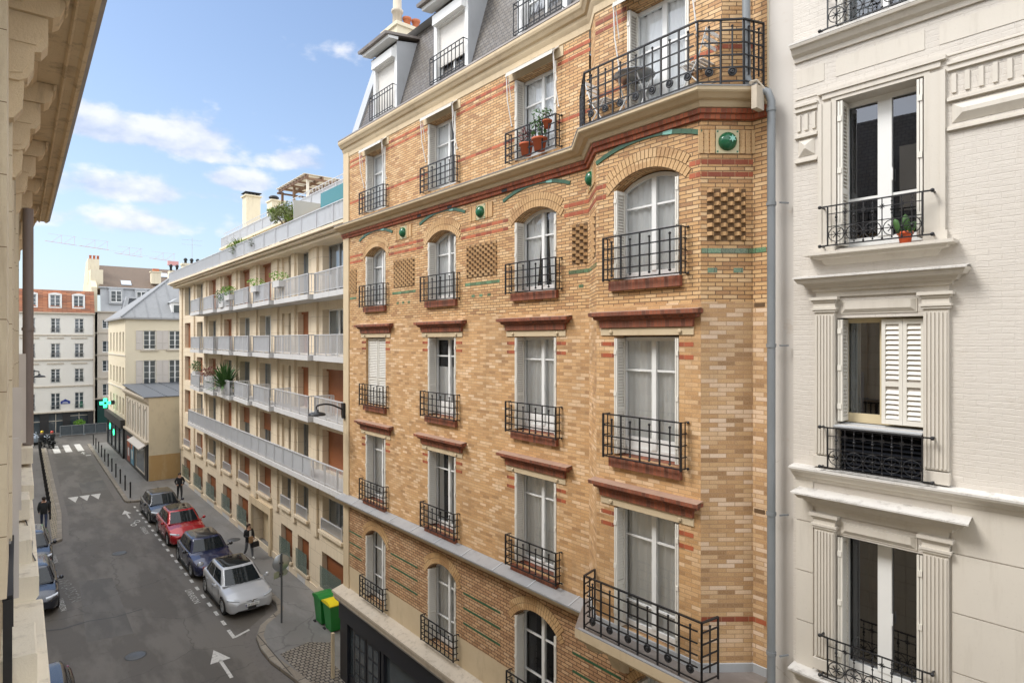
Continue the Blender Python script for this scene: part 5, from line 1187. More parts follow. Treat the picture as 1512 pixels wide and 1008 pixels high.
T = Thing('hip_roofed_house', SF, (13,70), 'cream house with louvred grey shutters and a hipped zinc roof', 'building')
F = Fac(T, (0,64.4), (1,0)); FS = Fac(T, (8.2,0), (0,-1)); PH = plainfac(T)
hw = [(10.12,.98),(12.2,.98),(14.3,.98)]; hz = [(6.75,8.95),(9.92,11.68)]
mb = MB(); wall(mb, 8.2, 20, 0, 12.8, [(c-w/2,c+w/2,z0,z1,0,.2) for c,w in hw for z0,z1 in hz], .2, 0); F.add('wall', mb, ['plaster_cream'])
for c, w in hw:
    for z0, z1 in hz:
        o = window(F, c, z0, w, z1-z0, 0, .10, (.25,.5,.75), 0, 'full' if z0 < 8 and c < 11 else None, False, 4, room=False, glassm='glass_far', mid=.1)
        for e in (-1,1): F.put('shutter', cached(('hs',z0), lambda: louvre_panel(.56, z1-z0, step=.09, mat='shutter_grey')), o, (e*(w/2+.32), -.14, 0))
        b = MB(); b.box(c-w/2-.25,c+w/2+.25,-.12,.0,z0-.12,z0); F.add('window_sill', b, ['stone_grey'], None)
        b = MB(); b.bar((c-w/2,-.02,z0+.35),(c+w/2,-.02,z0+.35),.03); b.bar((c-w/2,-.02,z0+.12),(c+w/2,-.02,z0+.12),.02); F.add('window_railing', b, ['iron'])
sw = [(a,.85) for a in (65.6,67.6,69.7,71.9,74.2)]; sz = [(3.95,5.5),(6.75,8.3),(9.7,11.55)]
mb = MB(); wall(mb, -76.2, -64.4, 0, 12.8, [(-a-w/2,-a+w/2,z0,z1,0,.2) for a,w in sw for z0,z1 in sz], .2, 0); FS.add('wall', mb, ['plaster_cream'])
for a, w in sw:
    for z0, z1 in sz: window(FS, -a, z0, w, z1-z0, 0, .12, (.35,.68), 0, 'full', False, 4, room=False, glassm='glass_far')
b = MB(); b.box(-76.25,-64.35,-.06,.0,6.3,6.42); b.box(-76.25,-64.35,-.06,.0,9.35,9.45); FS.add('string_course', b, ['cream_stone'])
b = MB(); e0, e1, x0, x1, ze = 64.1, 76.5, 7.85, 20.3, 12.85; ap, ar = (13.9,70.3,18.1), (20.3,70.3,18.1)
b.face([(x0,e0,ze),(x1,e0,ze),ar,ap],0); b.face([(x0,e1,ze),(x0,e0,ze),ap],0); b.face([(x0,e1,ze),(x1,e1,ze),ar,ap],0); b.box(x0,x1,e0,e1,ze-.14,ze-.005,1)
PH.add('roof', b, ['zinc_roof','zinc'])
b = MB(); P0_, P1_ = Vector((x0,e0,ze)), Vector(ap); b.tube([P0_+Vector((0,0,.04)),P1_+Vector((0,0,.04))], .07, 6)
for k in range(1,12):
    x = x0+k*1.05; t = min(1,(x-x0)/(ap[0]-x0)); y = e0+(ap[1]-e0)*t if x < ap[0] else ap[1]; z = ze+(ap[2]-ze)*t; b.bar((x,e0,ze+.02),(x,y,z+.02),.05,.05)
PH.add('roof_seam', b, ['zinc_roof'])
b = MB(); b.box(11.95,12.9,64.75,66.9,12.95,14.35); o = PH.add('dormer', b, ['paint_white']); b = MB(); b.face([(12.15,64.74,13.15),(12.7,64.74,13.15),(12.7,64.74,14.1),(12.15,64.74,14.1)]); PH.add('pane', b, ['glass_far'], o); b = MB(); b.slab([(11.8,14.35),(13.05,14.35),(12.42,14.75)], lambda p,q,d:(p,d,q), 64.6,68.5); PH.add('dormer_roof', b, ['zinc_pale'], o)
b = MB(); b.box(13.6,16.6,75.0,75.8,12.9,18.0)
for k in range(5): b.box(13.65+.6*k,14.1+.6*k,74.9,75.9,18.0,18.35)
c_ = PH.add('chimney', b, ['chimney'])
for k in range(5): b = MB(); b.lathe([(.12,0),(.12,.5),(.18,.5),(.18,.62),(.1,.75)], (13.87+.6*k,75.4,18.35), 8); PH.add('chimney_pot', b, ['dark'], c_)
b = MB(); b.box(14.6,17.2,73.2,74.0,12.9,18.9); b.box(14.5,17.3,73.1,74.1,18.9,19.1); c_ = PH.add('chimney', b, ['chimney'])
for k in range(4): b = MB(); b.lathe([(.13,0),(.13,.35),(.2,.35),(.2,.45),(.1,.6)], (14.95+.6*k,73.6,19.1), 8); PH.add('chimney_pot', b, ['dark'], c_)
b = MB(); b.bar((15.6,73.6,19.1),(15.6,73.6,22.0),.05); 
for z in (21.2,21.7): b.bar((14.6,73.6,z),(16.6,73.6,z),.03)
PH.add('television_aerial', b, ['steel'])
for a in (73.5,74.2,74.9):
    b = MB(); leaves(b, (8.05,a-6,4.05) if False else (8.0,a,6.75), .28, 60, .09, 0); 
    if a > 0: pass
M['roof_dark'] = plain('roof_dark', (.10,.11,.125), .5)
b = MB(); b.slab([(9.8,13.0),(13.6,13.0),(13.2,15.3),(10.2,15.3)], lambda p,q,d:(p,d,q), 77.2, 82); b.slab([(9.3,13.0),(9.8,13.0),(10.2,15.5),(9.9,15.5)], lambda p,q,d:(p,d,q), 77.0,77.3,1); b.box(9.9,13.6,77.05,77.4,15.3,15.5,1); PH.add('rear_roof', b, ['roof_dark','zinc_pale'])

T = Thing('low_annex', SF, (10,58), 'low stained beige annex with arched shuttered windows above shop fronts', 'building')
FE = Fac(T, (0,53.0), (1,0)); FS = Fac(T, (8.27,0), (0,-1)); PA = plainfac(T)
b = MB(); wall(b, 8.27, 15, 0, 6.5, [], zb=[(0,1),(2.05,0)]); FE.add('end_wall', b, ['plaster_old','ochre_paint'] if 'ochre_paint' in M else ['plaster_old','brick_single'])
aw = [(54.55,1.05),(57.2,1.05),(59.9,1.05),(62.6,1.05)]
mb = MB(); wall(mb, -64.4, -53.0, 0, 6.5, [(-a-w/2,-a+w/2,3.35,5.45,.22) for a,w in aw], .2, 0); FS.add('wall', mb, ['plaster_rose'])
for a, w in aw:
    o = window(FS, -a, 3.35, w, 2.1, .22, .14, (.5,), 0, None, False, 3, room=False, glassm='glass_far')
    for e in (-1,1): FS.put('shutter', cached('as', lambda: louvre_panel(.5, 1.95, step=.09, mat='shutter_pale')), o, (e*.26,-.10,.02))
    b = MB(); b.box(-a-w/2-.25,-a-w/2-.1,-.07,.0,3.1,5.7); b.box(-a+w/2+.1,-a+w/2+.25,-.07,.0,3.1,5.7); FS.add('pilaster', b, ['cream_stone'])
mb = MB(); mb.sweep([(8.27,64.4),(8.27,53.0),(10,53.0)][:2], [(0,5.95),(.1,5.97),(.14,6.1),(.26,6.15),(.30,6.3),(.36,6.33),(.36,6.45),(0,6.5)], 0); mb.box(8.02,8.27,53.0,64.4,2.95,3.1,0); PA.add('cornice', mb, ['stone_grey'])
b = MB(); b.slab([(53.02-.1,6.50),(64.38,6.86),(64.38,6.80),(53.02-.1,6.44)], lambda p,q,d:(d,p,q), 7.95, 15); 
for x in (9.4,10.8,12.2): b.slab([(53,6.50),(64.3,6.86),(64.3,6.91),(53,6.55)], lambda p,q,d:(d,p,q), x, x+.06)
PA.add('roof', b, ['roof_dark'])
b = MB(); b.box(8.16,8.27,53.15,58.9,0,2.9,0); b.box(8.14,8.16,54.0,57.9,.55,2.45,1); b.box(8.12,8.14,53.9,54.0,.45,2.55,2); b.box(8.12,8.14,57.9,58.0,.45,2.55,2); b.box(8.12,8.14,54.0,57.9,.45,.55,2); so = PA.add('shop_front', b, ['dark_front','glass_far','paint_cream'])
b = MB(); b.slab([(7.62,2.55),(8.27,2.93),(8.27,2.98),(7.60,2.61)], lambda p,q,d:(p,d,q), 53.1, 58.9); PA.add('shop_canopy', b, ['shutter_grey'])
b = MB(); b.box(8.16,8.27,58.9,64.4,0,2.9,0); so = PA.add('shop_front', b, ['dark_front'])
for a, m in ((60.0,'poster_blue'),(62.0,'poster_red')):
    b = MB(); b.box(8.135,8.158,a-.75,a+.75,.35,2.45,0); b.box(8.128,8.134,a-.5,a+.3,.8,1.5,1); b.box(8.128,8.134,a-.2,a+.6,1.6,2.2,2); PA.add('poster', b, [m,'poster_pale','clay'], so)
b = MB(); b.box(7.85,8.2,64.5,76.2,2.85,3.55,0); b.box(7.82,8.25,64.45,76.25,3.55,3.62,0)
for a in (64.6,67.3,70.0,72.7,75.6): b.box(8.05,8.2,a,a+.22,0,2.85,0)
b.box(8.12,8.16,64.6,75.8,.3,2.85,1); b.box(8.05,8.19,64.6,75.8,0,.3,0)
ph = PH.add('pharmacy_front', b, ['dark_front','glass_far'])
words('fascia_lettering', 'PHARMACIE', (0,0,0), .42, (pi/2,0,-pi/2), 'paint_cream', parent=ph).location = (7.84-13, 71.8-70, 3.2)
T = Thing('pharmacy_sign', SF, (7.4,71.0,4.3), 'green lit pharmacy cross on a bracket over the far shop front', 'sign'); PX = plainfac(T)
b = MB(); 
for (x0,x1,z0,z1) in ((-.45,.45,-.15,.15),(-.15,.15,-.45,.45)): b.box(7.38+x0,7.38+x1,70.93,71.07,4.68+z0+(.002 if x0 < -.2 else 0),4.68+z1)
PX.add('cross', b, ['sign_green']); b = MB(); b.box(7.38-.12,7.38+.12,70.91,70.925,4.68-.12,4.68+.12); b.bar((7.8,71,4.7),(8.2,71,4.7),.06); b.box(7.85,8.15,70.9,71.1,4.5,4.9); PX.add('bracket', b, ['dark_front'])
for a, z in ((73.6,2.1),(70.9,1.8)):
    T = Thing('window_cross', SF, (8.05,a,z-.3), 'small green cross lit behind the pharmacy window, '+('farther' if a > 72 else 'nearer')+' of the two', 'sign', 'small crosses in the pharmacy window'); b = MB(); b.box(8.03,8.1,a-.28,a+.28,z-.1,z+.1); b.box(8.028,8.102,a-.1,a+.1,z-.28,z+.28); plainfac(T).add('cross', b, ['sign_green'])

# tower cranes beyond the roofs
T = Thing('tower_crane', SF, (75,300,0), 'distant red and white crane jib stretching over the orange and brown roofs', 'crane'); P = plainfac(T)
b = MB(); b.bar((75,300,0),(75,300,46),1.2); P.add('mast', b, ['crane_white'])
pz = [(11.5,49.6),(22.5,48.8),(34.5,46.9),(47,45.9)]
for k, (x, z) in enumerate(pz):
    b = MB(); b.bar((x,300,z),(x+10,300,z-.8),.13); b.bar((x+1,300,z+2.9),(x+10,300,z+2.6),.05)
    for q in (0,1): b.bar((x+2+4.2*q,300,z-.2),(x+5.2+4.2*q,300,z+2.7),.07); b.bar((x+5.2+4.2*q,300,z-.4),(x+5.2+4.2*q,300,z+2.7),.07)
    P.add('jib_section', b, ['crane_red'])
b = MB(); b.bar((11.5,300,49.6),(75,300,44.2),.09); P.add('tie_cable', b, ['crane_white'])
b = MB(); b.box(54,58,299,301,43.4,45.2); P.add('counterweight', b, ['crane_red'])

# ================================================================== street furniture
def bollard_mesh():
    b = MB(); b.lathe([(.045,0),(.045,.98),(.055,.99),(.055,1.04),(.03,1.08),(.001,1.09)], n=10); return b.mesh('bollard', ['iron'])
bm_ = bollard_mesh()
for k in range(11):
    t = k/10; o = link('bollard', bm_, None, (6.45+.32*t, 48.3+26.5*t, .13)); tag(o, 'black bollard on the right pavement edge, '+['nearest','second','third','fourth','fifth','sixth','seventh','eighth','ninth','tenth','farthest'][k]+' from the parked cars', 'bollard', 'bollards along the right kerb')
for k in range(22):
    t = k/21; o = link('bollard', bm_, None, (1.99+.44*t, 45.6+30.5*t, .13)); tag(o, 'black bollard in the tight row beside the left sett strip', 'bollard', 'bollards along the left pavement')
def wheelie(x, a, lid, lab):
    T = Thing('wheelie_bin', SF, (x,a,.13), lab, 'bin', 'bins beside the brick house'); P = Fac(T, (x,a), (1,0)); 
    b = MB(); r0 = [(-.22,-.26),(.22,-.26),(.22,.26),(-.22,.26)]; r1 = [(-.29,-.34),(.29,-.34),(.29,.36),(-.29,.36)]
    b.grid([[(p[0],p[1],.18) for p in r0],[(p[0],p[1],1.10) for p in r1]], 0, False, True); b.face([(p[0],p[1],.18) for p in r0][::-1]); b.face([(p[0],p[1],1.09) for p in r1]); b.box(-.31,.31,-.36,.38,1.06,1.11)
    for z in (.45,.75): pass
    P.add('body', b, ['bin_green']); b = MB(); n = 6
    b.slab([(-.37,1.115),(.40,1.115),(.40,1.17),(.25,1.22),(0,1.25),(-.25,1.21),(-.38,1.15)], lambda p,q,d: (d,p,q), -.32, .32); P.add('lid', b, [lid])
    b = MB(); b.tube([(-.28,.46,1.13),(.28,.46,1.13)], .02, 8); b.bar((-.25,.38,1.12),(-.25,.46,1.13),.03); b.bar((.25,.38,1.12),(.25,.46,1.13),.03); P.add('handle', b, ['bin_green'])
    for e in (-1,1): b = MB(); b.lathe([(.01,-.03),(.10,-.03),(.10,.03),(.01,.03)], (e*.27,.27,.10), 14, 0, 'x'); P.add('wheel', b, ['rubber'])
wheelie(9.28, 22.35, 'bin_green', 'green wheelie bin with a green lid against the beige block'); wheelie(9.32, 21.55, 'bin_yellow', 'green wheelie bin with a yellow lid nearest the brick house')
T = Thing('road_sign', SF, (8.0,23.3,.13), 'grey pole with the backs of a round sign and an arrow plate on the kerb', 'sign'); P = plainfac(T)
b = MB(); b.tube([(8.0,23.3,.13),(8.0,23.3,2.75)], .035, 10); P.add('pole', b, ['steel_dark'])
b = MB(); b.lathe([(.001,-.012),(.31,-.012),(.325,0),(.31,.012),(.001,.012)], (8.0,23.36,2.38), 28, 0, 'y'); P.add('round_plate', b, ['steel'])
b = MB(); b.slab([(-.32,1.85),(.22,1.85),(.34,1.97),(.22,2.09),(-.32,2.09)], lambda p,q,d: (8.0+p*.95,23.36+p*.3+d,q), -.008, .012); P.add('arrow_plate', b, ['steel'])
b = MB()
for z in (1.97,2.38): b.box(7.93,8.07,23.30,23.35,z-.03,z+.03)
P.add('clamp', b, ['steel_dark'])
def lamp(frame, base, end, z, lab, zh=.0):
    T = Thing('street_lamp', frame, (base[0],base[1],z-.4), lab, 'street lamp', 'wall mounted street lamps'); P = plainfac(T); x0, y0 = base; x1, y1 = end
    b = MB(); b.box(x0-.04,x0+.06,y0-.07,y0+.07,z-.42,z+.06); P.add('wall_bracket', b, ['iron'])
    b = MB(); n = 8; b.tube([(x0+(x1-x0)*t, y0+(y1-y0)*t, z-.16+.22*sin(t*2.2)) for t in [k/n for k in range(n+1)]], .028, 8); P.add('arm', b, ['iron'])
    ze = z-.16+.22*sin(2.2); b = MB(); b.tube([(x1,y1,ze),(x1-.02,y1,ze-.06),(x1,y1,ze-.14)], .02, 8); b.lathe([(.001,.12),(.05,.10),(.06,.04),(.22,.0),(.26,-.03),(.26,-.07),(.2,-.06),(.001,-.05)], (x1,y1,ze-.22), 20); P.add('head', b, ['iron'])
    b = MB(); b.lathe([(.001,-.09),(.10,-.075),(.17,-.062)], (x1,y1,ze-.22), 16); P.add('lens', b, ['lamp_glass'])
lamp(FB, (8.33,18.22), (7.5,18.3), 8.75, 'black lamp on a curved arm at the corner of the brick house')
lamp(SF, (-.1,40), (1.3,40), 9.15, 'distant black lamp on an arm sticking out past the brown drainpipe')
T = Thing('hoarding', SF, (1.2,79.2), 'white corrugated hoarding panel beside the brown drainpipe', 'hoarding'); P = plainfac(T)
b = MB()
for k in range(18): b.slab([(79.0,.25+.2*k),(79.08,.35+.2*k),(79.0,.45+.2*k),(79.3,.45+.2*k),(79.3,.25+.2*k)], lambda p,q,d:(d,p,q), .4, 2.0)
P.add('sheet', b, ['paint_white']); b = MB(); b.box(2.0,2.1,78.98,79.3,0,3.9); b.box(.3,.4,78.98,79.3,0,3.9); P.add('post', b, ['paint_white'])
for k in range(2):
    x0 = 4.6+2.2*k; T = Thing('site_barrier', SF, (x0+1.1,84.9+.12*k,.0), ['grey mesh site barrier at the left end by the crossing','grey mesh site barrier nearer the pharmacy corner'][k], 'barrier', 'site barriers in front of the white building'); P = plainfac(T)
    y = 84.9+.1*k; b = MB(); b.box(x0,x0+2.15,y-.02,y+.02,.15,1.15); P.add('panel', b, ['barrier_grey'])
    b = MB(); b.bar((x0,y-.04,1.17),(x0+2.15,y-.04,1.17),.06); b.bar((x0,y-.04,.12),(x0+2.15,y-.04,.12),.05)
    for x in (x0,x0+1.07,x0+2.15): b.bar((x,y-.04,.02),(x,y-.04,1.17),.05)
    b.box(x0-.1,x0+.1,y-.35,y+.3,0,.08); P.add('frame', b, ['steel'])
T = Thing('planter', SF, (6.5,86.6,.12), 'bright green shrub in a planter outside the far shop window', 'plant'); P = plainfac(T)
b = MB(); b.box(6.0,7.0,86.4,86.9,.12,.6); P.add('trough', b, ['dark_front']); b = MB(); rn = random.Random(3); leaves(b, (6.5,86.6,1.15), .6, 420, .10, 0, .8, rn, 0.0); P.add('foliage', b, ['leaf_bright'])

# ================================================================== things on balconies and terraces
rn = random.Random(11)
def potted(frame, x, y, z, lab, r=.12, h=.2, pot='terracotta', leafm='leaf', lr=.2, lh=1.2, n=160, ls=.045, cz=None, cat='plant', grp=None, stem=True):
    T = Thing('potted_plant', frame, (x,y,z), lab, cat, grp); P = Fac(T, (x,y), (1,0))
    b = MB(); b.lathe([(.001,0),(r*.7,0),(r*.95,h*.82),(r*1.08,h*.83),(r*1.08,h),(r*.92,h),(r*.88,h*.9),(.001,h*.88)], (0,0,z), 16); P.add('pot', b, [pot])
    b = MB()
    if stem:
        for k in range(5): a = k*1.3; b.tube([(0,0,z+h*.9),(.3*lr*cos(a),.3*lr*sin(a),z+h+lr*lh*.6),(.7*lr*cos(a),.7*lr*sin(a),z+h+lr*lh*1.3)], .006, 4)
    leaves(b, (0,0,z+h+lr*lh*.85), lr, n, ls, 1, lh, rn, 0.0, .4); P.add('foliage', b, ['bark',leafm])
def cactus(frame, x, y, z, lab):
    T = Thing('potted_cactus', frame, (x,y,z), lab, 'plant'); P = Fac(T, (x,y), (1,0)); b = MB(); r, h = .078, .14
    b.lathe([(.001,0),(r*.75,0),(r*.95,h*.78),(r*1.12,h*.79),(r*1.12,h),(r*.95,h),(r*.9,h*.9),(.001,h*.9)], (0,0,z), 18); P.add('pot', b, ['pot_orange'])
    b = MB()
    for k, (dx, dy, hh, rr) in enumerate(((0,0,.24,.05),(.05,.03,.16,.04),(-.05,.04,.18,.042),(.0,-.05,.14,.04),(-.04,-.05,.12,.035))):
        rows = []; 
        for q in range(9):
            t = q/8; rad = rr*(sin(pi*min(1,.12+t*.88))**.45); rows.append([(dx*(1+t)+rad*(1-.18*(k2%2))*cos(2*pi*k2/16), dy*(1+t)+rad*(1-.18*(k2%2))*sin(2*pi*k2/16), z+h*.85+hh*t) for k2 in range(16)])
        b.grid(rows, 0, True, True)
    P.add('stems', b, ['leaf'])
cactus(FW, 8.42, 2.42, 11.965, 'cactus in a bright orange pot on the sill of the painted house')
potted(FB, 8.30, 9.42, 14.6, 'leafy plant in a left terracotta pot behind the top floor railing', .14,.24,'terracotta','leaf_red',.17,1.1,130,.035)
potted(FB, 8.30, 9.02, 14.6, 'grassy plant in a right terracotta pot behind the top floor railing', .15,.25,'terracotta','leaf',.19,1.8,150,.05)
potted(FB, 8.27, 8.76, 14.98, 'small terracotta pot hooked on the right end of the top floor railing', .09,.15,'terracotta','leaf',.12,1.2,90,.03)
T = Thing('bistro_table', FB, (7.95,6.35,14.41), 'small round grey table on the corner balcony', 'table'); P = plainfac(T)
b = MB(); b.lathe([(.001,.70),(.33,.70),(.34,.71),(.33,.725),(.001,.725)], (7.95,6.35,14.41), 24); P.add('table_top', b, ['steel'])
for e in (-1,1):
    b = MB(); b.tube([(7.95-.2,6.35+e*.24,14.41),(7.95+.2,6.35-e*.0+e*.18,15.1)], .012, 6); b.tube([(7.95+.2,6.35+e*.24,14.41),(7.95-.2,6.35+e*.18,15.1)], .012, 6); P.add('leg', b, ['paint_white'])
for k, (x, y, rz) in enumerate(((7.95,7.0,0),(7.93,5.15,pi))):
    T = Thing('folding_chair', FB, (x,y,14.41), ['white slatted folding chair left of the round balcony table','white slatted folding chair right of the round balcony table'][k], 'chair', 'folding chairs on the corner balcony'); P = Fac(T, (x,y), (cos(rz),sin(rz)))
    b = MB()
    for q in range(6): b.box(-.2,.2,-.2+.07*q,-.155+.07*q,14.41+.44,14.41+.455)
    P.add('seat', b, ['paint_white']); b = MB()
    for q in range(3): b.box(-.2,.2,.21+.02*q,.23+.02*q,14.41+.62+.09*q,14.41+.67+.09*q)
    P.add('backrest', b, ['paint_white'])
    for e in (-1,1): b = MB(); b.tube([(e*.2,-.2,14.41),(e*.2,.12,14.85),(e*.2,.27,15.27)], .011, 6); b.tube([(e*.18,.24,14.41),(e*.18,-.18,14.86)], .011, 6); P.add('frame', b, ['paint_white'])
# terrace greenery on the apartment block
T = Thing('olive_tree', FM, (9.75,28.5,15.1), 'round headed small tree in a pot on the roof terrace', 'tree'); P = Fac(T, (9.75,28.5), (1,0))
b = MB(); b.lathe([(.001,0),(.2,0),(.26,.35),(.24,.35),(.001,.33)], (0,0,15.08), 14); P.add('pot', b, ['dark_front'])
b = MB(); b.tube([(0,0,15.4),(.02,.03,15.8),(.0,.0,16.1)], [.035,.03,.025], 6)
for k in range(12):
    a = k*2.4; r = .35+.3*rn.random(); zz = 16.4+.6*rn.random(); b.tube([(0,0,15.75+.03*k),(r*.5*cos(a),r*.5*sin(a),16.15+.03*k),(r*cos(a),r*sin(a),zz)], [.018,.012,.006], 5)
P.add('trunk', b, ['bark']); b = MB()
for k in range(34):
    a, rr, zz = rn.random()*6.28, .62*sqrt(rn.random()), rn.uniform(-.25,.4); leaves(b, (rr*cos(a),rr*sin(a),16.62+zz), .24, 70, .065, rn.choice((0,0,1)), .7, rn, 0.0)
P.add('crown', b, ['leaf_olive','leaf_light'])
def shrub(x, y, z, r, h, m, lab, n=260, ls=.08, spiky=False, grp='plants on the apartment block'):
    T = Thing('balcony_plant', FM, (x,y,z), lab, 'plant', grp); P = Fac(T, (x,y), (1,0)); b = MB(); b.box(-.16,.16,-r*.9,r*.9,z,z+.28); P.add('trough', b, ['concrete']); b = MB()
    if spiky:
        for k in range(190):
            a = rn.random()*6.28; e = rn.uniform(.1,1.45); L_ = h*rn.uniform(.4,1); d = Vector((cos(a)*cos(e),sin(a)*cos(e),sin(e))); s_ = Vector((-sin(a),cos(a),0))*.04; c = Vector((rn.uniform(-.1,.1),rn.uniform(-r*.5,r*.5),z+.3)); t = c+d*L_; t.z -= .15*L_
            b.face([c-s_, (c+d*L_*.6)-s_*1.3, t, (c+d*L_*.6)+s_*1.3])
    else: leaves(b, (0,0,z+.3+h*.4), r, n, ls, 0, h/r*.55, rn, 0.0)
    P.add('foliage', b, [m])
shrub(9.5,34.6,15.1,.7,1.3,'leaf_light','spiky yellow green plant on the roof terrace left of the small tree',spiky=True)
shrub(9.5,31.3,15.1,.7,.9,'leaf_olive','low olive green shrub on the roof terrace next to the small tree',spiky=True)
shrub(9.6,36.6,15.1,.5,1.0,'leaf_light','light green climbing plant on the roof terrace farthest from the pergola')
shrub(12.6,37.9,17.62,.6,1.2,'leaf_red','russet plant on the upper terrace beside the pergola')
shrub(9.05,36.5,12.62,.45,.95,'leaf','dark bushy plant on the top balcony row',220,.07); shrub(9.0,35.1,12.95,.5,.5,'leaf_bright','bright green box of leaves hanging over the top balcony rail',200,.07)
shrub(9.0,30.4,13.1,.45,.4,'leaf_bright','bright green trough on the top balcony rail, second from the small bush',160,.06); shrub(8.95,27.0,13.1,.45,.45,'leaf_bright','bright green trough on the top balcony rail nearest the brick house',160,.06)
shrub(9.15,43.6,8.5,.45,.7,'leaf','dark green plant at the far end of the second balcony row',160,.08); shrub(9.1,39.8,8.35,.6,.6,'leaf_red','dark red plant on the second balcony row',220,.08); shrub(9.1,36.4,7.82,.55,1.9,'leaf','palm like plant on the second balcony row',0,.1,True)
# ================================================================== cars
def lerp_tab(tab, y):
    for (a, va), (b, vb) in zip(tab, tab[1:]):
        if y <= b: t = (y-a)/(b-a) if b > a else 0; t = max(0, min(1, t)); return [p+(q-p)*t for p, q in zip(va, vb)]
    return list(tab[-1][1])
def car(x, a, paintm, lab, roofm=None, style='hatch', rz=0.0, L=4.25, W=1.82, H=1.47, wb=2.72, plate=None):
    """built nose towards -y, standing on the road"""
    T = Thing('parked_car', SF, (x,a,0), lab, 'car', 'parked cars', rz); P = Fac(T, (x,a), (1,0))
    hL = L/2; fw = -hL+.83; rw = fw+wb; R_ = .325; wh = W/2; suv = style == 'suv'; up = .06 if suv else 0; H = H+(.08 if suv else 0)
    # station table: y -> half width, sill z, shoulder z, crown
    tab = [(-hL,(wh*.62,.30,.56,.02)),(-hL+.06,(wh*.80,.22,.62,.03)),(-hL+.22,(wh*.92,.19,.69,.05)),(-hL+.6,(wh*.985,.18,.78+up,.07)),(fw+.45,(wh*1.0,.18,.87+up,.07)),(-hL+1.35,(wh*1.0,.18,.93+up,.06)),(0,(wh*1.0,.18,.95+up,.05)),(hL-1.0,(wh*1.0,.18,.98+up,.05)),(hL-.35,(wh*.97,.20,.98+up,.05)),(hL-.1,(wh*.88,.24,.92+up,.04)),(hL,(wh*.74,.32,.80,.02))]
    ys = sorted({-hL,-hL+.03,-hL+.06,-hL+.12,-hL+.22,hL-.2,hL-.1,hL-.05,hL,*[-hL+.3+k*.06 for k in range(int((L-.5)/.06))]})
    def arch(y):
        z = 0
        for c in (fw, rw):
            if abs(y-c) < R_+.06: z = max(z, R_+sqrt(max(0,(R_+.06)**2-(y-c)**2)))
        return z
    rows = []
    for y in ys:
        hw, zs, zt, cr = lerp_tab(tab, y); za = max(zs, arch(y)); zm = max(.52, za+.04); dz = zt-.10
        half = [(hw*.90,zs if za == zs else za),(hw*.985,max(zs+.08,za+.005)),(hw*1.0,min(max(zm,.5),dz-.05) if za < dz-.1 else dz-.04),(hw*.99,dz),(hw*.955,zt-.03),(hw*.86,zt+.0),(hw*.55,zt+cr*.8),(hw*.2,zt+cr)]
        rows.append([(-p,y,z) for p, z in half]+[(p,y,z) for p, z in reversed(half)])
    b = MB(); b.grid(rows, 0, True); b.face(rows[0]); b.face(rows[-1][::-1])
    body = P.add('body', b, [paintm]); weld(body)
    for e in (-1,1):                                                # dark plastic linings of the wheel arches and sills
        q = MB()
        for c in (fw,rw):
            n = 12; q.grid([[(e*(wh*o), c+(R_+.06)*cos(pi*k/n), R_+(R_+.06)*sin(pi*k/n)-.0) for k in range(n+1)] for o in (.99,.62)], 0, True)
            q.face([(e*wh*.62, c+(R_+.06)*cos(pi*k/n), R_+(R_+.06)*sin(pi*k/n)) for k in range(n+1)]+[(e*wh*.62,c-(R_+.06),.18),(e*wh*.62,c+(R_+.06),.18)])
            if suv: q.grid([[(e*(wh*1.005), c+r*cos(pi*k/n), R_+r*sin(pi*k/n)) for k in range(n+1)] for r in (R_+.055,R_+.11)], 0, True)
        q.box(e*wh*.9, e*wh*.99, fw+R_+.1, rw-R_-.1, .15, .26); P.add('wheel_arch', q, ['rubber'], body)
    q = MB(); q.box(-wh*.6,wh*.6,-hL+.3,hL-.3,.16,.5); P.add('underside', q, ['rubber'], body)
    # cabin
    c0, c1 = -hL+1.12, hL-.28; r0, r1 = -hL+1.86, hL-.72; 
    if style == 'mini': c0, r0, r1 = -hL+1.22, -hL+1.72, hL-.55
    zb = .93+up; wr = wh*.70; wbse = wh*.90; zr = H
    def sect(t, lift=0):                                            # t 0 base .. 1 roof, outline ring at that height
        z = zb+(zr-.05-zb)*t+lift; w = wbse+(wr-wbse)*t**1.15; f = c0+(r0-c0)*t; r = c1+(r1-c1)*t; bow = .11*(1-t*.3)
        return z, w, f, r, bow
    def ringpts(t, out=0.0, n=8):
        z, w, f, r, bow = sect(t); w += out; f -= out; r += out; pts = []
        for k in range(n+1): u = -1+2*k/n; pts.append((w*.93*u, f+bow*u*u, z))
        m = 6
        for k in range(1,m): pts.append((w*(.97+.03*sin(pi*k/m)), f+bow+(r-bow*.8-f-bow)*k/m, z))
        for k in range(n+1): u = 1-2*k/n; pts.append((w*.93*u, r-bow*.8*u*u, z))
        for k in range(1,m): kk = m-k; pts.append((-w*(.97+.03*sin(pi*kk/m)), f+bow+(r-bow*.8-f-bow)*kk/m, z))
        return pts
    b = MB(); rr = [ringpts(t) for t in (0,.25,.5,.75,.95)]
    z, w, f, r, bow = sect(1.0); cx = lambda pts, k, dz: [((p[0])*k, (p[1]-(f+r)/2)*k+(f+r)/2, p[2]+dz) for p in pts]
    top = ringpts(1.0); rr += [cx(top,.97,-.004), cx(top,.88,.022), cx(top,.55,.045), cx(top,.2,.052)]
    b.grid(rr, 0, True, True); b.face(rr[-1]); P.add('cabin', b, [roofm or paintm], body) if False else None
    cab = P.add('cabin', b, [paintm], body); weld(cab)
    if roofm:
        b = MB(); b.grid([cx(top,k,dz+.006) for k, dz in ((.9,.016),(.8,.028),(.5,.047),(.15,.054))], 0, True, True); b.face(cx(top,.15,.06)); P.add('roof_panel', b, [roofm], cab)
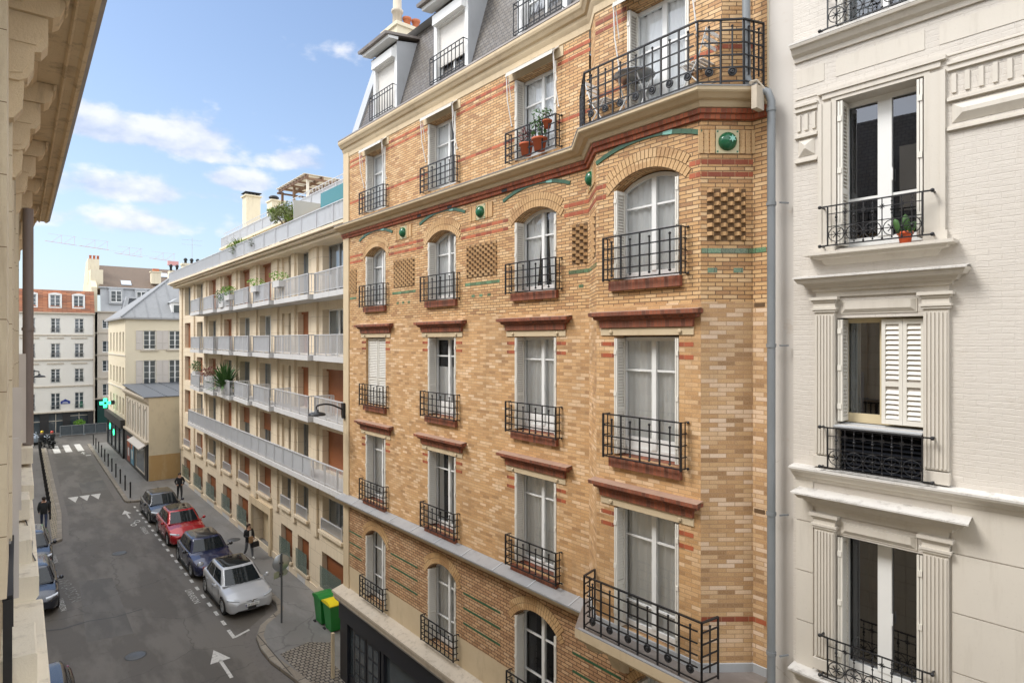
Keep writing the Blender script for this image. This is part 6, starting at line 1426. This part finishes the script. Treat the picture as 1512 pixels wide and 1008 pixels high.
    def patch(fn, name, nu=8, nv=5):
        b = MB(); b.grid([[fn(u/nu, v/nv) for u in range(nu+1)] for v in range(nv+1)], 0, True); return P.add(name, b, ['car_glass'], cab)
    def front(u, v, rear=False):
        t = .04+.88*v; z, w, f, r, bow = sect(t); uu = (-1+2*u)*.90; o = .012
        return (w*.93*uu, (r+o-bow*.8*uu*uu) if rear else (f-o+bow*uu*uu), z+.006)
    patch(front, 'windscreen'); patch(lambda u, v: front(u, v, True), 'rear_window')
    def side(e, u0, u1):
        def fn(u, v):
            t = .07+.80*v; z, w, f, r, bow = sect(t); k = u0+(u1-u0)*u; y = f+bow+(r-bow*.8-f-bow)*k
            return (e*(w*(.97+.03*sin(pi*k))+.010), y, z)
        return fn
    for e in (-1,1):
        for u0, u1 in ((.05,.46),(.50,.80),(.83,.95)): patch(side(e,u0,u1), 'side_window', 5, 4)
        q = MB(); yb = c0+.12
        q.lathe([(.001,-.07),(.07,-.06),(.085,0),(.07,.05),(.001,.06)], (e*(wh+.10), yb+.12, zb+.08), 10, 0, 'y'); q.bar((e*(wh*.93), yb+.14, zb+.02),(e*(wh+.05), yb+.12, zb+.05),.04); P.add('wing_mirror', q, ['car_black' if style == 'mini' else paintm], body)
        for yy in (c0+.95, c0+1.85): q = MB(); q.bar((e*(wh*1.0+.012), yy, .80+up),(e*(wh*1.0+.012), yy+.17, .80+up),.03,.025); P.add('door_handle', q, [paintm if style != 'mini' else 'chrome'], body)
        q = MB()                                                    # door gaps
        for yy in (c0+.22, c0+1.16, c0+2.0): q.box(e*(wh*.992), e*(wh*1.003), yy, yy+.012, .34, .84+up)
        P.add('door_gap', q, ['rubber'], body)
        # lamps
        if style == 'mini':
            q = MB(); q.lathe([(.001,-.05),(.08,-.045),(.115,-.01),(.13,.02),(.13,.06)], (e*wh*.68, -hL+.17, .68), 20, 0, 'y'); P.add('headlight', q, ['lamp_glass'], body); q = MB(); q.lathe([(.118,-.018),(.14,.0),(.14,.03),(.125,.03)], (e*wh*.68,-hL+.165,.68), 20, 0, 'y'); P.add('lamp_ring', q, ['chrome'], body)
        else:
            q = MB(); x0, x1 = e*wh*.50, e*wh*.93
            q.grid([[(x0+(x1-x0)*u, -hL+.045+.26*u**2.2, z+.05*u) for u in (0,.25,.5,.75,1)] for z in (.565,.61,.66)], 0, True); q.grid([[(x0+(x1-x0)*u, -hL+.045+.26*u**2.2+.10*v, .66+.05*u+.035*v) for u in (0,.25,.5,.75,1)] for v in (0,1)], 0, True); P.add('headlight', q, ['lamp_glass'], body)
        q = MB(); q.box(e*wh*.55,e*wh*.9,hL-.08,hL-.0,.72,.88); P.add('tail_light', q, ['car_red'], body)
        for c in (fw,rw):
            q = MB(); q.lathe([(.20,-.10),(R_-.03,-.11),(R_,-.07),(R_,.07),(R_-.03,.11),(.20,.10)], (e*(wh-.115), c, R_), 24, 0, 'x'); wl = P.add('wheel', q, ['rubber'])
            q = MB(); s_ = e; q.lathe([(.001,.065*s_),(.05,.07*s_),(.06,.05*s_),(.06,.03*s_)], (e*(wh-.115), c, R_), 12, 0, 'x'); q.lathe([(.19,.10*s_),(.215,.103*s_),(.215,.02*s_),(.19,.02*s_)], (e*(wh-.115), c, R_), 24, 0, 'x'); q.lathe([(.001,.0),(.2,.0)], (e*(wh-.115), c, R_), 20, 1, 'x')
            for k in range(5):
                for dd in (-.13,.13): a_ = 2*pi*k/5+.3+dd; q.bar((e*(wh-.115)+.055*s_, c+.05*cos(a_), R_+.05*sin(a_)), (e*(wh-.115)+.085*s_, c+.2*cos(a_), R_+.2*sin(a_)), .028)
            P.add('rim', q, ['alloy','rubber'], wl)
    q = MB()
    if style == 'mini':
        q.slab([(-.42,.40),(.42,.40),(.48,.52),(.40,.62),(-.40,.62),(-.48,.52)], lambda p,z_,d: (p,d+.10*(p/.5)**2,z_), -hL+.02, -hL+.06, 0); P.add('grille', q, ['rubber'], body); q = MB(); q.bar((-.44,-hL+.03,.63),(.44,-hL+.03,.63),.025); P.add('grille_trim', q, ['chrome'], body)
        for e in (-1,1): q = MB(); q.lathe([(.001,-.02),(.05,-.02),(.06,.01)], (e*.5,-hL+.08,.36), 12, 0, 'y'); P.add('fog_light', q, ['lamp_glass'], body)
    else:
        def nose(q, h0, h1, z0, z1, o, k=.14, m=0):
            cols_ = [-1+2*t/12 for t in range(13)]
            def pt(t, z, oo): hh = h0+(h1-h0)*((z-z0)/(z1-z0)); return (t*hh, -hL-oo+k*(t*hh/.6)**2+(.02 if z > .5 else 0), z)
            q.grid([[pt(t,z,oo) for t in cols_] for z, oo in ((z0,-.06),(z0,o),(z1,o),(z1,-.06))], m, False)
            for t in (-1,1): q.face([pt(t,z0,-.06),pt(t,z0,o),pt(t,z1,o),pt(t,z1,-.06)], m)
        nose(q, .56, .54, .565, .615, .012); nose(q, .50, .60, .25, .41, .012, .16); P.add('grille', q, ['rubber'], body)
        q = MB(); nose(q, .60, .60, .385, .40, .022, .16); nose(q, .56, .56, .548, .562, .018); nose(q, .56, .58, .27, .282, .02, .16)
        for t in (-1,1): q.bar((t*.50,-hL+.08,.27),(t*.68,-hL+.17,.44),.02)
        P.add('grille_trim', q, ['chrome'], body)
        q = MB(); q.lathe([(.001,-.01),(.05,-.01),(.055,0),(.045,.0)], (0,-hL-.045,.60), 16, 0, 'y'); P.add('badge', q, ['chrome'], body)
    q = MB(); q.box(-.26,.26,-hL-.05,-hL-.02,.43,.53); pl = P.add('number_plate', q, ['paint_white'], body); q = MB(); q.box(-.26,-.225,-hL-.053,-hL-.051,.435,.525); P.add('plate_band', q, ['plaque_blue'], pl)
    if plate: t = words('plate_lettering', plate, (0,-hL-.054,.48), .085, (pi/2,0,0), 'dark', parent=pl)
    for e in (-1,1): q = MB(); q.bar((e*.05,c0-.04,zb+.035),(e*.55,c0+.02,zb+.04),.012); P.add('wiper', q, ['rubber'], body)
    if roofm is None or style != 'mini': q = MB(); q.lathe([(.02,0),(.015,.05),(.002,.09)], (0,r1-.2,H+.0), 8); P.add('aerial', q, ['rubber'], body)
    return T.o
car(7.42, 27.05, 'car_silver', 'silver hatchback with a black glass roof, nearest of the parked row', 'car_glass', plate='GP 343 TD')
car(7.34, 31.95, 'car_blue', 'dark blue round lamped hatchback with a black roof parked behind the silver one', 'car_black', 'mini', L=4.05, W=1.82)
car(7.38, 37.55, 'car_red', 'red crossover with a black glass roof parked between two dark cars', 'car_glass', 'suv')
car(7.36, 42.75, 'car_grey', 'dark slate hatchback with a blue grey bonnet farthest along the parked row', 'car_black')
car(.72, 32.3, 'car_grey', 'dark grey car parked on the left nearer the stone ledge', 'car_black', W=1.85, L=4.6)
car(.78, 38.0, 'car_grey', 'dark grey car parked on the left nearer the walking man', 'car_black', W=1.85, L=4.6)
car(.62, 20.7, 'car_black', 'black car at the bottom left corner half hidden by the ledge', 'car_black', W=1.85, L=4.6)
car(1.6, 80.6, 'car_pale', 'pale blue grey car crossing at the end of the street', None, rz=pi/2)

# ================================================================== people
def human(name, frame, x, y, rz, lab, J, clothes, hair='hair_dark', z0=.13, kind='person', scale=1.0, bag=None, helmet=None, cat='person', grp=None, long_hair=False):
    """J: joints in metres, person facing -y. one continuous skinned body coloured by region"""
    T = Thing('person', frame, (x,y,z0), lab, cat, grp, rz)
    names = list(J); idx = {n:i for i,n in enumerate(names)}
    E = [('pelvis','waist'),('waist','chest'),('chest','neck'),('neck','head'),('head','crown'),('chest','shL'),('shL','elL'),('elL','wrL'),('chest','shR'),('shR','elR'),('elR','wrR'),('pelvis','hipL'),('hipL','knL'),('knL','anL'),('anL','toL'),('pelvis','hipR'),('hipR','knR'),('knR','anR'),('anR','toR'),('wrL','haL'),('wrR','haR')]
    RAD = {'pelvis':(.155,.115),'waist':(.15,.11),'chest':(.17,.125),'neck':(.055,.055),'head':(.078,.09),'crown':(.055,.06),'sh':(.072,.07),'el':(.055,.055),'wr':(.038,.038),'ha':(.028,.034),'hip':(.09,.09),'kn':(.066,.07),'an':(.042,.046),'to':(.035,.03)}
    me = bpy.data.meshes.new('body'); me.from_pydata([tuple(Vector(J[n])*scale) for n in names], [(idx[a],idx[b]) for a,b in E], [])
    o = bpy.data.objects.new('tmp', me); COL.objects.link(o); sk = o.modifiers.new('s','SKIN'); sk.use_smooth_shade = True
    for n, i in idx.items():
        k = n if n in RAD else n[:-1]; r = RAD[k]; f = clothes.get('bulk',1.0) if k in ('waist','chest','sh','el') else 1.0; me.skin_vertices[0].data[i].radius = (r[0]*f*scale, r[1]*f*scale); me.skin_vertices[0].data[i].use_root = n == 'pelvis'
    sb = o.modifiers.new('b','SUBSURF'); sb.levels = sb.render_levels = 2
    dg = bpy.context.evaluated_depsgraph_get(); out = bpy.data.meshes.new_from_object(o.evaluated_get(dg)); bpy.data.objects.remove(o)
    out.materials.clear()
    for m in ('skin', clothes['top'], clothes['legs'], clothes['shoes']): out.materials.append(M[m])
    seg = [(Vector(J[a])*scale, Vector(J[b])*scale, a, b) for a,b in E]
    for p in out.polygons:
        c = p.center; best = min(seg, key=lambda s: ((c-(s[0]+(s[1]-s[0])*max(0,min(1,(c-s[0]).dot(s[1]-s[0])/max(1e-6,(s[1]-s[0]).length_squared))))).length)); a, b_ = best[2], best[3]
        t = max(0,min(1,(c-best[0]).dot(best[1]-best[0])/max(1e-6,(best[1]-best[0]).length_squared)))
        if b_ in ('head','crown') or (b_ == 'neck' and t > .7): mi = 0
        elif b_[:2] == 'ha' and t > .2: mi = 0
        elif b_[:2] == 'to' : mi = 3
        elif b_[:2] in ('hi','kn','an'): mi = 2
        elif a == 'pelvis' and t < clothes.get('hem',.1): mi = 2
        else: mi = 1
        if clothes.get('coat') and c.z > clothes['coat']*scale and mi == 2: mi = 1
        p.material_index = mi; p.use_smooth = True
    body = link('body', out, T.o)
    hd = Vector(J['head'])*scale; up = (Vector(J['crown'])-Vector(J['head'])).normalized(); f = Vector((0,-1,0)) if 'face' not in J else Vector(J['face']).normalized()
    b = MB(); q = scale
    for e in (-1,1): b.ball(tuple(hd+f*.082*q+Vector((e*.03*q,0,.025*q))), .011*q)
    link('eyes', b.mesh('eyes', ['dark']), body)
    b = MB(); b.face([tuple(hd+f*.088*q+Vector((0,0,.03*q))), tuple(hd+f*.085*q+Vector((-.014*q,0,-.015*q))), tuple(hd+f*.112*q+Vector((0,0,-.012*q)))]); b.face([tuple(hd+f*.088*q+Vector((0,0,.03*q))), tuple(hd+f*.085*q+Vector((.014*q,0,-.015*q))), tuple(hd+f*.112*q+Vector((0,0,-.012*q)))]); b.face([tuple(hd+f*.085*q+Vector((-.014*q,0,-.015*q))), tuple(hd+f*.085*q+Vector((.014*q,0,-.015*q))), tuple(hd+f*.112*q+Vector((0,0,-.012*q)))]); link('nose', b.mesh('nose', ['skin']), body)
    b = MB(); b.box(hd.x-.022*q, hd.x+.022*q, hd.y-.088*q, hd.y-.08*q, hd.z-.042*q, hd.z-.034*q); link('mouth', b.mesh('mouth', ['lip']), body)
    if not helmet:
        b = MB(); c = hd-f*.022*q+Vector((0,0,.045*q)); rows = []
        for i in range(8):
            th = pi*i/9 if i < 7 else pi*.70; rows.append([tuple(c+Vector((.098*q*sin(th)*cos(a), .105*q*sin(th)*sin(a)+(.02*q if i > 3 else 0), .098*q*cos(th)))) for a in [2*pi*k/14 for k in range(14)]])
        b.grid(rows, 0, True, True)
        if long_hair: b.grid([[tuple(c+Vector((.10*q*cos(a)*w_, .085*q*abs(sin(a))*w_+.015, z_*q))) for a in [pi*k/10 for k in range(-1,12)]] for z_, w_ in ((.03,.95),(-.08,1.08),(-.2,1.25),(-.30,1.15),(-.36,.8))], 0, True)
        link('hair', b.mesh('hair', [hair]), body)
    else:
        b = MB(); c = hd+Vector((0,0,.035*q)); b.grid([[tuple(c+Vector((.135*sin(pi*i/10)*cos(a), .15*sin(pi*i/10)*sin(a), .135*cos(pi*i/10)))) for a in [2*pi*k/16 for k in range(16)]] for i in range(0,8)], 0, True, True); link('helmet', b.mesh('helmet', [helmet]), body)
        b = MB(); b.grid([[tuple(c+Vector((.137*cos(a)*w_, .153*sin(a)*w_, z_))) for a in [pi+pi*.2+pi*.6*k/8 for k in range(9)]] for z_, w_ in ((.03,.97),(-.05,.98))], 0, True); link('visor', b.mesh('visor', ['car_glass']), body)
    for s_ in 'LR':                                                  # five fingers on each hand, lightly curled
        w_, h_ = Vector(J['wr'+s_])*scale, Vector(J['ha'+s_])*scale; d = (h_-w_).normalized(); side_ = d.cross(Vector((1,0,0)) if abs(d.x) < .8 else Vector((0,1,0))).normalized(); cu = d.cross(side_).normalized(); sg = 1 if cu.dot(Vector((1 if s_ == 'R' else -1,0,0))) > 0 else -1
        b = MB()
        for k, ln in enumerate((.068,.078,.074,.058)):
            p0 = h_+side_*(-.027+.018*k); p1 = p0+d*ln*.5+cu*sg*.006; p2 = p1+d*ln*.35+cu*sg*.022; b.tube([p0-d*.01,p1,p2], [.0088,.008,.0065], 6)
        p0 = w_+d*.02+side_*-.03; b.tube([p0, p0+d*.03-side_*.02+cu*sg*.01, p0+d*.055-side_*.022+cu*sg*.022], [.011,.0095,.007], 6)
        link('fingers', b.mesh('fingers', ['skin']), body)
    return T, body
def joints(stride=.25, h=1.0, armswing=.15, lean=0.0, foot=.0):
    s = stride
    return {'pelvis':(0,0,.93),'waist':(0,-lean*.3,1.08),'chest':(0,-lean*.8,1.30),'neck':(0,-lean,1.50),'head':(0,-lean-.02,1.62),'crown':(0,-lean-.01,1.72),
        'shL':(.185,-lean*.9,1.41),'elL':(.235,armswing*.4-lean*.6,1.15),'wrL':(.22,-armswing*.5-lean,.92),'haL':(.215,-armswing*.7-lean,.85),
        'shR':(-.185,-lean*.9,1.41),'elR':(-.235,-armswing*.2-lean*.6,1.15),'wrR':(-.22,-armswing*1.2-lean,.94),'haR':(-.215,-armswing*1.5-lean,.88),
        'hipL':(.09,0,.88),'knL':(.10,-s*.55,.49),'anL':(.10,-s*.75,.085),'toL':(.11,-s*.75-.17,.035),
        'hipR':(-.09,0,.88),'knR':(-.10,s*.25,.47),'anR':(-.10,s*1.05,.12),'toR':(-.11,s*1.05-.14,.035)}
for nm, c in (('skin',(.48,.27,.18)),('lip',(.35,.12,.10)),('hair_dark',(.018,.012,.010)),('hair_brown',(.06,.03,.018)),('cloth_black',(.012,.012,.014)),('cloth_grey',(.11,.115,.125)),('cloth_blue',(.035,.05,.10)),('cloth_dark',(.022,.024,.026)),('bag_tan',(.30,.17,.08)),('cloth_white',(.6,.58,.54)),('helmet_yellow',(.75,.55,.02)),('helmet_red',(.55,.04,.02)),('shoe_brown',(.12,.05,.03)),('shoe_white',(.6,.6,.58)),('leather_black',(.01,.01,.011))):
    M[nm] = plain(nm, c, .7 if 'helmet' not in nm else .25, var=.15, scale=8)
# the woman on the right pavement, walking towards the camera with bags held before her
J = joints(.27, armswing=.1); J['elR'] = (-.24,-.02,1.17); J['wrR'] = (-.10,-.24,1.12); J['haR'] = (-.04,-.27,1.13); J['elL'] = (.24,-.0,1.15); J['wrL'] = (.17,-.2,1.03); J['haL'] = (.14,-.26,1.01)
T_, bd = human('woman', SF, 9.12, 31.2, R(12), 'person in a black coat and grey jeans walking on the right pavement with bags', J, {'top':'cloth_black','legs':'cloth_grey','shoes':'shoe_white','bulk':1.12,'coat':.84}, 'hair_brown', scale=.97, long_hair=True)
b = MB(); b.slab([(-.05,1.0),(.05,1.0),(.045,1.38),(-.045,1.38)], lambda p,q,d: (p,d,q), -.155, -.142); link('blouse', b.mesh('blouse', ['cloth_white']), bd)
TB = Thing('paper_bag', SF, (9.12+.02,31.2-.27,.13+.83), 'tan paper bag held against the chest by the person in the black coat', 'bag', None, R(12)); b = MB(); b.slab([(-.08,.0),(.08,.0),(.09,.30),(-.09,.30)], lambda p,q,d: (p,d,q), -.05, .05); link('sack', b.mesh('sack', ['bag_tan']), TB.o)
TB = Thing('handbag', SF, (9.12+.22,31.2-.28,.13+.60), 'black handbag hanging from the arm of the person in the black coat', 'bag', None, R(12)); b = MB(); b.slab([(-.18,.0),(.18,.0),(.15,.24),(-.15,.24)], lambda p,q,d: (p,d,q), -.07, .07); link('pouch', b.mesh('pouch', ['leather_black']), TB.o); b = MB(); b.tube([(-.12,0,.23),(-.09,0,.36),(0,0,.40),(.09,0,.36),(.12,0,.23)], .010, 6); link('strap', b.mesh('strap', ['leather_black']), TB.o)
J = joints(.24, armswing=.12); J['elR'] = (-.27,.03,1.17); J['wrR'] = (-.20,-.16,1.02); J['haR'] = (-.15,-.19,.98); J['elL'] = (.27,.03,1.17); J['wrL'] = (.20,-.14,1.0); J['haL'] = (.15,-.17,.95)
human('man', SF, 8.95, 45.8, R(-8), 'person in a dark leather jacket walking on the right pavement by the far parked car', J, {'top':'leather_black','legs':'cloth_dark','shoes':'cloth_dark','bulk':1.1}, scale=1.0)
J = joints(.26, armswing=.14)
human('man2', SF, 1.62, 43.6, R(176), 'person in a dark padded coat and blue jeans seen from behind on the left pavement', J, {'top':'cloth_dark','legs':'cloth_blue','shoes':'shoe_brown','bulk':1.28,'coat':.80}, scale=1.02)
def rider(x, y, rz, lab, hm, lab2):
    Ts = Thing('scooter', SF, (x,y,0), lab2, 'scooter', 'scooters at the crossing', rz); S_ = lambda n, b, m, p=None: link(n, b.mesh(n, m), p or Ts.o)
    b = MB(); b.slab([(-.75,.45),(-.62,.42),(-.45,.34),(.1,.32),(.25,.38),(.35,.62),(.85,.68),(.88,.5),(.6,.36),(.3,.22),(-.5,.22),(-.7,.32)], lambda p,q,d: (d,p,q), -.16, .16); b.slab([(-.78,.45),(-.62,.45),(-.50,.95),(-.60,.98)], lambda p,q,d: (d,p,q), -.2, .2); bd = S_('body', b, ['car_black'])
    b = MB(); b.slab([(.1,.70),(.8,.72),(.82,.80),(.3,.80),(.1,.76)], lambda p,q,d: (d,p,q), -.14, .14); S_('seat', b, ['rubber'])
    for yy in (-.72,.62): b = MB(); b.lathe([(.10,-.05),(.22,-.06),(.25,-.02),(.25,.02),(.22,.06),(.10,.05)], (0,yy,.25), 18, 0, 'x'); b.lathe([(.001,0),(.1,0)], (0,yy,.25), 12, 1, 'x'); S_('wheel', b, ['rubber','chrome'])
    b = MB(); b.tube([(-.33,-.38,1.05),(0,-.52,1.0),(.33,-.38,1.05)], .018, 6); b.tube([(0,-.72,.25),(0,-.55,1.0)], .03, 6); S_('handlebar', b, ['steel_dark']); b = MB(); b.lathe([(.001,-.03),(.06,-.02),(.07,.02)], (0,-.66,.86), 12, 0, 'y'); S_('headlight', b, ['lamp_glass'])
    J = {'pelvis':(0,.35,.90),'waist':(0,.33,1.05),'chest':(0,.24,1.27),'neck':(0,.18,1.47),'head':(0,.14,1.58),'crown':(0,.14,1.68),'shL':(.19,.22,1.38),'elL':(.28,.02,1.18),'wrL':(.30,-.26,1.08),'haL':(.30,-.33,1.07),'shR':(-.19,.22,1.38),'elR':(-.28,.02,1.18),'wrR':(-.30,-.26,1.08),'haR':(-.30,-.33,1.07),'hipL':(.10,.30,.86),'knL':(.20,-.12,.78),'anL':(.20,-.08,.36),'toL':(.21,-.24,.31),'hipR':(-.10,.30,.86),'knR':(-.20,-.12,.78),'anR':(-.20,-.08,.36),'toR':(-.21,-.24,.31)}
    human('rider', SF, x, y, rz, lab, J, {'top':'cloth_black','legs':'cloth_dark','shoes':'cloth_dark','bulk':1.1}, z0=0, helmet=hm, grp='riders at the crossing')
rider(2.75, 77.2, R(165), 'person in black wearing a yellow helmet on a scooter at the crossing', 'helmet_yellow', 'black scooter under the rider with the yellow helmet')
rider(3.45, 76.4, R(190), 'person in black wearing a red helmet on a scooter at the crossing', 'helmet_red', 'black scooter under the rider with the red helmet')
# ================================================================== camera, light, sky
cam = bpy.data.cameras.new('camera'); co = bpy.data.objects.new('camera', cam); COL.objects.link(co); scn.camera = co
cam.lens = 36*900/1512; cam.sensor_width = 36; cam.clip_end = 3000; cam.clip_start = .05; cam.shift_y = -2/1512
co.location = (0, 0, EYE); co.rotation_euler = (pi/2, 0, -TH)
SUN_EL, SUN_AZ = R(48), R(-62)                 # azimuth from +Y towards +X
sd = bpy.data.lights.new('sun', 'SUN'); sd.energy = 1.6; sd.angle = R(22); sd.color = (1,.97,.93)
so_ = bpy.data.objects.new('sun', sd); COL.objects.link(so_)
dv = Vector((sin(SUN_AZ)*cos(SUN_EL), cos(SUN_AZ)*cos(SUN_EL), sin(SUN_EL))); so_.rotation_euler = dv.to_track_quat('Z','Y').to_euler(); so_.location = (0,0,60)
w = bpy.data.worlds.new('World'); scn.world = w; w.use_nodes = True; w.cycles.sampling_method = 'MANUAL'; w.cycles.sample_map_resolution = 512; nt = w.node_tree; nt.nodes.clear()
def nn(t, **k):
    n = nt.nodes.new(t)
    for a, v in k.items():
        if a in n.inputs: n.inputs[a].default_value = v
        else: setattr(n, a, v)
    return n
L = nt.links.new
def mth(op, a, b=None, c=None, clamp=False):
    n = nn('ShaderNodeMath', operation=op, use_clamp=clamp)
    for i, x in enumerate((a, b, c)):
        if x is None: continue
        if isinstance(x, (int, float)): n.inputs[i].default_value = x
        else: L(x, n.inputs[i])
    return n.outputs[0]
sky = nn('ShaderNodeTexSky', sky_type='NISHITA', sun_disc=False, sun_elevation=SUN_EL, sun_rotation=SUN_AZ, air_density=1.0, dust_density=1.2, ozone_density=1.4)
tc = nn('ShaderNodeTexCoord'); sep = nn('ShaderNodeSeparateXYZ'); L(tc.outputs['Generated'], sep.inputs[0])
az = mth('ARCTAN2', sep.outputs[0], sep.outputs[1]); el = mth('ARCSINE', sep.outputs[2])
cmb = nn('ShaderNodeCombineXYZ'); L(az, cmb.inputs[0]); L(mth('MULTIPLY', el, 1.7), cmb.inputs[1])
nz = nn('ShaderNodeTexNoise', Scale=11.0, Detail=7.0, Roughness=.55); L(cmb.outputs[0], nz.inputs['Vector'])
nz2 = nn('ShaderNodeTexNoise', Scale=4.0, Detail=3.0, Roughness=.5); L(cmb.outputs[0], nz2.inputs['Vector'])
def px(x, y):                                  # bearing and height of a cloud seen in the photograph
    X, Y = (x-756)/900, (502-y)/900; a = atan(X)+TH; return a, atan(Y/sqrt(1+X*X))
best = None
for (x, y, rx, ry, k) in [(150,190,75,26,1.0),(245,205,95,32,1.0),(300,228,60,15,.8),(150,278,110,22,.9),(215,290,60,18,.75),(352,270,32,16,1.0),(310,290,70,10,.7),(430,240,50,17,.85),(510,248,30,8,.5),(200,330,200,22,.72),(60,310,120,20,.6),(500,72,55,14,.62),(100,165,40,14,.7),(420,300,60,10,.4),(330,320,60,12,.5)]:
    a, e = px(x, y); dx = mth('MULTIPLY', mth('SUBTRACT', az, a), 900/rx*1.0); dy = mth('MULTIPLY', mth('SUBTRACT', el, e), 1000/ry)
    dy = mth('MULTIPLY', dy, mth('ADD', mth('MULTIPLY', mth('LESS_THAN', dy, 0.0), .7), 1.0)) if ry > 14 else dy
    r2 = mth('ADD', mth('MULTIPLY', dx, dx), mth('MULTIPLY', dy, dy)); gss = mth('MULTIPLY', mth('POWER', 2.718, mth('MULTIPLY', r2, -.55)), k)
    best = gss if best is None else mth('MAXIMUM', best, gss)
# added cloud behind and overhead, out of frame, to light the street
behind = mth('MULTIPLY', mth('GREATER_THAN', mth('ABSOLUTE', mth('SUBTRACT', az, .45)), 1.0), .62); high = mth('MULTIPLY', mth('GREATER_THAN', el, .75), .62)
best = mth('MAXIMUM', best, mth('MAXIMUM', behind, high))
dens = mth('ADD', mth('MULTIPLY', best, .95), mth('MULTIPLY', mth('SUBTRACT', nz.outputs['Fac'], .5), 2.0))
mr_ = nn('ShaderNodeMapRange', interpolation_type='SMOOTHSTEP'); mr_.inputs['From Min'].default_value = .34; mr_.inputs['From Max'].default_value = .78; L(dens, mr_.inputs['Value'])
shade = mth('MULTIPLY_ADD', mth('SUBTRACT', nz2.outputs['Fac'], .5), .9, .80, True)
cmb2 = nn('ShaderNodeCombineXYZ'); L(mth('ADD', az, -.012), cmb2.inputs[0]); L(mth('MULTIPLY', mth('ADD', el, .022), 1.7), cmb2.inputs[1])
nzb = nn('ShaderNodeTexNoise', Scale=11.0, Detail=4.0, Roughness=.5); L(cmb2.outputs[0], nzb.inputs['Vector'])
topl = mth('MULTIPLY_ADD', mth('SUBTRACT', nz.outputs['Fac'], nzb.outputs['Fac']), 3.2, .62, True)
cc = nn('ShaderNodeMix', data_type='RGBA'); cc.inputs[6].default_value = (.30,.35,.47,1); cc.inputs[7].default_value = (.56,.56,.58,1); L(topl, cc.inputs[0])
sk = nn('ShaderNodeVectorMath', operation='SCALE'); sk.inputs['Scale'].default_value = .115; L(sky.outputs[0], sk.inputs[0])
tint = nn('ShaderNodeMix', data_type='RGBA', blend_type='MULTIPLY'); tint.inputs[0].default_value = 1; tint.inputs[7].default_value = (.95,.965,1.0,1); L(sk.outputs[0], tint.inputs[6])
# a thin milky veil that thickens towards the horizon
veil = mth('POWER', 2.718, mth('MULTIPLY', mth('MAXIMUM', el, 0.0), -4.0)); 
vm = nn('ShaderNodeMix', data_type='RGBA'); L(mth('MULTIPLY', veil, .65), vm.inputs[0]); L(tint.outputs[2], vm.inputs[6]); vm.inputs[7].default_value = (.345,.405,.465,1)
fm_ = nn('ShaderNodeMix', data_type='RGBA'); L(mth('MULTIPLY', mr_.outputs[0], .80), fm_.inputs[0]); L(vm.outputs[2], fm_.inputs[6]); L(cc.outputs[2], fm_.inputs[7])
bg = nn('ShaderNodeBackground', Strength=1.0); 
lit = nn('ShaderNodeMix', data_type='RGBA'); L(mth('MULTIPLY', mth('MAXIMUM', mth('MINIMUM', mth('MULTIPLY', mth('SUBTRACT', mth('ABSOLUTE', mth('SUBTRACT', az, .45)), 1.0), 3.0), 1.0), mth('MINIMUM', mth('MULTIPLY', mth('SUBTRACT', el, .62), 4.0), 1.0), None, True), mth('MULTIPLY_ADD', nz2.outputs['Fac'], .5, .6, True)), lit.inputs[0]); L(fm_.outputs[2], lit.inputs[6]); lit.inputs[7].default_value = (1.10,1.13,1.18,1)  # unseen sky behind and overhead made brighter as added light
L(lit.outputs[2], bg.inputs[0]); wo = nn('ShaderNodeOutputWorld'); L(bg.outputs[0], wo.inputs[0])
scn.view_settings.view_transform = 'Standard'; scn.view_settings.look = 'None'; scn.view_settings.exposure = .95; scn.view_settings.gamma = 1
scn.render.engine = 'CYCLES'; scn.cycles.max_bounces = 5; scn.cycles.diffuse_bounces = 3; scn.cycles.glossy_bounces = 2; scn.cycles.transmission_bounces = 2; scn.cycles.transparent_max_bounces = 8
